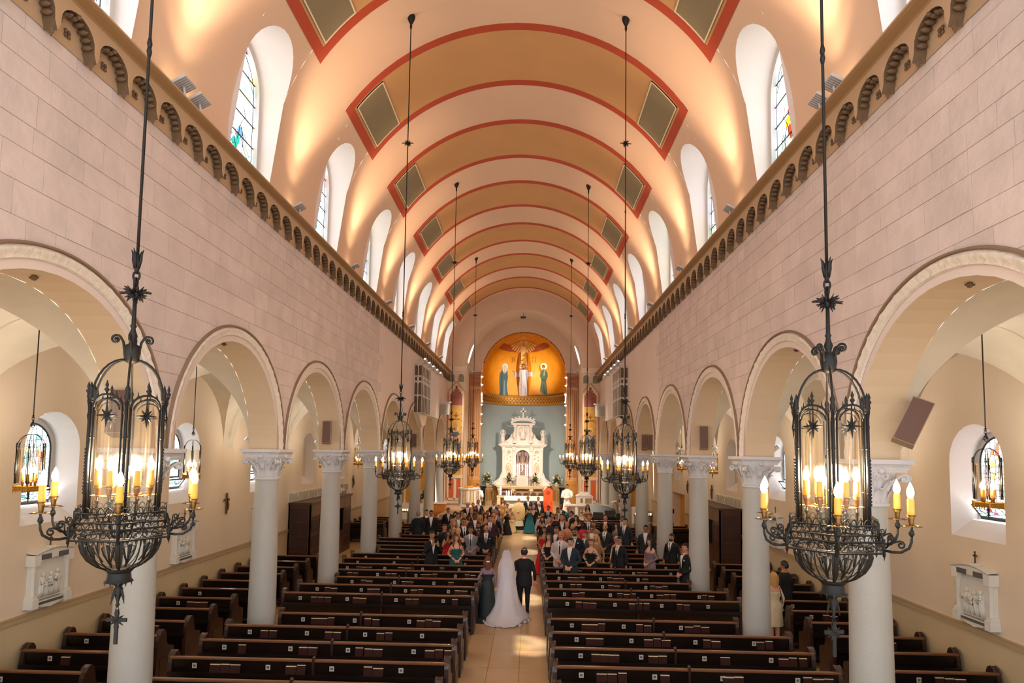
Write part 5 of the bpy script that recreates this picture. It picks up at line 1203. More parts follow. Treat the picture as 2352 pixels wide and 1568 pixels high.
# organ screens
for s in (-1, 1):
    y0 = 28.4; t = thing('organ_screen', 'white pierced tracery organ screen projecting high on the %s wall' % SIDE[s], 'screen', (s*WX, y0, 0))
    W_ = mat('screen_white', '#e6ddd2', .6); m = M(); dx = .36; L_ = 2.4
    m.box(min(0, -s*dx), max(0, -s*dx), L_, L_+3.2, 5.95, 8.2); m.obj('plain_bay', P_white, t)
    M().box(min(0, -s*(dx-.05)), max(0, -s*(dx-.05)), .05, L_, 6.0, 8.1).obj('dark_back', mat('organ_dark', '#6f5a44', .9), t)
    fr = M()
    def bar(p, q, r=.022): fr.tube([p, q], r, 4)
    for (O, U, Wd, nn) in (((0, 0), (-s*1, 0), dx, 2), ((-s*dx, 0), (0, 1), L_, 6)):
        P = lambda u, z: (O[0]+U[0]*u, O[1]+U[1]*u, z)
        for i in range(nn+1): bar(P(Wd*i/nn, 5.95), P(Wd*i/nn, 8.15), .028 if i in (0, nn) else .02)
        for z in (5.95, 6.75, 7.35, 7.62, 8.15): bar(P(0, z), P(Wd, z))
        for i in range(nn):
            c = Wd*(i+.5)/nn; w = Wd/nn/2
            fr.tube([P(c+w*.8*cos(a*pi/6), 7.48+.11*sin(a*pi/6)) for a in range(12)], .016, 4, loop=True)
            for z in (6.62, 7.22, 8.0): fr.tube([P(c-w*cos(a*pi/6), z+.12*sin(a*pi/6)) for a in range(7)], .018, 4)
    fr.obj('tracery', W_, t, smooth='all')
    m = M(); m.prism([(0, 5.95), (L_, 5.95), (L_-.3, 5.5), (L_-1.2, 5.35), (.9, 5.5)], lambda a, b, q: (-s*q, a, b), 0, .22); m.obj('bracket', P_chl, t)
    # track spotlights under the cornice
    for j in range(5):
        q = thing('spotlight', 'white track spotlight under the %s cornice, %s towards the altar' % (SIDE[s], ORD[j]), 'light fixture', (s*4.45, 29.4+1.3*j, 8.42), 0, 'track spotlights')
        m = M(); m.lathe([(.06, -.14), (.085, .0), (.085, .16), (.05, .18)], n=10); m.T = None
        h = m.obj('housing', FIX, q, smooth=True); h.rotation_euler = (radians(60), 0, s*radians(12)); M().tube([(0, 0, 0), (s*.12, 0, .05), (s*.37, 0, .06)], .02, 5).obj('stem', FIX, q)
        ln = M().lathe([(.001, .185), (.045, .185)], n=10, cap=True).obj('lens', emis('spot_lens', '#fff3e2', 6), h)
    # hanging box speakers by the chancel
    q = thing('hanging_speaker', 'white box loudspeaker on a wall arm beside the %s chancel columns' % SIDE[s], 'speaker', (s*4.42, 36.0, 6.3))
    M().box(-.30, .30, -.2, .2, 0, .62).obj('cabinet', FIX, q); M().box(-.26, .26, -.215, -.2, .04, .58).obj('grille', mat('speaker_grey', '#a9a299', .7), q)
    m = M(); m.box(min(-s*.38, s*.45), max(-s*.38, s*.45), -.05, .05, .66, .74); m.tube([(s*.1, 0, .74), (s*.4, 0, 1.1)], .03, 5); m.obj('arm', FIX, q)
t = thing('ceiling_speaker', 'small dark box hanging from the crown of the chancel arch', 'speaker', (-.08, 41.0, 13.0)); M().box(-.17, .17, -.1, .1, -.05, .05).obj('cabinet', mat('box_dark', '#2a241e', .6), t); M().tube([(0, 0, .05), (0, 0, .3)], .01, 4).obj('hanger', IRON, t)
# spot clusters shining on the mosaics, by the pilaster capitals
for s in (-1, 1):
    t = thing('spot_cluster', 'cluster of small white spotlights at the %s foot of the chancel arch' % SIDE[s], 'light fixture', (s*3.55, 40.4, 9.55))
    for j in range(3):
        h = M().lathe([(.05, -.1), (.07, .1), (.05, .12)], n=8).obj('spot', FIX, t, smooth=True); h.location = (-s*.14*j, 0, -.12*j+.05); h.rotation_euler = (radians(-70), 0, -s*radians(20)); M().lathe([(.001, .121), (.05, .121)], n=8).obj('lens', emis('spot_lens', '#fff3e2', 6), h)
    M().tube([(s*.12, 0, .25), (-s*.3, 0, -.22)], .02, 5).obj('track', FIX, t)
lamp('mosaic_spot', 'SPOT', (-3.3, 40.5, 9.5), 1700, (1, .9, .7), (1.5, 45.5, 10.2), spot_size=radians(34), spot_blend=.9, shadow_soft_size=.06)
lamp('mosaic_spot', 'SPOT', (3.3, 40.5, 9.5), 1300, (1, .86, .62), (-1.0, 45.7, 9.8), spot_size=radians(42), spot_blend=.9, shadow_soft_size=.06)
for s in (-1, 1):
    lamp('altar_spot', 'SPOT', (s*4.3, 33.3, 8.35), 3000, (1, .84, .64), (-s*1.5, 41.0, 1.5), spot_size=radians(62), spot_blend=.8, shadow_soft_size=.12)
    lamp('altar_spot', 'SPOT', (s*4.3, 34.6, 8.35), 1300, (1, .9, .76), (s*.5, 44.5, 4.5), spot_size=radians(50), spot_blend=.9, shadow_soft_size=.12)
    lamp('altar_spot', 'SPOT', (s*4.0, 32.9, 8.35), 1500, (1, .86, .7), (s*1.0, 34.0, .8), spot_size=radians(75), spot_blend=.8, shadow_soft_size=.15)
GUESTS = [
 (-2.56, 19.91, 0, 1.78, 'm', 'phone', 'black', 'w', 'short', 'dark', 'tan', 'man in a black suit at the left end of the guests, raising a phone'),
 (-2.54, 22.73, 0, 1.67, 'm', 'clasp', 'black', 'k', 'short', 'brown', 'pink', 'ruddy man in a black shirt behind the woman in the red dress'),
 (-2.3, 21.81, 0, 1.58, 'w', 'phone', 'red_long', '', 'long', 'dark', 'tan', 'woman in a long red dress holding up a phone'),
 (-1.8, 19.91, 0, 1.71, 'w', 'clasp', 'teal_long', '', 'long', 'auburn', 'light', 'woman in a teal dress with long auburn hair, right of the red dress'),
 (-1.85, 20.86, 0, 1.79, 'w', 'clasp', 'black', '', 'short', 'blond', 'light', 'older blond woman behind the woman in the teal dress'),
 (-1.53, 21.81, 0, 1.72, 'm', 'clasp', 'greysuit', 't', 'short', 'dark', 'tan', 'man in a light grey suit and dark tie, hands clasped, left block'),
 (-1.34, 22.73, 0, 1.51, 'w', 'clasp', 'pinkwrap', '', 'bun', 'dark', 'brown', 'dark-haired woman in a pink wrap beside the bald man'),
 (-1.0, 21.81, 0, 1.78, 'm', 'clasp', 'black', 't', 'bald', '', 'tan', 'bald man in a black suit with a white handkerchief by the left aisle'),
 (-1.87, 22.73, 0, 1.9, 'm', 'clasp', 'black', 't', 'short', 'dark', 'tan', 'man with glasses in a black suit and tie, left block centre'),
 (-2.32, 23.66, 0, 1.72, 'w', 'clasp', 'tan', '', 'long', 'light', 'light', 'woman with very long light brown hair, left block'),
 (-2.51, 24.61, 0, 1.74, 'm', 'side', 'charcoal', 'w', 'short', 'dark', 'pink', 'man in charcoal half hidden behind the long-haired woman'),
 (-2.39, 25.56, 0, 1.81, 'm', 'side', 'charcoal', 'w', 'short', 'dark', 'tan', 'young man in an open charcoal jacket and white shirt'),
 (-1.42, 23.66, 0, 1.66, 'm', 'clasp', 'black', 'w', 'short', 'dark', 'tan', 'bearded man with glasses behind the grey suit'),
 (-1.04, 24.61, 0, 1.83, 'm', 'clasp', 'maroon', 't', 'short', 'dark', 'pink', 'man in a dark plum suit and tie near the left aisle'),
 (-1.0, 25.56, 0, 1.64, 'w', 'clasp', 'gold', '', 'long', 'blond', 'light', 'blond woman in a thin-strapped gold dress by the left aisle'),
 (-3.26, 29.36, 0, 1.66, 'm', 'side', 'tux', 'b', 'short', 'dark', 'tan', 'tall man in a tuxedo standing left of the guests by the pulpit'),
 (-3.95, 27.46, 0, 1.73, 'm', 'clasp', 'tux', 'w', 'short', 'dark', 'light', 'man in a tuxedo with a long white shirt front, far left row'),
 (-3.6, 26.51, 0, 1.8, 'm', 'side', 'black', 'w', 'short', 'dark', 'tan', 'man in a black suit behind the tuxedo at the far left'),
 (-4.14, 26.51, 0, 1.76, 'm', 'side', 'navy', 'n', 'short', 'grey', 'pink', 'grey-haired man in navy seen from behind, far left'),
 (-2.71, 27.46, 0, 1.68, 'w', 'side', 'black', '', 'long', 'dark', 'light', 'woman with dark long hair left of the bearded guest row'),
 (-2.21, 26.51, 0, 1.71, 'w', 'clasp', 'gold', '', 'short', 'blond', 'light', 'woman with short blond hair in a pale gold top'),
 (-2.1, 27.46, 0, 1.51, 'w', 'clasp', 'black', '', 'long', 'dark', 'tan', 'woman in black with dark hair behind the man with glasses'),
 (-1.72, 25.56, 0, 1.8, 'm', 'side', 'maroon', 'w', 'short', 'dark', 'brown', 'man with cropped black hair in an open plum jacket'),
 (-1.57, 26.51, 0, 1.64, 'w', 'clasp', 'black', '', 'long', 'blond', 'light', 'blond woman in a black dress, left block'),
 (-1.41, 27.46, 0, 1.65, 'w', 'clasp', 'cream', '', 'long', 'dark', 'light', 'pale woman with long black hair in a cream top'),
 (-2.54, 31.26, 0, 1.77, 'm', 'side', 'black', 'w', 'short', 'grey', 'pink', 'grey-haired man in black at the back of the left block'),
 (-2.37, 32.21, 0, 1.69, 'w', 'side', 'pink', '', 'short', 'auburn', 'pink', 'woman in pink behind the grey-haired man'),
 (-2.17, 33.16, 0, 1.76, 'm', 'clasp', 'tux', 'b', 'short', 'brown', 'tan', 'groomsman in a tuxedo with a white flower, back of the left block'),
 (-1.66, 29.36, 0, 1.6, 'w', 'side', 'black', '', 'short', 'auburn', 'tan', 'woman with short auburn hair, left block back row'),
 (-1.25, 30.31, 0, 1.54, 'w', 'side', 'pink', '', 'short', 'light', 'pink', 'older woman in pink near the left aisle'),
 (-1.0, 27.46, 0, 1.8, 'm', 'side', 'greysuit', 'w', 'short', 'grey', 'pink', 'grey-haired man in a pale suit by the left aisle'),
 (-1.37, 33.16, 0, 1.7, 'm', 'side', 'tux', 'b', 'short', 'dark', 'tan', 'groomsman in a dark suit left of the bench'),
 (-1.08, 32.21, 0, 1.61, 'w', 'side', 'tan', '', 'short', 'auburn', 'light', 'woman with auburn hair before the bench'),
 (-1.0, 26.51, 0, 1.73, 'm', 'side', 'black', 'w', 'bald', '', 'pink', 'pale bald man in black near the left aisle'),
 (-2.63, 29.36, 0, 1.55, 'w', 'side', 'cream', '', 'long', 'brown', 'light', 'woman with brown hair in a cream top, left block back'),
 (-1.0, 29.36, 0, 1.62, 'w', 'side', 'pink', '', 'long', 'brown', 'light', 'woman with brown hair in pink at the left aisle end'),
 (-2.11, 30.31, 0, 1.67, 'w', 'side', 'tan', '', 'long', 'auburn', 'tan', 'woman with red-brown hair behind the bearded guests'),
 (-1.38, 28.41, 0, 1.67, 'w', 'side', 'black', '', 'short', 'brown', 'tan', 'short-haired woman in black, left block back'),
 (-2.1, 28.41, 0, 1.69, 'w', 'side', 'gold', '', 'short', 'blond', 'light', 'fair-haired woman in gold, left block middle'),
 (1.02, 27.46, 0, 1.73, 'm', 'side', 'white', 'n', 'short', 'dark', 'pink', 'man in a white shirt beside the right aisle'),
 (1.0, 26.51, 0, 1.63, 'w', 'phone', 'black', '', 'long', 'dark', 'light', 'woman in a black dress photographing at the right aisle'),
 (1.22, 24.61, 0, 1.79, 'm', 'side', 'charcoal', 'w', 'short', 'grey', 'pink', 'grey-haired man in profile in a charcoal suit, right block'),
 (1.0, 22.73, 0, 1.66, 'w', 'clasp', 'red_long', '', 'long', 'dark', 'tan', 'woman in a red dress with dark hair by the right aisle'),
 (1.1, 20.86, 0, 1.67, 'w', 'clasp', 'cardigan', '', 'long', 'brown', 'light', 'woman in a white cardigan over black, front right row'),
 (1.44, 19.91, 0, 1.85, 'm', 'clasp', 'lightsuit', 't', 'short', 'light', 'pink', 'man in a very light grey suit, front right row'),
 (1.38, 21.81, 0, 1.77, 'm', 'side', 'charcoal', 'w', 'short', 'brown', 'pink', 'smiling man in charcoal behind the light grey suit'),
 (1.91, 24.61, 0, 1.64, 'w', 'clasp', 'orange', '', 'short', 'blond', 'pink', 'blond woman in an orange dress, right block'),
 (1.76, 25.56, 0, 1.79, 'm', 'clasp', 'tux', 'b', 'short', 'light', 'pink', 'man in a tuxedo behind the woman in orange'),
 (2.39, 26.51, 0, 1.71, 'w', 'side', 'black', '', 'long', 'dark', 'light', 'woman in black with her dark hair tied back, right block'),
 (2.06, 32.21, 0, 1.65, 'm', 'side', 'tux', 'b', 'short', 'dark', 'brown', 'groomsman in a tuxedo right of the orange chair'),
 (2.36, 31.26, 0, 1.66, 'w', 'side', 'teal', '', 'short', 'light', 'pink', 'woman in a bright teal dress at the back of the right block'),
 (2.26, 27.46, 0, 1.78, 'm', 'side', 'charcoal', 'w', 'short', 'dark', 'pink', 'man in charcoal in profile, back of the right block'),
 (2.04, 28.41, 0, 1.52, 'w', 'side', 'black', '', 'long', 'dark', 'tan', 'dark-haired woman beside the tuxedo, right block'),
 (1.94, 20.86, 0, 1.84, 'm', 'clasp', 'navy', 'b', 'short', 'dark', 'tan', 'man with beard and glasses in navy, right block'),
 (1.99, 22.73, 0, 1.76, 'm', 'side', 'tan', 'n', 'bald', '', 'tan', 'bald tanned man behind the bearded man'),
 (2.52, 24.61, 0, 1.64, 'w', 'clasp', 'hotpink', '', 'short', 'black', 'deep', 'woman in a hot pink dress, right block'),
 (2.68, 22.73, 0, 1.71, 'm', 'side', 'tan', 'w', 'short', 'dark', 'tan', 'man with glasses in a sand jacket, right block'),
 (2.82, 25.56, 0, 1.8, 'm', 'side', 'charcoal', 't', 'short', 'light', 'pink', 'man in a dark suit and tie behind the sand jacket'),
 (1.68, 18.96, 0, 1.78, 'm', 'clasp', 'slate', 'w', 'short', 'dark', 'light', 'man in a slate suit and open white collar, front right row'),
 (2.34, 21.81, 0, 1.63, 'm', 'side', 'midgrey', 't', 'short', 'brown', 'pink', 'smiling man in a mid grey suit, front right row'),
 (2.37, 19.91, 0, 1.64, 'w', 'clasp', 'black', '', 'short', 'auburn', 'light', 'woman with red hair in a sleeveless black dress, front right row'),
 (2.63, 20.86, 0, 1.66, 'w', 'side', 'tan', '', 'long', 'blond', 'light', 'blond woman in beige behind the red-haired woman'),
 (3.14, 22.73, 0, 1.79, 'm', 'clasp', 'charcoal', 't', 'bald', '', 'tan', 'bald man in a charcoal suit looking down, right block'),
 (3.6, 26.51, 0, 1.7, 'm', 'side', 'black', 'w', 'bald', '', 'pink', 'bald ruddy man in black at the back right'),
 (3.92, 25.56, 0, 1.51, 'w', 'clasp', 'silver', '', 'long', 'dark', 'light', 'woman with black hair in a silver-grey dress, right block'),
 (3.24, 19.91, 0, 1.72, 'm', 'side', 'black', 't', 'short', 'dark', 'tan', 'man with glasses in a black suit, front right row'),
 (3.28, 20.86, 0, 1.62, 'w', 'side', 'cream', '', 'short', 'blond', 'pink', 'blond woman behind the man with glasses, front right'),
 (4.12, 24.61, 0, 1.8, 'm', 'side', 'slate', 't', 'short', 'dark', 'light', 'young man in a slate suit and red tie at the right column'),
 (4.29, 26.51, 0, 1.71, 'm', 'side', 'charcoal', 't', 'short', 'brown', 'tan', 'man behind the young man in slate'),
 (4.56, 22.73, 0, 1.77, 'm', 'side', 'charcoal', 'w', 'short', 'black', 'tan', 'man with dark glasses in an open charcoal jacket by the right columns'),
 (4.18, 19.91, 0, 1.7, 'w', 'clasp', 'greypink', '', 'long', 'black', 'light', 'woman in a mauve dress and black shawl near the right columns'),
 (5.05, 20.86, 0, 1.72, 'm', 'side', 'tux', 't', 'short', 'dark', 'tan', 'bearded man in a black suit between the right columns'),
 (4.79, 17.94, 0, 1.83, 'm', 'clasp', 'tux', 'b', 'short', 'dark', 'pink', 'young man in a bow tie beside the near right column'),
 (3.38, 32.21, 0, 1.69, 'w', 'clasp', 'taupe', '', 'long', 'dark', 'light', 'singer in a taupe dress before the right altar rail'),
 (1.5, 28.41, 0, 1.58, 'w', 'side', 'pink', '', 'short', 'light', 'pink', 'fair-haired woman in pink, right block back'),
 (2.82, 23.66, 0, 1.79, 'm', 'side', 'tan', 'n', 'short', 'brown', 'tan', 'man in brown seated by the piano'),
 (1.36, 30.31, 0, 1.76, 'm', 'side', 'tux', 't', 'short', 'black', 'pink', 'broad groomsman in a black suit beside the orange chair'),
 (1.62, 27.46, 0, 1.66, 'w', 'side', 'maroon', '', 'short', 'auburn', 'pink', 'woman in plum, right block back'),
 (1.77, 29.36, 0, 1.76, 'm', 'side', 'black', 'w', 'short', 'dark', 'tan', 'man in black behind the groomsmen, right back'),
 (-0.98, 35.3, 0.15, 1.5, 'w', 'side', 'gold', '', 'long', 'auburn', 'light', 'bridesmaid in a gold dress left of the altar steps'),
 (-0.71, 34.6, 0, 1.47, 'w', 'side', 'cream_long', '', 'short', 'dark', 'tan', 'older flower girl in cream'),
 (-0.52, 34.2, 0, 1.26, 'w', 'clasp', 'cream_long', '', 'short', 'dark', 'tan', 'middle flower girl in cream'),
 (-0.43, 33.9, 0, 1.07, 'w', 'clasp', 'cream_long', '', 'short', 'dark', 'tan', 'smallest flower girl in cream at the head of the aisle'),
 (-0.11, 35.35, 0.15, 1.58, 'm', 'clasp', 'vest', 'n', 'bald', '', 'pink', 'priest in a cream chasuble before the altar'),
 (0.39, 35.45, 0.15, 1.66, 'm', 'clasp', 'tuxnavy', 'b', 'short', 'dark', 'tan', 'groom in a navy tuxedo waiting before the altar'),
 (0.96, 35.5, 0.15, 1.64, 'm', 'side', 'tuxnavy', 'b', 'short', 'dark', 'tan', 'best man in a navy tuxedo right of the groom'),
 (0.5, 33.7, 0, 1.47, 'w', 'phone', 'tealsatin_long', '', 'short', 'dark', 'tan', 'woman in a long teal satin dress with a camera in the aisle'),
 (0.7, 34.1, 0, 1.49, 'm', 'phone', 'black', 'w', 'short', 'brown', 'light', 'photographer in black behind the teal satin dress'),
 (1.01, 34.5, 0, 1.56, 'm', 'clasp', 'tux', 'b', 'bald', '', 'tan', 'bald man in a tuxedo right of the photographers'),
 (-0.68, 33.0, 0, 1.21, 'w', 'phone', 'black_long', '', 'short', 'black', 'tan', 'photographer in a long black dress at the left aisle'),
 (-2.61, 37.9, 0.6, 1.69, 'm', 'side', 'alb', 'n', 'short', 'dark', 'light', 'altar server in white behind the pulpit'),
 (2.71, 38.1, 0.6, 1.77, 'm', 'clasp', 'alb', 'n', 'short', 'black', 'tan', 'altar server in white holding the tall candle on the right'),
]
# ---------------------------------------------------------------- people
from mathutils.kdtree import KDTree
def eloft(m, rings, n=14, k=0):
    """rings: (cx,cy,cz,rx,ry) horizontal ellipses"""
    return m.ringloft([[(cx+rx*cos(2*pi*i/n), cy+ry*sin(2*pi*i/n), cz) for i in range(n)] for cx, cy, cz, rx, ry in rings], k=k)
TOR = {'m': [(.80, .165, .115), (.90, .178, .12), (1.0, .168, .112), (1.10, .162, .108), (1.22, .185, .118), (1.34, .205, .122), (1.42, .205, .112), (1.47, .15, .09), (1.50, .085, .072), (1.53, .058, .06), (1.58, .054, .058)],
       'w': [(.80, .16, .115), (.90, .178, .125), (1.0, .155, .11), (1.08, .128, .095), (1.18, .145, .105), (1.27, .165, .125), (1.35, .165, .11), (1.41, .155, .085), (1.45, .09, .065), (1.48, .05, .052), (1.56, .046, .05)]}
def torso_r(kind, z):
    T = TOR[kind]
    for a, b in zip(T, T[1:]):
        if a[0] <= z <= b[0]:
            t = (z-a[0])/(b[0]-a[0]); return a[1]+(b[1]-a[1])*t, a[2]+(b[2]-a[2])*t
    return T[-1][1:]
def hand(m, w, d, s, side, curl=.5, k=8):
    """palm and five fingers from wrist w along d"""
    d = Vector(d).normalized(); up = Vector((0, -1, 0)) if abs(d.y) < .8 else Vector((0, 0, 1)); e = d.cross(up).normalized()*side; n = d.cross(e)
    w = Vector(w); m.tube([w-d*.02, w+d*.03*s, w+d*.075*s, w+d*.09*s], [.022*s, .036*s, .038*s, .03*s], 8, k=k, flat=.5)
    for i in range(4):
        b = w+d*.085*s+e*(-.027+.018*i)*s; L = (.06, .072, .068, .052)[i]*s
        m.tube([b-d*.02, b+d*L*.4, b+d*L*.75+n*L*.28*curl*2, b+d*L*.8+n*L*.65*curl*2], [.0095*s, .0095*s, .0085*s, .007*s], 6, k=k)
    b = w+d*.035*s-e*.03*s; m.tube([b, b-e*.028*s+d*.02*s, b-e*.036*s+d*.055*s], [.013*s, .012*s, .009*s], 6, k=k)
HZ = {'m': 1.665, 'w': 1.635}
def body_template(kind, pose):
    m = M(); T = TOR[kind]; w = kind == 'w'
    n = 20; eloft(m, [(0, 0, z, rx, ry) for z, rx, ry in T], n, 1)
    hz = HZ[kind]; s = .94 if w else 1.0
    # head: skull, jaw, nose, brow, ears, lips
    R = []
    for i in range(13):
        t = i/12; z = -.118+.236*t; q = sqrt(max(0, 1-(z/.12)**2)); rx = .076*q*(1-.16*max(0, -z/.12)); ry = .096*q
        R.append((0, (-.012 if z < 0 else 0), hz+z*s, max(.006, rx*s), max(.006, ry*s)))
    eloft(m, R, 18, 0)
    m.tube([(0, -.088*s, hz+.02), (0, -.108*s, hz-.018), (0, -.096*s, hz-.03)], [.009, .014, .010], 6, k=0)
    m.sphere((0, -.082*s, hz-.088*s), .022, 8, 6, k=0)
    for sd in (-1, 1): m.sphere((sd*.078*s, .005, hz-.005), .022, 7, 6, k=0, sx=.45, sz=1.4)
    # legs and shoes
    for sd in (-1, 1):
        x = .088 if not w else .078; eloft(m, [(sd*x, 0, .90, .098, .105), (sd*x, 0, .72, .085, .09), (sd*x, -.005, .50, .06, .065), (sd*x, .01, .34, .056, .062), (sd*x, .012, .14, .04, .045), (sd*x, .01, .07, .042, .05)], 12, 2)
        m.sphere((sd*(x+.005), -.045, .045), .05, 10, 6, k=3, sx=.85, sy=2.5, sz=.9)
    # arms
    sh = .198 if not w else .165; r0, r1, r2 = (.058, .046, .031) if not w else (.042, .034, .023)
    for sd in (-1, 1):
        S = (sd*(sh-.02), 0, 1.395 if not w else 1.345)
        if pose == 'clasp': E_, W_, hd = (sd*(sh+.055), .03, 1.13), (sd*.055, -.185, .955), (-sd*.75, -.25, -.35)
        elif pose == 'phone' and sd == -1: E_, W_, hd = (sd*(sh+.04), -.10, 1.17), (sd*.07, -.25, 1.42), (.15, -.1, 1)
        elif pose == 'phone': E_, W_, hd = (sd*(sh+.03), -.10, 1.15), (sd*.09, -.24, 1.38), (-.25, -.1, .95)
        elif pose == 'linkl' and sd == 1: E_, W_, hd = (sd*(sh+.08), .02, 1.13), (sd*(sh-.0), -.20, 1.10), (-sd*.5, -.6, -.1)
        else: E_, W_, hd = (sd*(sh+.055), .03, 1.12), (sd*(sh+.06), -.03, .88), (0, -.1, -1)
        m.tube([(sd*(sh-.09), 0, S[2]+.0), S, tuple((a+b)/2 for a, b in zip(S, E_)), E_], [r0*.95, r0, r0*.92, r1], 10, k=4)
        m.sphere(E_, r1*1.02, 8, 6, k=4)
        m.tube([E_, tuple(a*.45+b*.55 for a, b in zip(E_, W_)), W_], [r1, r1*.9, r2], 10, k=4)
        hand(m, W_, hd, .95 if w else 1.08, sd)
    return m
TEMPL = {}
def get_body(kind, pose):
    if (kind, pose) in TEMPL: return TEMPL[kind, pose]
    m = body_template(kind, pose)
    src = m.mesh('body_src', [mat('skin_light', '#d9a383', .5)]); o = bpy.data.objects.new('tmp', src); COL.objects.link(o)
    md = o.modifiers.new('r', 'REMESH'); md.mode = 'VOXEL'; md.voxel_size = .0125
    sm = o.modifiers.new('s', 'SMOOTH'); sm.factor = .5; sm.iterations = 1
    dg = bpy.context.evaluated_depsgraph_get(); me = bpy.data.meshes.new_from_object(o.evaluated_get(dg)); bpy.data.objects.remove(o)
    kd = KDTree(len(m.f)*1); import itertools
    V = [Vector(p) for p in m.v]
    for i, f in enumerate(m.f): kd.insert(sum((V[j] for j in f), Vector())/len(f), i)
    kd.balance(); hz = HZ[kind]; s = .94 if kind == 'w' else 1
    mi = []
    for p in me.polygons:
        c = p.center; _, i, _ = kd.find(c); k = m.m[i]
        # 0 skin 1 torso 2 legs 3 shoes 4 sleeves 5 dark features 6 lips 7 upper chest
        if k == 8: k = 0
        if k in (1, 0) and c.z > (1.50 if kind == 'm' else 1.44): k = 0
        if k == 1 and c.z < .93: k = 2
        if k == 1 and kind == 'w' and c.z > 1.30: k = 7
        if k == 0 and c.z > hz-.12 and c.y < -.05:
            x = abs(c.x); dz = (c.z-hz)/s
            if .016 < x < .046 and -.004 < dz < .011: k = 5
            elif .012 < x < .052 and .024 < dz < .035: k = 5
            elif x < .026 and -.066 < dz < -.052: k = 6
        mi.append(k)
    me.materials.clear()
    for i in range(8): me.materials.append(None)
    me.polygons.foreach_set('material_index', mi); me.polygons.foreach_set('use_smooth', [True]*len(mi)); me.name = 'body_%s_%s' % (kind, pose)
    TEMPL[kind, pose] = me; return me
SKIN = {'light': mat('skin_light', '#d9a383', .5), 'pink': mat('skin_pink', '#d08c72', .5), 'tan': mat('skin_tan', '#b5805a', .5), 'brown': mat('skin_brown', '#7a4c34', .5), 'deep': mat('skin_deep', '#3c241a', .5)}
HAIRC = {'dark': '#1d1411', 'black': '#0e0c0c', 'brown': '#4a2e1c', 'auburn': '#6e3a20', 'light': '#a8794a', 'blond': '#c79a5c', 'grey': '#8d8680', '': '#1d1411'}
def cloth(n, c, r=.8): return mat('cloth_'+n, c, r, var=.06, vscale=12)
CL = {'black': '#0d0d10', 'tux': '#0b0b0d', 'tuxnavy': '#161a2c', 'navy': '#141826', 'charcoal': '#26262a', 'slate': '#222a33', 'greysuit': '#8e8890', 'midgrey': '#54504e', 'lightsuit': '#c9b9b4', 'maroon': '#3a1f26', 'white': '#dcd2cf', 'tan': '#a8835c',
      'red_long': '#d81a24', 'teal_long': '#1f5c58', 'pinkwrap': '#c78b90', 'gold': '#c9a05c', 'pink': '#d3958c', 'cream': '#e0cfae', 'cardigan': '#d8c6c2', 'orange': '#e0563a', 'teal': '#1c8f98', 'hotpink': '#e3284a', 'silver': '#8f867a', 'greypink': '#8d7276', 'taupe': '#957a5c',
      'cream_long': '#dfc795', 'tealsatin_long': '#1d6670', 'black_long': '#0d0d10', 'vest': '#e8dcc0', 'alb': '#f4f0ea'}
SLEEVELESS = {'red_long', 'teal_long', 'gold', 'orange', 'taupe', 'tealsatin_long', 'cream_long', 'black_w'}
def hair_mesh(style, kind):
    key = ('hair', style, kind)
    if key in TEMPL: return TEMPL[key]
    m = M(); hz = HZ[kind]; s = .94 if kind == 'w' else 1.0; n, r = 22, 14
    if style == 'bald':
        def rr(a, t): return 1.03
        lo, hi = -.05, .03
    for j in range(1):
        rows = []
        vs = []; idx = {}
        for jj in range(r+1):
            ph = -pi/2+pi*jj/r
            for i in range(n):
                th = 2*pi*i/n; x, y, z = .082*cos(ph)*cos(th), .103*cos(ph)*sin(th)+.004, .128*sin(ph)
                front = y < -.035
                keep = z > (.055 if front else (-.02 if abs(y) < .04 else -.075)) and not (style == 'bald' and z > .03)
                if style == 'bald' and front: keep = False
                bulk = 1.0+(.10 if style in ('long', 'bun') else .04)*(1 if z > 0 else .8)+.02*sin(5*th+3*ph)
                vs.append((x*bulk*s, y*bulk*s, hz+z*bulk*s)); idx[jj, i] = keep
        fs = [(jj*n+i, jj*n+(i+1) % n, (jj+1)*n+(i+1) % n, (jj+1)*n+i) for jj in range(r) for i in range(n) if idx[jj, i] and idx[jj, (i+1) % n] and idx[jj+1, i] and idx[jj+1, (i+1) % n]]
        m.add(vs, fs)
    if style == 'long':
        R = []
        for t in range(8):
            z = hz+.06-t*.055; w = .088+.012*sin(t*.9)+.004*t; a0 = -.35 if t < 3 else -.25
            R.append([(w*cos(a), .02+(.10-.004*t)*sin(a)*(1+.06*sin(a*7+t)), z) for a in [a0+(pi-2*a0)*i/14 for i in range(15)]])
        m.ringloft(R, closed=False, cap=False)
        m.ringloft([[(x*.93, y*.93+.002, z) for x, y, z in r_] for r_ in R], closed=False, cap=False)
        for sd in (-1, 1): m.tube([(sd*.07, -.04, hz+.05), (sd*.088, -.05, hz-.05), (sd*.095, -.06, hz-.18), (sd*.09, -.075, hz-.30)], [.018, .026, .03, .012], 7)
    if style == 'bun': m.sphere((0, .12, hz+.05), .05, 10, 7)
    me = m.mesh('hair_'+style, [None], smooth='all'); TEMPL[key] = me; return me
def on_front(kind, x, z, h=.008):
    rx, ry = torso_r(kind, z); return (x, -ry*sqrt(max(.02, 1-(x/rx)**2))-h, z)
def chest_piece(key, build, kind):
    if (key, kind) in TEMPL: return TEMPL[key, kind]
    m = M(); build(m); me = m.mesh(key, [None], smooth='all'); TEMPL[key, kind] = me; return me
def strip_front(m, kind, rows, h): m.ringloft([[on_front(kind, a+(b-a)*i/4, z, h) for i in range(5)] for z, a, b in rows], closed=False, cap=False)
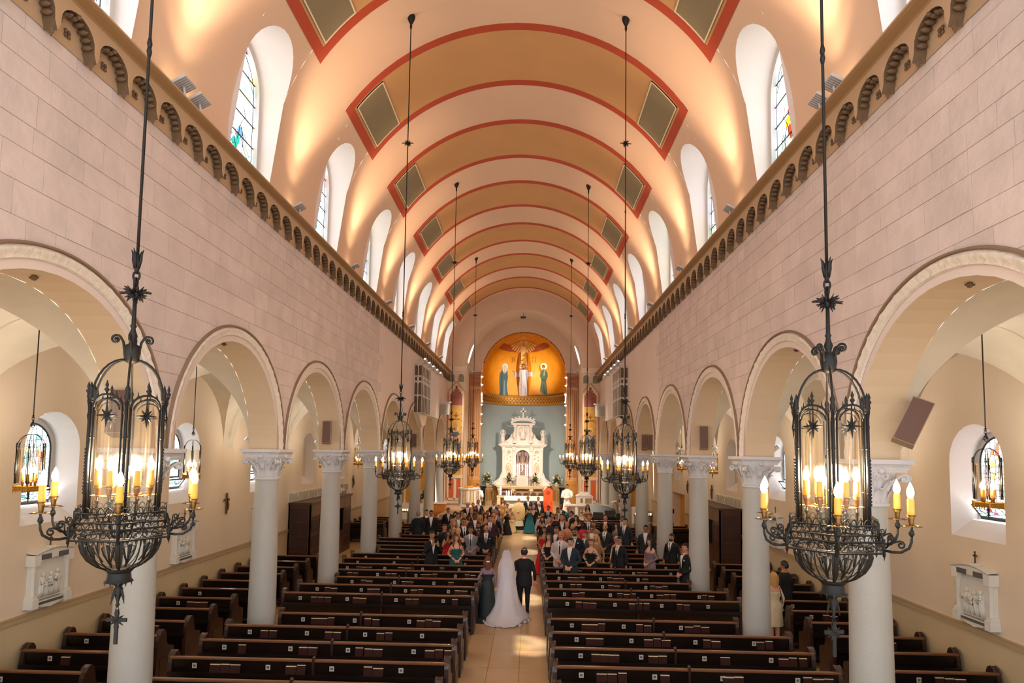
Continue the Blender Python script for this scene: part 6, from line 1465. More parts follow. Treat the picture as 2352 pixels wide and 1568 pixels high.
def shirt_b(m): strip_front(m, 'm', [(1.515, -.06, .06), (1.47, -.065, .065), (1.40, -.055, .055), (1.28, -.036, .036), (1.16, -.014, .014), (1.10, -.002, .002)], .010)
def longshirt_b(m): strip_front(m, 'm', [(1.515, -.06, .06), (1.47, -.07, .07), (1.3, -.06, .06), (1.1, -.045, .045), (.98, -.03, .03)], .010)
def tie_b(m): strip_front(m, 'm', [(1.49, -.014, .014), (1.46, -.010, .010), (1.30, -.018, .018), (1.14, -.014, .014), (1.11, -.002, .002)], .018)
def bow_b(m):
    for s in (-1, 1): m.add([on_front('m', 0, 1.488, .02), on_front('m', s*.045, 1.505, .024), on_front('m', s*.045, 1.468, .024)], [(0, 1, 2)])
    m.sphere(on_front('m', 0, 1.487, .02), .010, 6, 4)
def lapel_b(m):
    for s in (-1, 1): strip_front(m, 'm', [(1.50, s*.062, s*.085), (1.44, s*.062, s*.10), (1.36, s*.050, s*.105), (1.34, s*.047, s*.08), (1.22, s*.024, s*.05), (1.10, s*.001, s*.012)], .014)
def square_b(m): m.add([on_front('m', x, z, .016) for x, z in ((.095, 1.33), (.135, 1.335), (.13, 1.355), (.115, 1.365), (.10, 1.352))], [(0, 1, 2, 3, 4)])
def necklace_strap(m):
    for s in (-1, 1): m.tube([on_front('w', s*.07, 1.30, .004), on_front('w', s*.085, 1.38, .004), (s*.09, 0, 1.425), (s*.08, .07, 1.36)], .009, 4)
def skirt_mesh(length, flare, kind='w', jacket=False):
    key = ('skirt', round(length, 2), round(flare, 2), kind)
    if key in TEMPL: return TEMPL[key]
    m = M(); n = 26; R = []; z0 = 1.06 if kind == 'w' else 1.12
    N = 9
    for j in range(N+1):
        t = j/N; z = z0+(length-z0)*t; rx, ry = torso_r(kind, max(.80, z)); rx, ry = rx+.012, ry+.014
        if z < .85: q = (.85-z)/.85; rx = .185+flare*q; ry = .135+flare*.85*q
        R.append([((rx*(1+.035*sin(7*a+1)*t))*cos(a), (ry*(1+.05*sin(8*a)*t))*sin(a), z) for a in [2*pi*i/n for i in range(n)]])
    m.ringloft(R, cap=False); me = m.mesh('skirt', [None], smooth='all'); TEMPL[key] = me; return me
def jacket_skirt():
    key = 'jskirt'
    if key in TEMPL: return TEMPL[key]
    m = M(); R = []
    for z, g in ((1.15, .006), (1.05, .014), (.95, .022), (.85, .026), (.76, .030)):
        rx, ry = torso_r('m', max(.82, z)); R.append([((rx+g)*cos(a), (ry+g)*sin(a), z) for a in [-pi/2+.10+(2*pi-.2)*i/24 for i in range(25)]])
    m.ringloft(R, closed=False, cap=False); me = m.mesh('jacket_hem', [None], smooth='all'); TEMPL[key] = me; return me
def put(name, me, par, ms, smooth=True):
    o = link(name, me, par)
    for i, mm in enumerate(ms):
        if i < len(o.material_slots): o.material_slots[i].link = 'OBJECT'; o.material_slots[i].material = mm
    return o
DARKF = mat('eyes_brows', '#2a1a14', .5)
def person(x, y, z, h, kind, pose, top, sh, hs, hc, sk, label, rz=None, group='guests'):
    full = 1.785 if kind == 'm' else 1.76
    if rz is None: rz = atan2(x-.35, y-16.5)*-.9+random.uniform(-.25, .25)
    t = thing('person', label, 'person', (x, y, z), rz, group)
    s = h/full; t.scale = (s*random.uniform(1.09, 1.17), s*1.08, s)
    skin = SKIN[sk]; c = cloth(top, CL[top]); shoe = mat('shoe_black', '#0c0a0a', .4); lips = mat('lips_'+('r' if kind == 'w' else 'm'), '#a8413c' if kind == 'w' else '#8f5244', .5)
    if kind == 'm':
        leg = c if top not in ('white', 'tan', 'maroon') else cloth('charcoal', CL['charcoal'])
        put('body', get_body('m', pose), t, [skin, c, leg, shoe, c, DARKF, lips, c])
        if sh in ('t', 'w', 'b', 'k'):
            shirtc = cloth('shirt_white', '#e6e0e2') if sh != 'k' else c
            put('shirt_front', chest_piece('shirt_front', longshirt_b if 'long white' in label else shirt_b, 'm' if 'long white' not in label else 'ml'), t, [shirtc])
            put('lapel', chest_piece('lapel', lapel_b, 'm'), t, [mat('lapel_satin', '#060607', .35) if top.startswith('tux') else c])
        if sh == 't': put('tie', chest_piece('tie', tie_b, 'm'), t, [cloth('tie_dark', '#15151c') if 'red tie' not in label else cloth('tie_red', '#8c2a30')])
        if sh == 'b': put('bow_tie', chest_piece('bow_tie', bow_b, 'm'), t, [cloth('tie_dark', '#15151c')])
        if 'handkerchief' in label or sh == 'b': put('pocket_square', chest_piece('pocket_square', square_b, 'm'), t, [cloth('shirt_white', '#e6e0e2')])
        if top not in ('white', 'vest', 'alb'): put('jacket_hem', jacket_skirt(), t, [c])
        if top in ('vest', 'alb'):
            put('robe', skirt_mesh(.05, .10, 'm'), t, [c])
            if top == 'vest':
                m = M(); R = []
                for z_, rx, ry in ((1.47, .12, .10), (1.40, .24, .14), (1.2, .34, .17), (.95, .38, .19), (.62, .36, .20), (.42, .26, .19)): R.append([(rx*cos(a), ry*sin(a), z_) for a in [2*pi*i/24 for i in range(24)]])
                m.ringloft(R, cap=False); m.obj('chasuble', cloth('chasuble', '#e3c98f'), t, smooth='all')
            else:
                m = M(); 
                for s_ in (-1, 1): eloft(m, [(s_*.21, 0, 1.40, .075, .08), (s_*.26, 0, 1.15, .085, .10), (s_*.24, -.06, .98, .10, .12)], 12)
                m.obj('wide_sleeves', c, t, smooth='all')
    else:
        bare = top in SLEEVELESS or (top == 'black' and 'sleeveless' in label) or 'strapped' in label
        inner = cloth('black', CL['black']) if top == 'cardigan' else c
        put('body', get_body('w', pose), t, [skin, inner, skin, shoe, skin if bare else c, DARKF, lips, skin if (bare or top in ('pinkwrap', 'greypink', 'cardigan', 'cream', 'black')) else c])
        lg = .04 if top.endswith('_long') else .48
        put('dress_skirt', skirt_mesh(lg, .20 if lg < .1 else .07), t, [inner if top != 'greypink' else cloth('greypink', CL['greypink'])])
        put('dress_straps', chest_piece('dress_straps', necklace_strap, 'w'), t, [inner])
    if hs != 'bald' or kind == 'm' and hs == 'bald' and 'grey' in hc: put('hair', hair_mesh(hs, kind), t, [mat('hair_'+(hc or 'dark'), HAIRC[hc], .55, var=.15, vscale=25)])
    if pose == 'phone':
        m = M(); m.box(-.04, .04, -.30, -.288, 1.47, 1.60) if 'camera' not in label and 'photographer' not in label else m.box(-.07, .07, -.34, -.24, 1.46, 1.56)
        if 'photographer' in label or 'camera' in label: m.lathe([(.04, 0), (.045, .10)], (0, 0, 0), 10); m.v[-20:] = [(a, -.34-(c_), 1.51+b) for a, b, c_ in m.v[-20:]]
        q = m.obj('phone' if 'photo' not in label and 'camera' not in label else 'camera', mat('device_black', '#101114', .3), None)
        q.location = (x, y, z); q.rotation_euler = (0, 0, rz); q.scale = t.scale; q['label'] = 'dark %s held up by the %s' % (q.name.split('.')[0], ' '.join(label.split()[:9])); q['category'] = q.name.split('.')[0]
    if 'glasses' in label:
        m = M(); hz = HZ[kind]
        for s_ in (-1, 1): m.tube([(s_*.032+.022*cos(a*pi/5), -.106, hz+.004+.016*sin(a*pi/5)) for a in range(10)], .004, 4, loop=True); m.tube([(s_*.055, -.10, hz+.006), (s_*.08, 0, hz+.006)], .003, 3)
        m.obj('glasses', DARKF, t)
    if 'beard' in label:
        m = M(); hz = HZ[kind]; m.ringloft([[((.058-.006*abs(j))*cos(a)*1.12, -.012+.088*sin(a)*1.08, hz-.075-.02*j) for a in [pi+.35+(pi-.7)*i/10 for i in range(11)]] for j in (-1, 0, 1, 2)], closed=False, cap=False); m.obj('beard', mat('hair_dark', HAIRC['dark'], .55), t, smooth='all')
    return t
for g in GUESTS:
    x, y, z, h, kind, pose, top, sh, hs, hc, sk, lab = g
    rz = None
    if 'seen from behind' in lab: rz = pi
    if 'profile' in lab: rz = -1.1
    grp = 'guests in the left pews' if y < 33.3 and x < 0 else ('guests in the right pews' if y < 33.3 else 'wedding party and photographers at the altar')
    person(x, y, z, h, kind, pose, top, sh, hs, hc, sk, lab, rz, grp)
# couple and woman in white in the right side aisle, facing the altar
person(6.03, 14.9, 0, 1.64, 'w', 'side', 'cream', '', 'long', 'blond', 'light', 'blond woman in a white sweater seen from behind beside the second right column', pi+.25, 'latecomers in the right aisle')
person(6.08, 16.0, 0, 1.74, 'm', 'side', 'black', 'w', 'short', 'dark', 'tan', 'man in black beyond the woman in the white sweater', pi-.5, 'latecomers in the right aisle')
person(6.75, 16.1, 0, 1.70, 'm', 'side', 'black', 'n', 'short', 'dark', 'tan', 'taller person in black at the right of the latecomers', pi+.6, 'latecomers in the right aisle')
m = M(); m.tube([(6.10, 14.74, 1.33), (6.17, 14.78, 1.1), (6.2, 14.80, .95)], .008, 4)
o = m.obj('bag_strap', mat('strap_brown', '#5a3a28', .6), None, label='thin brown bag strap across the back of the white sweater', category='strap')

# ---------------- bride, mother and father, seen from behind
SILK = mat('bridal_satin', '#dcd9df', .45, var=.03, vscale=6)
def veil_mat():
    m = bpy.data.materials.new('tulle_veil'); m.use_nodes = True; nt = m.node_tree; nt.nodes.clear()
    o = nt.nodes.new('ShaderNodeOutputMaterial'); mx = nt.nodes.new('ShaderNodeMixShader'); t = nt.nodes.new('ShaderNodeBsdfTransparent'); d = nt.nodes.new('ShaderNodeBsdfDiffuse'); d.inputs[0].default_value = C('#eeecf2')
    mx.inputs[0].default_value = .60; nt.links.new(t.outputs[0], mx.inputs[1]); nt.links.new(d.outputs[0], mx.inputs[2]); nt.links.new(mx.outputs[0], o.inputs[0]); return m
BX, BY = -.13, 16.85
t = thing('person', 'bride in a white satin gown and long veil walking up the aisle', 'person', (BX, BY, 0), pi, 'bride and her parents'); t.scale = (.97, .97, .97)
put('body', get_body('w', 'clasp'), t, [SKIN['light'], SILK, SILK, mat('shoe_white', '#dddddd', .5), SKIN['light'], DARKF, mat('lips_r', '#a8413c', .5), SKIN['light']])
put('hair', hair_mesh('short', 'w'), t, [mat('hair_dark', HAIRC['dark'], .55)])
m = M(); R = []; n = 44                      # gown: local +y is towards the camera
for z, rx, f, b in ((1.33, .162, -.115, .105), (1.22, .150, -.112, .10), (1.09, .135, -.10, .095), (.98, .165, -.12, .12), (.85, .20, -.15, .17), (.68, .25, -.19, .25), (.48, .31, -.24, .36), (.30, .38, -.28, .50), (.15, .46, -.32, .66), (.06, .54, -.34, .84), (.03, .60, -.35, 1.0), (.012, .63, -.35, 1.08)):
    ring = []
    for i in range(n):
        a = 2*pi*i/n; cc, ss = cos(a), sin(a); w = (1.33-z)/1.33
        yy_ = (b if ss > 0 else -f)*ss; xx = rx*cc*(1+.06*w*sin(a*9+z*3))+.10*w*w*(ss > 0)*ss
        ring.append((xx, yy_*(1+.05*w*sin(a*7+z*5)), z+(.05*w**6*sin(a*11) if z > .03 else .0)*(1 if z > .03 else 0)))
    R.append(ring)
m.ringloft(R, cap=False); 
m.obj('gown', SILK, t, smooth='all')
m = M(); R = []; H_ = HZ['w']
for z, hw, b in ((H_+.13, .04, .03), (H_+.12, .07, .06), (H_+.06, .105, .13), (H_-.05, .125, .16), (1.45, .19, .17), (1.30, .225, .18), (1.1, .24, .20), (.85, .27, .27), (.6, .33, .38), (.4, .40, .50), (.22, .50, .68), (.09, .60, .90), (.05, .62, 1.06), (.035, .56, 1.2)):
    R.append([(hw*cos(a)*(1+.04*sin(9*a+z*4)), b*(.18+.82*sin(a))*(1+.04*sin(8*a)) if z > 1.0 else b*sin(a)*(1+.04*sin(10*a))+.0, z+(.02 if z < .2 else 0)*(1+sin(a*6))) for a in [pi*i/30 for i in range(31)]])
m.ringloft(R, closed=False, cap=False); m.obj('veil', veil_mat(), t, smooth='all')
m = M()
for i in range(9): a = .3+2.5*i/8; m.tube([(.60*cos(a), 1.02*sin(a), .03), (.66*cos(a)+.03*sin(i*2), 1.13*sin(a), .035+.02*sin(i*3)), (.68*cos(a+.15), 1.12*sin(a+.15), .025)], [.03, .035, .02], 6, flat=.5)
m.obj('train_hem', SILK, t, smooth='all')
# mother
GR = cloth('dark_green_gown', '#1a2629', .6); LACE = mat('lace_mauve', '#8d7480', .8, var=.35, vscale=60)
t = thing('person', 'mother in a dark green gown with lace sleeves left of the bride', 'person', (-.60, 16.55, 0), pi+.1, 'bride and her parents'); t.scale = (.95, .92, .905)
put('body', get_body('w', 'linkl'), t, [SKIN['light'], GR, GR, mat('shoe_black', '#0c0a0a', .4), LACE, DARKF, mat('lips_r', '#a8413c', .5), LACE])
put('gown', skirt_mesh(.02, .09), t, [GR]); put('hair', hair_mesh('long', 'w'), t, [mat('hair_auburn', HAIRC['auburn'], .55)])
m = M(); m.box(-.045, .045, .10, .12, HZ['w']-.02, HZ['w']+.015); m.obj('hair_clip', mat('silver', '#d8dce0', .25, .8), t)
m = M(); m.ringloft([[on_front('w', a, z, .006)[:1]+(-on_front('w', a, z, .010)[1],)+(z,) for a in (-.11, -.05, 0, .05, .11)] for z in (1.28, 1.34, 1.38)], closed=False, cap=False); m.obj('lace_back', LACE, t, smooth='all')
m = M()
R = []
for j in range(5): R.append([((.30+.07*j)*cos(a), .16+(.06+.06*j)*sin(a), .10-.022*j) for a in [pi*i/12 for i in range(13)]])
m.ringloft(R, closed=False, cap=False); m.obj('short_train', GR, t, smooth='all')
# father
t = person(.33, 17.25, 0, 1.72, 'm', 'side', 'black', 'n', 'short', 'dark', 'pink', 'father in a black suit right of the bride seen from behind', pi-.05, 'bride and her parents')
m = M(); m.ringloft([[(.056*cos(a), .012+.062*sin(a), z) for a in [2*pi*i/16 for i in range(16)]] for z in (1.515, 1.545)], cap=False); m.obj('shirt_collar', cloth('shirt_white', '#e6e0e2'), t, smooth='all')
m = M().sphere((0, .055, HZ['m']+.085), .045, 10, 6, sz=.5); m.obj('bald_spot', SKIN['pink'], t, smooth='all')
# ---------------------------------------------------------------- pews
PW_ = mat('pew_walnut', '#1e120c', .32, var=.25, vscale=2.5, spec=.5); PWR = mat('pew_rail_lit', '#73492c', .3, var=.12, vscale=5, spec=.6); PWE = mat('pew_end', '#3a231a', .3, var=.2, vscale=4)  # pew rail colour raised for the light on it, over its worn tone
CARD = mat('number_card', '#c4b9a8', .7); CARDD = mat('card_print', '#6a5a50', .7); BOOKP = mat('page_edges', '#e2c9a4', .7); BOOKC = mat('maroon_cover', '#3a1d16', .8, spec=.2)
def end_mesh():
    pr = [(-.30, 0), (-.29, .55), (-.265, .78), (-.24, .86), (-.19, .925), (-.12, .95), (-.06, .93), (-.02, .88), (.0, .80), (.02, .68), (.07, .60), (.20, .575), (.26, .55), (.27, .45), (.25, .2), (.27, 0)]
    m = M(); m.prism(pr, lambda a, b, q: (q, a, b), -.035, .035)
    m.tube([(-.045, -.245, .86), (-.045, -.19, .925), (-.045, -.12, .95)], .012, 4); m.tube([(.045, -.245, .86), (.045, -.19, .925), (.045, -.12, .95)], .012, 4)
    m.box(-.042, .042, -.20, .18, .12, .42)
    return m.mesh('end_panel', PWE)
END = end_mesh(); PM = {}
def pew_parts(L):
    if L in PM: return PM[L]
    m = M(); m.prism([(-.25, .845), (-.225, .845), (-.13, .10), (-.155, .10)], lambda a, b, q: (q, a, b), 0, L); back = m.mesh('back_board', PW_)
    m = M(); m.prism([(-.275, .845), (-.275, .868), (-.262, .88), (-.215, .88), (-.205, .868), (-.205, .845)], lambda a, b, q: (q, a, b), 0, L); rail = m.mesh('top_rail', PWR)
    m = M(); m.box(0, L, -.15, .24, .42, .455); m.box(0, L, .18, .21, .10, .42); seat = m.mesh('seat', PW_)
    m = M(); m.box(0, L, -.33, -.24, .585, .60); m.box(0, L, -.335, -.322, .60, .66); rack = m.mesh('book_rack', PW_)
    m = M(); m.box(0, L, -.46, -.30, .17, .205); knl = m.mesh('kneeler', mat('kneeler_leather', '#2c1a14', .35))
    PM[L] = (back, rail, seat, rack, knl); return PM[L]
card_me = M().box(-.038, .038, -.004, 0, -.04, .04).mesh('number_card', CARD); cardp_me = M().box(-.02, .02, -.006, -.004, -.016, .018).mesh('card_mark', CARDD)
mid_me = M().box(-.02, .02, -.285, -.20, .0, .90).sphere((0, -.24, .905), .03, 6, 4).mesh('mid_post', PWE)
def book_mesh(w, th, hh):
    m = M(); m.box(-w/2, w/2, -th, th, 0, hh, 1); m.box(-w/2+.004, w/2-.002, -th+.003, th-.003, hh*.5, hh+.012, 0); return m.mesh('hymnal', [BOOKP, BOOKC])
BK = [book_mesh(.15, .016, .17), book_mesh(.17, .02, .165), book_mesh(.14, .014, .185)]
rp = random.Random(11); NB = [0]
def pew(x0, x1, y, label, group, mid=None, cards=True, books=True, extra=None):
    L = round(abs(x1-x0), 3); xl = min(x0, x1)
    t = thing('pew', label, 'pew', (xl, y, 0), 0, group)
    for nm, me in zip(('back_board', 'top_rail', 'seat', 'book_rack', 'kneeler'), pew_parts(L)): link(nm, me, t)
    link('end_panel', END, t, (0, 0, 0)); link('end_panel', END, t, (L, 0, 0))
    if mid is not None: link('mid_post', mid_me, t, (mid-xl, 0, 0))
    if cards:
        q = .45
        while q < L-.2:
            cc = link('number_card', card_me, t, (q+rp.uniform(-.05, .05), -.262, .745)); link('card_mark', cardp_me, cc); q += 1.12
    nh = 0
    if books: short = ('the rack of row %s, %s nave block' % (label.split('row ')[1].split(' of')[0], 'left' if 'left' in label else 'right')) if 'row ' in label else 'the %s aisle pew %s from the camera' % ('left' if 'left' in label else 'right', label.split('wall, ')[1].split(' from')[0])
    if books and NB[0] < 286:
        q = .75
        while q < L-.35:
            n = rp.choice((1, 2, 2, 3, 3)); bx = q
            for j in range(n):
                if NB[0] >= 288: break
                me = rp.choice(BK); b = link('hymnal', me, None, (xl+bx, y-.285+rp.uniform(-.008, .008), .60)); b.rotation_euler = (rp.uniform(-.22, -.05), 0, rp.uniform(-.05, .05))
                b['label'] = 'maroon hymnal, %s from the left, in %s' % (ORD[min(nh, 25)], short); b['category'] = 'book'; b['group'] = 'hymnals in the pew racks'; bx += .165; NB[0] += 1; nh += 1
            q += rp.choice((1.0, 1.1, 1.25))
    return t
ROWS = [7.82, 8.79, 9.76, 10.73, 11.70, 12.66, 13.64, 15.5, 16.5, 17.48, 18.5, 19.45, 20.4, 21.35, 22.27, 23.2, 24.15, 25.1, 26.05, 27.0, 27.95, 28.9, 29.85, 30.8, 31.75, 32.7]
SHORT = {8.79, 13.64, 17.48, 22.27, 26.05, 27.0, 30.8}
for i, y in enumerate(ROWS):
    for sx in (-1, 1):
        a, b = (-.86, -5.38) if sx < 0 else (.88, 5.40)
        if y in SHORT: b = sx*4.72
        pew(a, b, y, '%sdark walnut pew in row %s of the %s nave block from the camera' % ('' if y in SHORT else 'long ', ['one', 'two', 'three', 'four', 'five', 'six', 'seven', 'eight', 'nine', 'ten', 'eleven', 'twelve', 'thirteen', 'fourteen', 'fifteen', 'sixteen', 'seventeen', 'eighteen', 'nineteen', 'twenty', 'twenty-one', 'twenty-two', 'twenty-three', 'twenty-four', 'twenty-five', 'twenty-six'][i], SIDE[sx]),
            'nave pews '+SIDE[sx], sx*3.02, y < 22, 8.9 < y < 20)
AR_ = [8.95+.97*i for i in range(13)]
for i, y in enumerate(AR_):
    for sx in (-1, 1):
        pew(sx*6.27, sx*7.97, y, 'short dark walnut pew by the %s aisle wall, %s from the camera' % (SIDE[sx], ORD[i]), 'aisle pews '+SIDE[sx], None, y < 16, y < 16 and i % 2 == 0)
for i, y in enumerate([29.9+.9*j for j in range(4)]):
    for sx in (-1, 1):
        if sx > 0 and i > 1: continue
        pew(sx*6.27, sx*7.9, y, 'small dark pew near the far end of the %s aisle, %s of its set' % (SIDE[sx], ORD[i]), 'far aisle pews '+SIDE[sx], None, False, False)
# ---------------------------------------------------------------- fittings on the aisle walls
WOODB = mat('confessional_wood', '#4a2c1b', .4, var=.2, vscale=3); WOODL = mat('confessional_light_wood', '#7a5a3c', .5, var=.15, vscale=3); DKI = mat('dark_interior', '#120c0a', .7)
STON = mat('station_marble', '#ddd8cc', .5, var=.05, vscale=5); STOD = mat('station_dark_inlay', '#5a5750', .5)
# stations of the cross
for sx in (-1, 1):
    for k in range(-1, 5):
        if k > 2 and sx > 0 or k == 3: continue
        y = yb(k)+.0
        t = thing('station_relief', 'white marble relief plaque with side columns below the %s aisle window %s' % (SIDE[sx], ['nearest the gallery', 'first in view', 'second in view', 'third in view', 'fourth', 'far along'][k+1]), 'relief', (sx*(AX-.0), y, 0), (pi/2 if sx < 0 else -pi/2), 'marble stations'); t.scale = (.86, 1, 1)
        # local: x along wall, -y into the room
        m = M(); m.box(-.50, .50, -.07, 0, 1.62, 2.36); m.obj('back_slab', STON, t)
        for s in (-1, 1):
            m = M(); m.box(s*.46-.08, s*.46+.08, -.16, 0, 1.50, 1.66); m.box(s*.46-.06, s*.46+.06, -.14, 0, 1.66, 1.72); m.lathe([(.045, 1.72), (.04, 1.76), (.038, 2.12), (.055, 2.18), (.06, 2.22)], (s*.46, -.08, 0), 10); m.box(s*.46-.08, s*.46+.08, -.16, 0, 2.22, 2.40)
            m.obj('side_column', STON, t, smooth=30)
        m = M(); m.ringloft([[(x, yy_, 2.36+.06*cos(x*3.4)+dz) for yy_, dz in ((0, -.10), (-.15, -.10), (-.15, .04), (-.18, .07), (0, .09))] for x in [-.54+1.08*i/12 for i in range(13)]], closed=False, cap=False); m.box(-.08, .08, -.10, 0, 2.44, 2.52); m.obj('pediment', STON, t)
        M().box(-.44, -.1, -.157, -.15, 2.31, 2.40).obj('dark_inlay', STOD, t); M().box(.1, .44, -.157, -.15, 2.31, 2.40).obj('dark_inlay', STOD, t)
        m = M(); m.prism([(-.36, 1.60), (.36, 1.60), (.36, 1.52), (0, 1.46), (-.36, 1.52)], lambda a, b, q: (a, -q, b), 0, .12); m.obj('base_shelf', STON, t)
        m = M(); m.box(-.34, .34, -.128, -.12, 1.54, 1.585); m.obj('inscription_strip', STOD, t)
        r = random.Random(k*3+sx); m = M()
        for j in range(4):
            cx = -.22+.14*j+r.uniform(-.03, .03); h_ = r.uniform(.30, .44); z0 = 1.66
            ln = r.uniform(-.08, .08)
            m.ringloft([[(cx+ln*(q-z0)/h_+rx*cos(a), -.075+.04*sin(a), q) for a in [2*pi*i/9 for i in range(9)]] for q, rx in ((z0, .09), (z0+h_*.25, .075), (z0+h_*.5, .06), (z0+h_*.68, .075), (z0+h_*.78, .06), (z0+h_*.82, .02))])
            m.sphere((cx+ln*.9, -.09, z0+h_*.92), .034, 7, 5, sz=1.2)
            for q in range(2): m.tube([(cx+ln*.7+(-1)**q*.06, -.11, z0+h_*.74), (cx+r.uniform(-.1, .1), -.125, z0+h_*.55), (cx+r.uniform(-.17, .17), -.12, z0+h_*.66)], [.02, .018, .012], 5)
            m.tube([(cx+.04, -.115, z0), (cx+.01, -.12, z0+h_*.3), (cx+ln*.5-.02, -.11, z0+h_*.6)], .012, 4)
        m.obj('carved_figures', STON, t, smooth='all')
        m = M(); m.box(-.012, .012, -.06, -.045, 2.52, 2.72); m.box(-.05, .05, -.06, -.045, 2.63, 2.655); m.obj('small_cross', mat('bronze_dark', '#5c4630', .5, .4), t)
CRS = mat('bronze_cross', '#6e5632', .45, .5)
for sx, ys in ((-1, (17.75, 30.6)), (1, (26.85, 30.9))):
    for y in ys:
        t = thing('wall_cross', 'bronze crucifix on the %s aisle wall %s' % (SIDE[sx], 'between the windows' if y < 20 else ('above the confessional end' if y < 28 else 'near the far door')), 'cross', (sx*(AX-.02), y, 2.72), (pi/2 if sx < 0 else -pi/2), 'wall crucifixes')
        m = M(); m.box(-.025, .025, -.04, 0, -.28, .27); m.box(-.13, .13, -.04, 0, .07, .125)
        for p in ((0, .27), (-.13, .1), (.13, .1), (0, -.28)): m.sphere((p[0], -.02, p[1]), .035, 6, 4, sy=.5)
        m.obj('beam', CRS, t); m = M(); m.tube([(0, -.05, -.18), (.03, -.06, -.05), (0, -.055, .08)], [.018, .022, .02], 5); m.sphere((0, -.06, .12), .02, 6, 4); m.obj('figure', CRS, t, smooth='all')
# confessionals with carved band above
for sx, y0, y1 in ((-1, 22.5, 27.6), (1, 23.2, 27.3)):
    t = thing('confessional', 'dark wooden panelled confessional against the %s aisle wall' % SIDE[sx], 'confessional', (sx*AX, y0, 0)); D = .80; L = y1-y0
    X = lambda a, b: (min(-sx*a, -sx*b), max(-sx*a, -sx*b))
    m = M(); m.box(*X(0, D), 0, .05, 0, 2.32); m.box(*X(0, D), L-.05, L, 0, 2.32); m.box(*X(0, D+.05), -.04, L+.04, 2.28, 2.36); m.box(*X(0, .05), 0, L, 0, 2.32); m.obj('carcass', WOODB, t)
    for j in range(4):
        m = M(); m.box(*X(.10, D-.10), -.015, 0, .2+.5*j, .2+.5*j+.42); m.obj('side_panel', mat('confessional_panel', '#3c2216', .45, var=.2), t)
    nb_ = 5; w = L/nb_
    for j in range(nb_):
        a, b = j*w, (j+1)*w
        M().box(*X(D-.05, D), a, a+.08, 0, 2.28).obj('stile', WOODB, t)
        M().box(*X(D-.04, D-.0), a+.08, b, 1.85, 2.28).obj('upper_panel', WOODL, t)
        if j % 2 == 0:
            M().box(*X(D-.04, D-.01), a+.08, b, 0, 1.85).obj('door', WOODB, t)
            for z in (.2, .75, 1.3): M().box(*X(D-.01, D+.005), a+.18, b-.1, z, z+.42).obj('door_panel', mat('confessional_panel', '#3c2216', .45), t)
        else:
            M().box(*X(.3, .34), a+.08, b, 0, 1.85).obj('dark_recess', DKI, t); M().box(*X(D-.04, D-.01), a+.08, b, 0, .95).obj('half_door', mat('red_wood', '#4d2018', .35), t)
    # relief band on the wall above
    bl = y0-.1, (29.9 if sx < 0 else 26.4)
    r = thing('carved_band', 'white carved arcade relief band above the %s aisle confessional' % SIDE[sx], 'relief', (sx*AX, bl[0], 2.36)); LL = bl[1]-bl[0]
    M().box(*X(0, .03), 0, LL, .0, .36).obj('slab', STON, r)
    m = M(); q = .18; j = 0
    while q < LL-.1:
        if j % 4 == 3: m.tube([(-sx*.045, q+.11*cos(a*pi/6), .18+.13*sin(a*pi/6)) for a in range(12)], .014, 4, loop=True)
        else: m.tube([(-sx*.045, q-.07, .02), (-sx*.045, q-.07, .24)]+[(-sx*.045, q-.07*cos(a*pi/6), .24+.07*sin(a*pi/6)) for a in range(1, 6)]+[(-sx*.045, q+.07, .24), (-sx*.045, q+.07, .02)], .014, 4); m.sphere((-sx*.045, q, .16), .03, 5, 4, sz=2)
        q += .26; j += 1
    m.obj('carved_arcade', mat('relief_shadow', '#bfae94', .6), r)
# speakers on the arcade piers
SPB = mat('speaker_brown', '#6a4a3c', .6); SPS = mat('speaker_side', '#a78f72', .6)
def pier_speaker(x, y, z, tilt, rz, lab, w=.22, roll=0):
    t = thing('speaker', lab, 'speaker', (x, y, z), rz, 'pier loudspeakers'); 
    b = M().box(-w/2, w/2, -.13, .13, -.30, .30).obj('cabinet', SPS, t); g = M().box(-w/2+.01, w/2-.01, -.142, -.13, -.29, .29).obj('grille', SPB, t)
    for o in (b, g): o.rotation_euler = (tilt, roll, 0)
    M().tube([(0, .1, 0), (0, .24, .03)], .025, 6).obj('bracket', SPS, t)
pier_speaker(5.38, 8.36, 4.74, radians(-12), radians(-30), 'large tilted brown loudspeaker on the nearest right pier', .26, radians(24))
for s, k, n in ((-1, 0, 'nearest'), (-1, 2, 'third'), (1, 2, 'third'), (-1, 4, 'fifth'), (1, 4, 'fifth'), (-1, 5, 'sixth'), (1, 5, 'sixth')):
    pier_speaker(s*5.1, yc(k)-.293-.25, 4.72, radians(-8 if k == 2 else -14), radians(-s*12), 'brown box loudspeaker on the face of the %s %s pier' % (n, SIDE[s]))
    if k == 4: pier_speaker(s*5.1+.26, yc(k)-.293-.25, 4.72, radians(-5), radians(-s*20), 'second brown loudspeaker of the pair on the fifth %s pier' % SIDE[s], .18)
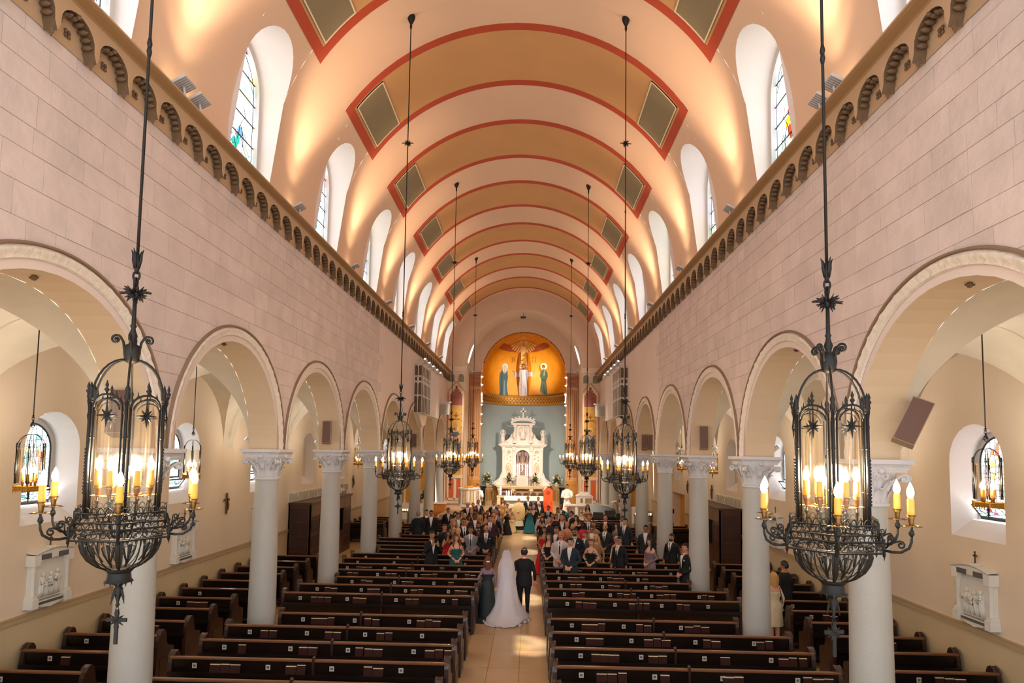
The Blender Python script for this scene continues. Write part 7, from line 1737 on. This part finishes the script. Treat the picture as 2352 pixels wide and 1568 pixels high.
for s in (-1, 1):
    for k in range(0, 6):
        t = thing('spotlight', 'small white spotlight on the aisle side of the %s %s pier' % (ORD[k+1], SIDE[s]), 'light fixture', (s*5.52, yc(k), 4.42), 0, 'aisle spotlights')
        M().lathe([(.03, -.09), (.045, 0), (.045, .09)], n=8).obj('housing', FIX, t, smooth=True).rotation_euler = (0, s*radians(50), 0); M().tube([(0, 0, 0), (-s*.08, 0, .02), (-s*.12, 0, .02)], .012, 4).obj('bracket', FIX, t)
        M().lathe([(.001, .095), (.04, .095)], n=8).obj('lens', emis('spot_lens', '#fff3e2', 6), t).rotation_euler = (0, s*radians(50), 0)
        lamp('aisle_spot', 'SPOT', (s*5.62, yc(k), 4.5), 95, (1, .95, .92), (s*8.0, yc(k)+.3, 5.9), spot_size=radians(110), spot_blend=.9, shadow_soft_size=.06)
# tripod in the right doorway, piano, music stand, lectern
BLK = mat('black_metal', '#0e0e10', .4)
t = thing('tripod', 'black camera tripod standing before the gold-lit right doorway', 'tripod', (7.35, 31.2, 0))
for j in range(3): a = j*2.1+.3; M().tube([(.30*cos(a), .30*sin(a), 0), (.03*cos(a), .03*sin(a), 1.05)], .018, 5).obj('leg', BLK, t)
M().tube([(0, 0, 1.0), (0, 0, 1.45)], .016, 5).obj('column', BLK, t)
M().box(-.09, .09, -.12, .12, 1.42, 1.62).obj('camera_head', BLK, t)
t = thing('grand_piano', 'black grand piano with raised lid right of the chancel steps', 'piano', (4.35, 33.9, 0))
m = M(); m.prism([(-.75, -.7), (.75, -.7), (.75, .1), (.35, .45), (.1, .95), (-.35, 1.05), (-.75, .7)], lambda a, b, q: (a, b, q), .72, .98); m.obj('case', BLK, t)
m = M(); m.prism([(-.75, 0), (.75, 0), (.7, .5), (.35, .75), (-.3, .95), (-.75, .8)], lambda a, b, q: (a, .3+b*.45+q, 1.0+b*.55), 0, .03); m.obj('lid', BLK, t)
for a, b in ((-.62, -.55), (.62, -.55), (-.2, .75)): M().lathe([(.05, 0), (.045, .1), (.07, .72)], (a, b, 0), 8).obj('leg', BLK, t)
M().box(-.68, .68, -.86, -.70, .70, .76).obj('keyboard', mat('keys', '#d8d4cc', .4), t); M().tube([(.5, .3, .98), (.62, .45, 1.5)], .012, 4).obj('lid_prop', BLK, t)
for x, y, l in ((3.9, 32.0, 'black music stand left of the piano'), (5.0, 31.6, 'black music stand by the right columns'), (4.6, 33.0, 'black music stand before the piano')):
    t = thing('music_stand', l, 'music stand', (x, y, 0), 0, 'music stands'); M().tube([(0, 0, .05), (0, 0, 1.05)], .012, 5).obj('pole', BLK, t)
    for j in range(3): a = j*2.1; M().tube([(.25*cos(a), .25*sin(a), 0), (0, 0, .2)], .01, 4).obj('leg', BLK, t)
    d = M().box(-.25, .25, -.01, .01, 0, .34).obj('desk', BLK, t); d.location = (0, 0, 1.0); d.rotation_euler = (radians(-25), 0, 0)
t = thing('lectern', 'wooden lectern with a white candle stand left of the guests', 'lectern', (-3.55, 30.4, 0))
M().box(-.2, .2, -.18, .18, 0, 1.0).obj('body', WOODB, t); m = M(); m.prism([(-.25, 1.0), (.25, 1.18), (.25, 1.22), (-.25, 1.04)], lambda a, b, q: (q, a, b), -.28, .28); m.obj('desk', WOODL, t); M().lathe([(.04, 1.12), (.035, 1.4), (.05, 1.42)], n=10).obj('candle', MB_, t)
# orchid on the piano side
t = thing('potted_orchid', 'white orchid in a pot beside the piano lid', 'plant', (5.2, 34.2, 0)); M().lathe([(.12, .0), (.15, .9), (.16, .95)], n=10).obj('stand', MB_c, t); M().tube([(0, 0, .9), (-.05, 0, 1.4), (-.2, 0, 1.7), (-.35, 0, 1.65)], .012, 5).obj('stem', LEAFM[0], t)
for j in range(5): M().sphere((-.15-.05*j, -.02, 1.72-.02*j), .055, 7, 5, sy=.5).obj('bloom', MB_, t, smooth=True)
# side altars at the far ends of the aisles
for sx in (-1, 1):
    t = thing('side_altar', 'gilded side altar with statue at the far end of the %s aisle' % SIDE[sx], 'altar', (sx*6.6, YE, 0))
    M().box(-.8, .8, -.06, 0, .9, 4.2).obj('gold_panel', GOLDP, t); M().box(-.9, .9, -.7, 0, 0, 1.0).obj('table', MB_, t)
    m = M()
    for s in (-1, 1): m.lathe([(.09, 1.0), (.07, 1.1), (.07, 3.3), (.1, 3.4)], (s*.75, -.15, 0), 10)
    m.box(-.9, .9, -.25, 0, 3.4, 3.6); m.prism([(-.9, 3.6), (.9, 3.6), (0, 4.2)], lambda a, b, q: (a, -q, b), 0, .2); m.obj('frame', MB_c, t, smooth=30)
    flower_thing('cream flower arrangement on the %s side altar' % SIDE[sx], sx*6.6-sx*.5, 39.5, 1.0, .35, .6, 80+sx)
    t = thing('statue', 'robed saint statue on the %s side altar' % SIDE[sx], 'statue', (sx*6.6, 39.75, 1.0))
    M().lathe([(.22, 0), (.22, .1), (.16, .12), (.19, .2), (.18, .7), (.16, 1.0), (.20, 1.15), (.06, 1.25), (.085, 1.33), (.07, 1.42), (.01, 1.47)], n=14, sy=.8).obj('figure', mat('statue_blue' if sx > 0 else 'statue_cream', '#39415c' if sx > 0 else '#e4d4b4', .6), t, smooth=40)
    M().sphere((0, -.06, 1.37), .07, 10, 7).obj('face', SKIN['light'], t, smooth=True)
for sx in (-1, 1):
    t = thing('candle_rack', 'dark rack of votive candles near the far %s aisle columns' % SIDE[sx], 'candle rack', (sx*6.9, 36.4, 0))
    M().box(-.5, .5, -.2, .2, .75, .8).obj('shelf', BLK, t)
    for a, b in ((-.45, -.15), (.45, -.15), (-.45, .15), (.45, .15)): M().box(a-.015, a+.015, b-.015, b+.015, 0, .75).obj('leg', BLK, t)
    for j in range(8): M().lathe([(.035, .8), (.04, .92)], (-.42+.12*j, 0, 0), 8).obj('votive', emis('votive_glow', '#ffdcb0', 2.0), t)
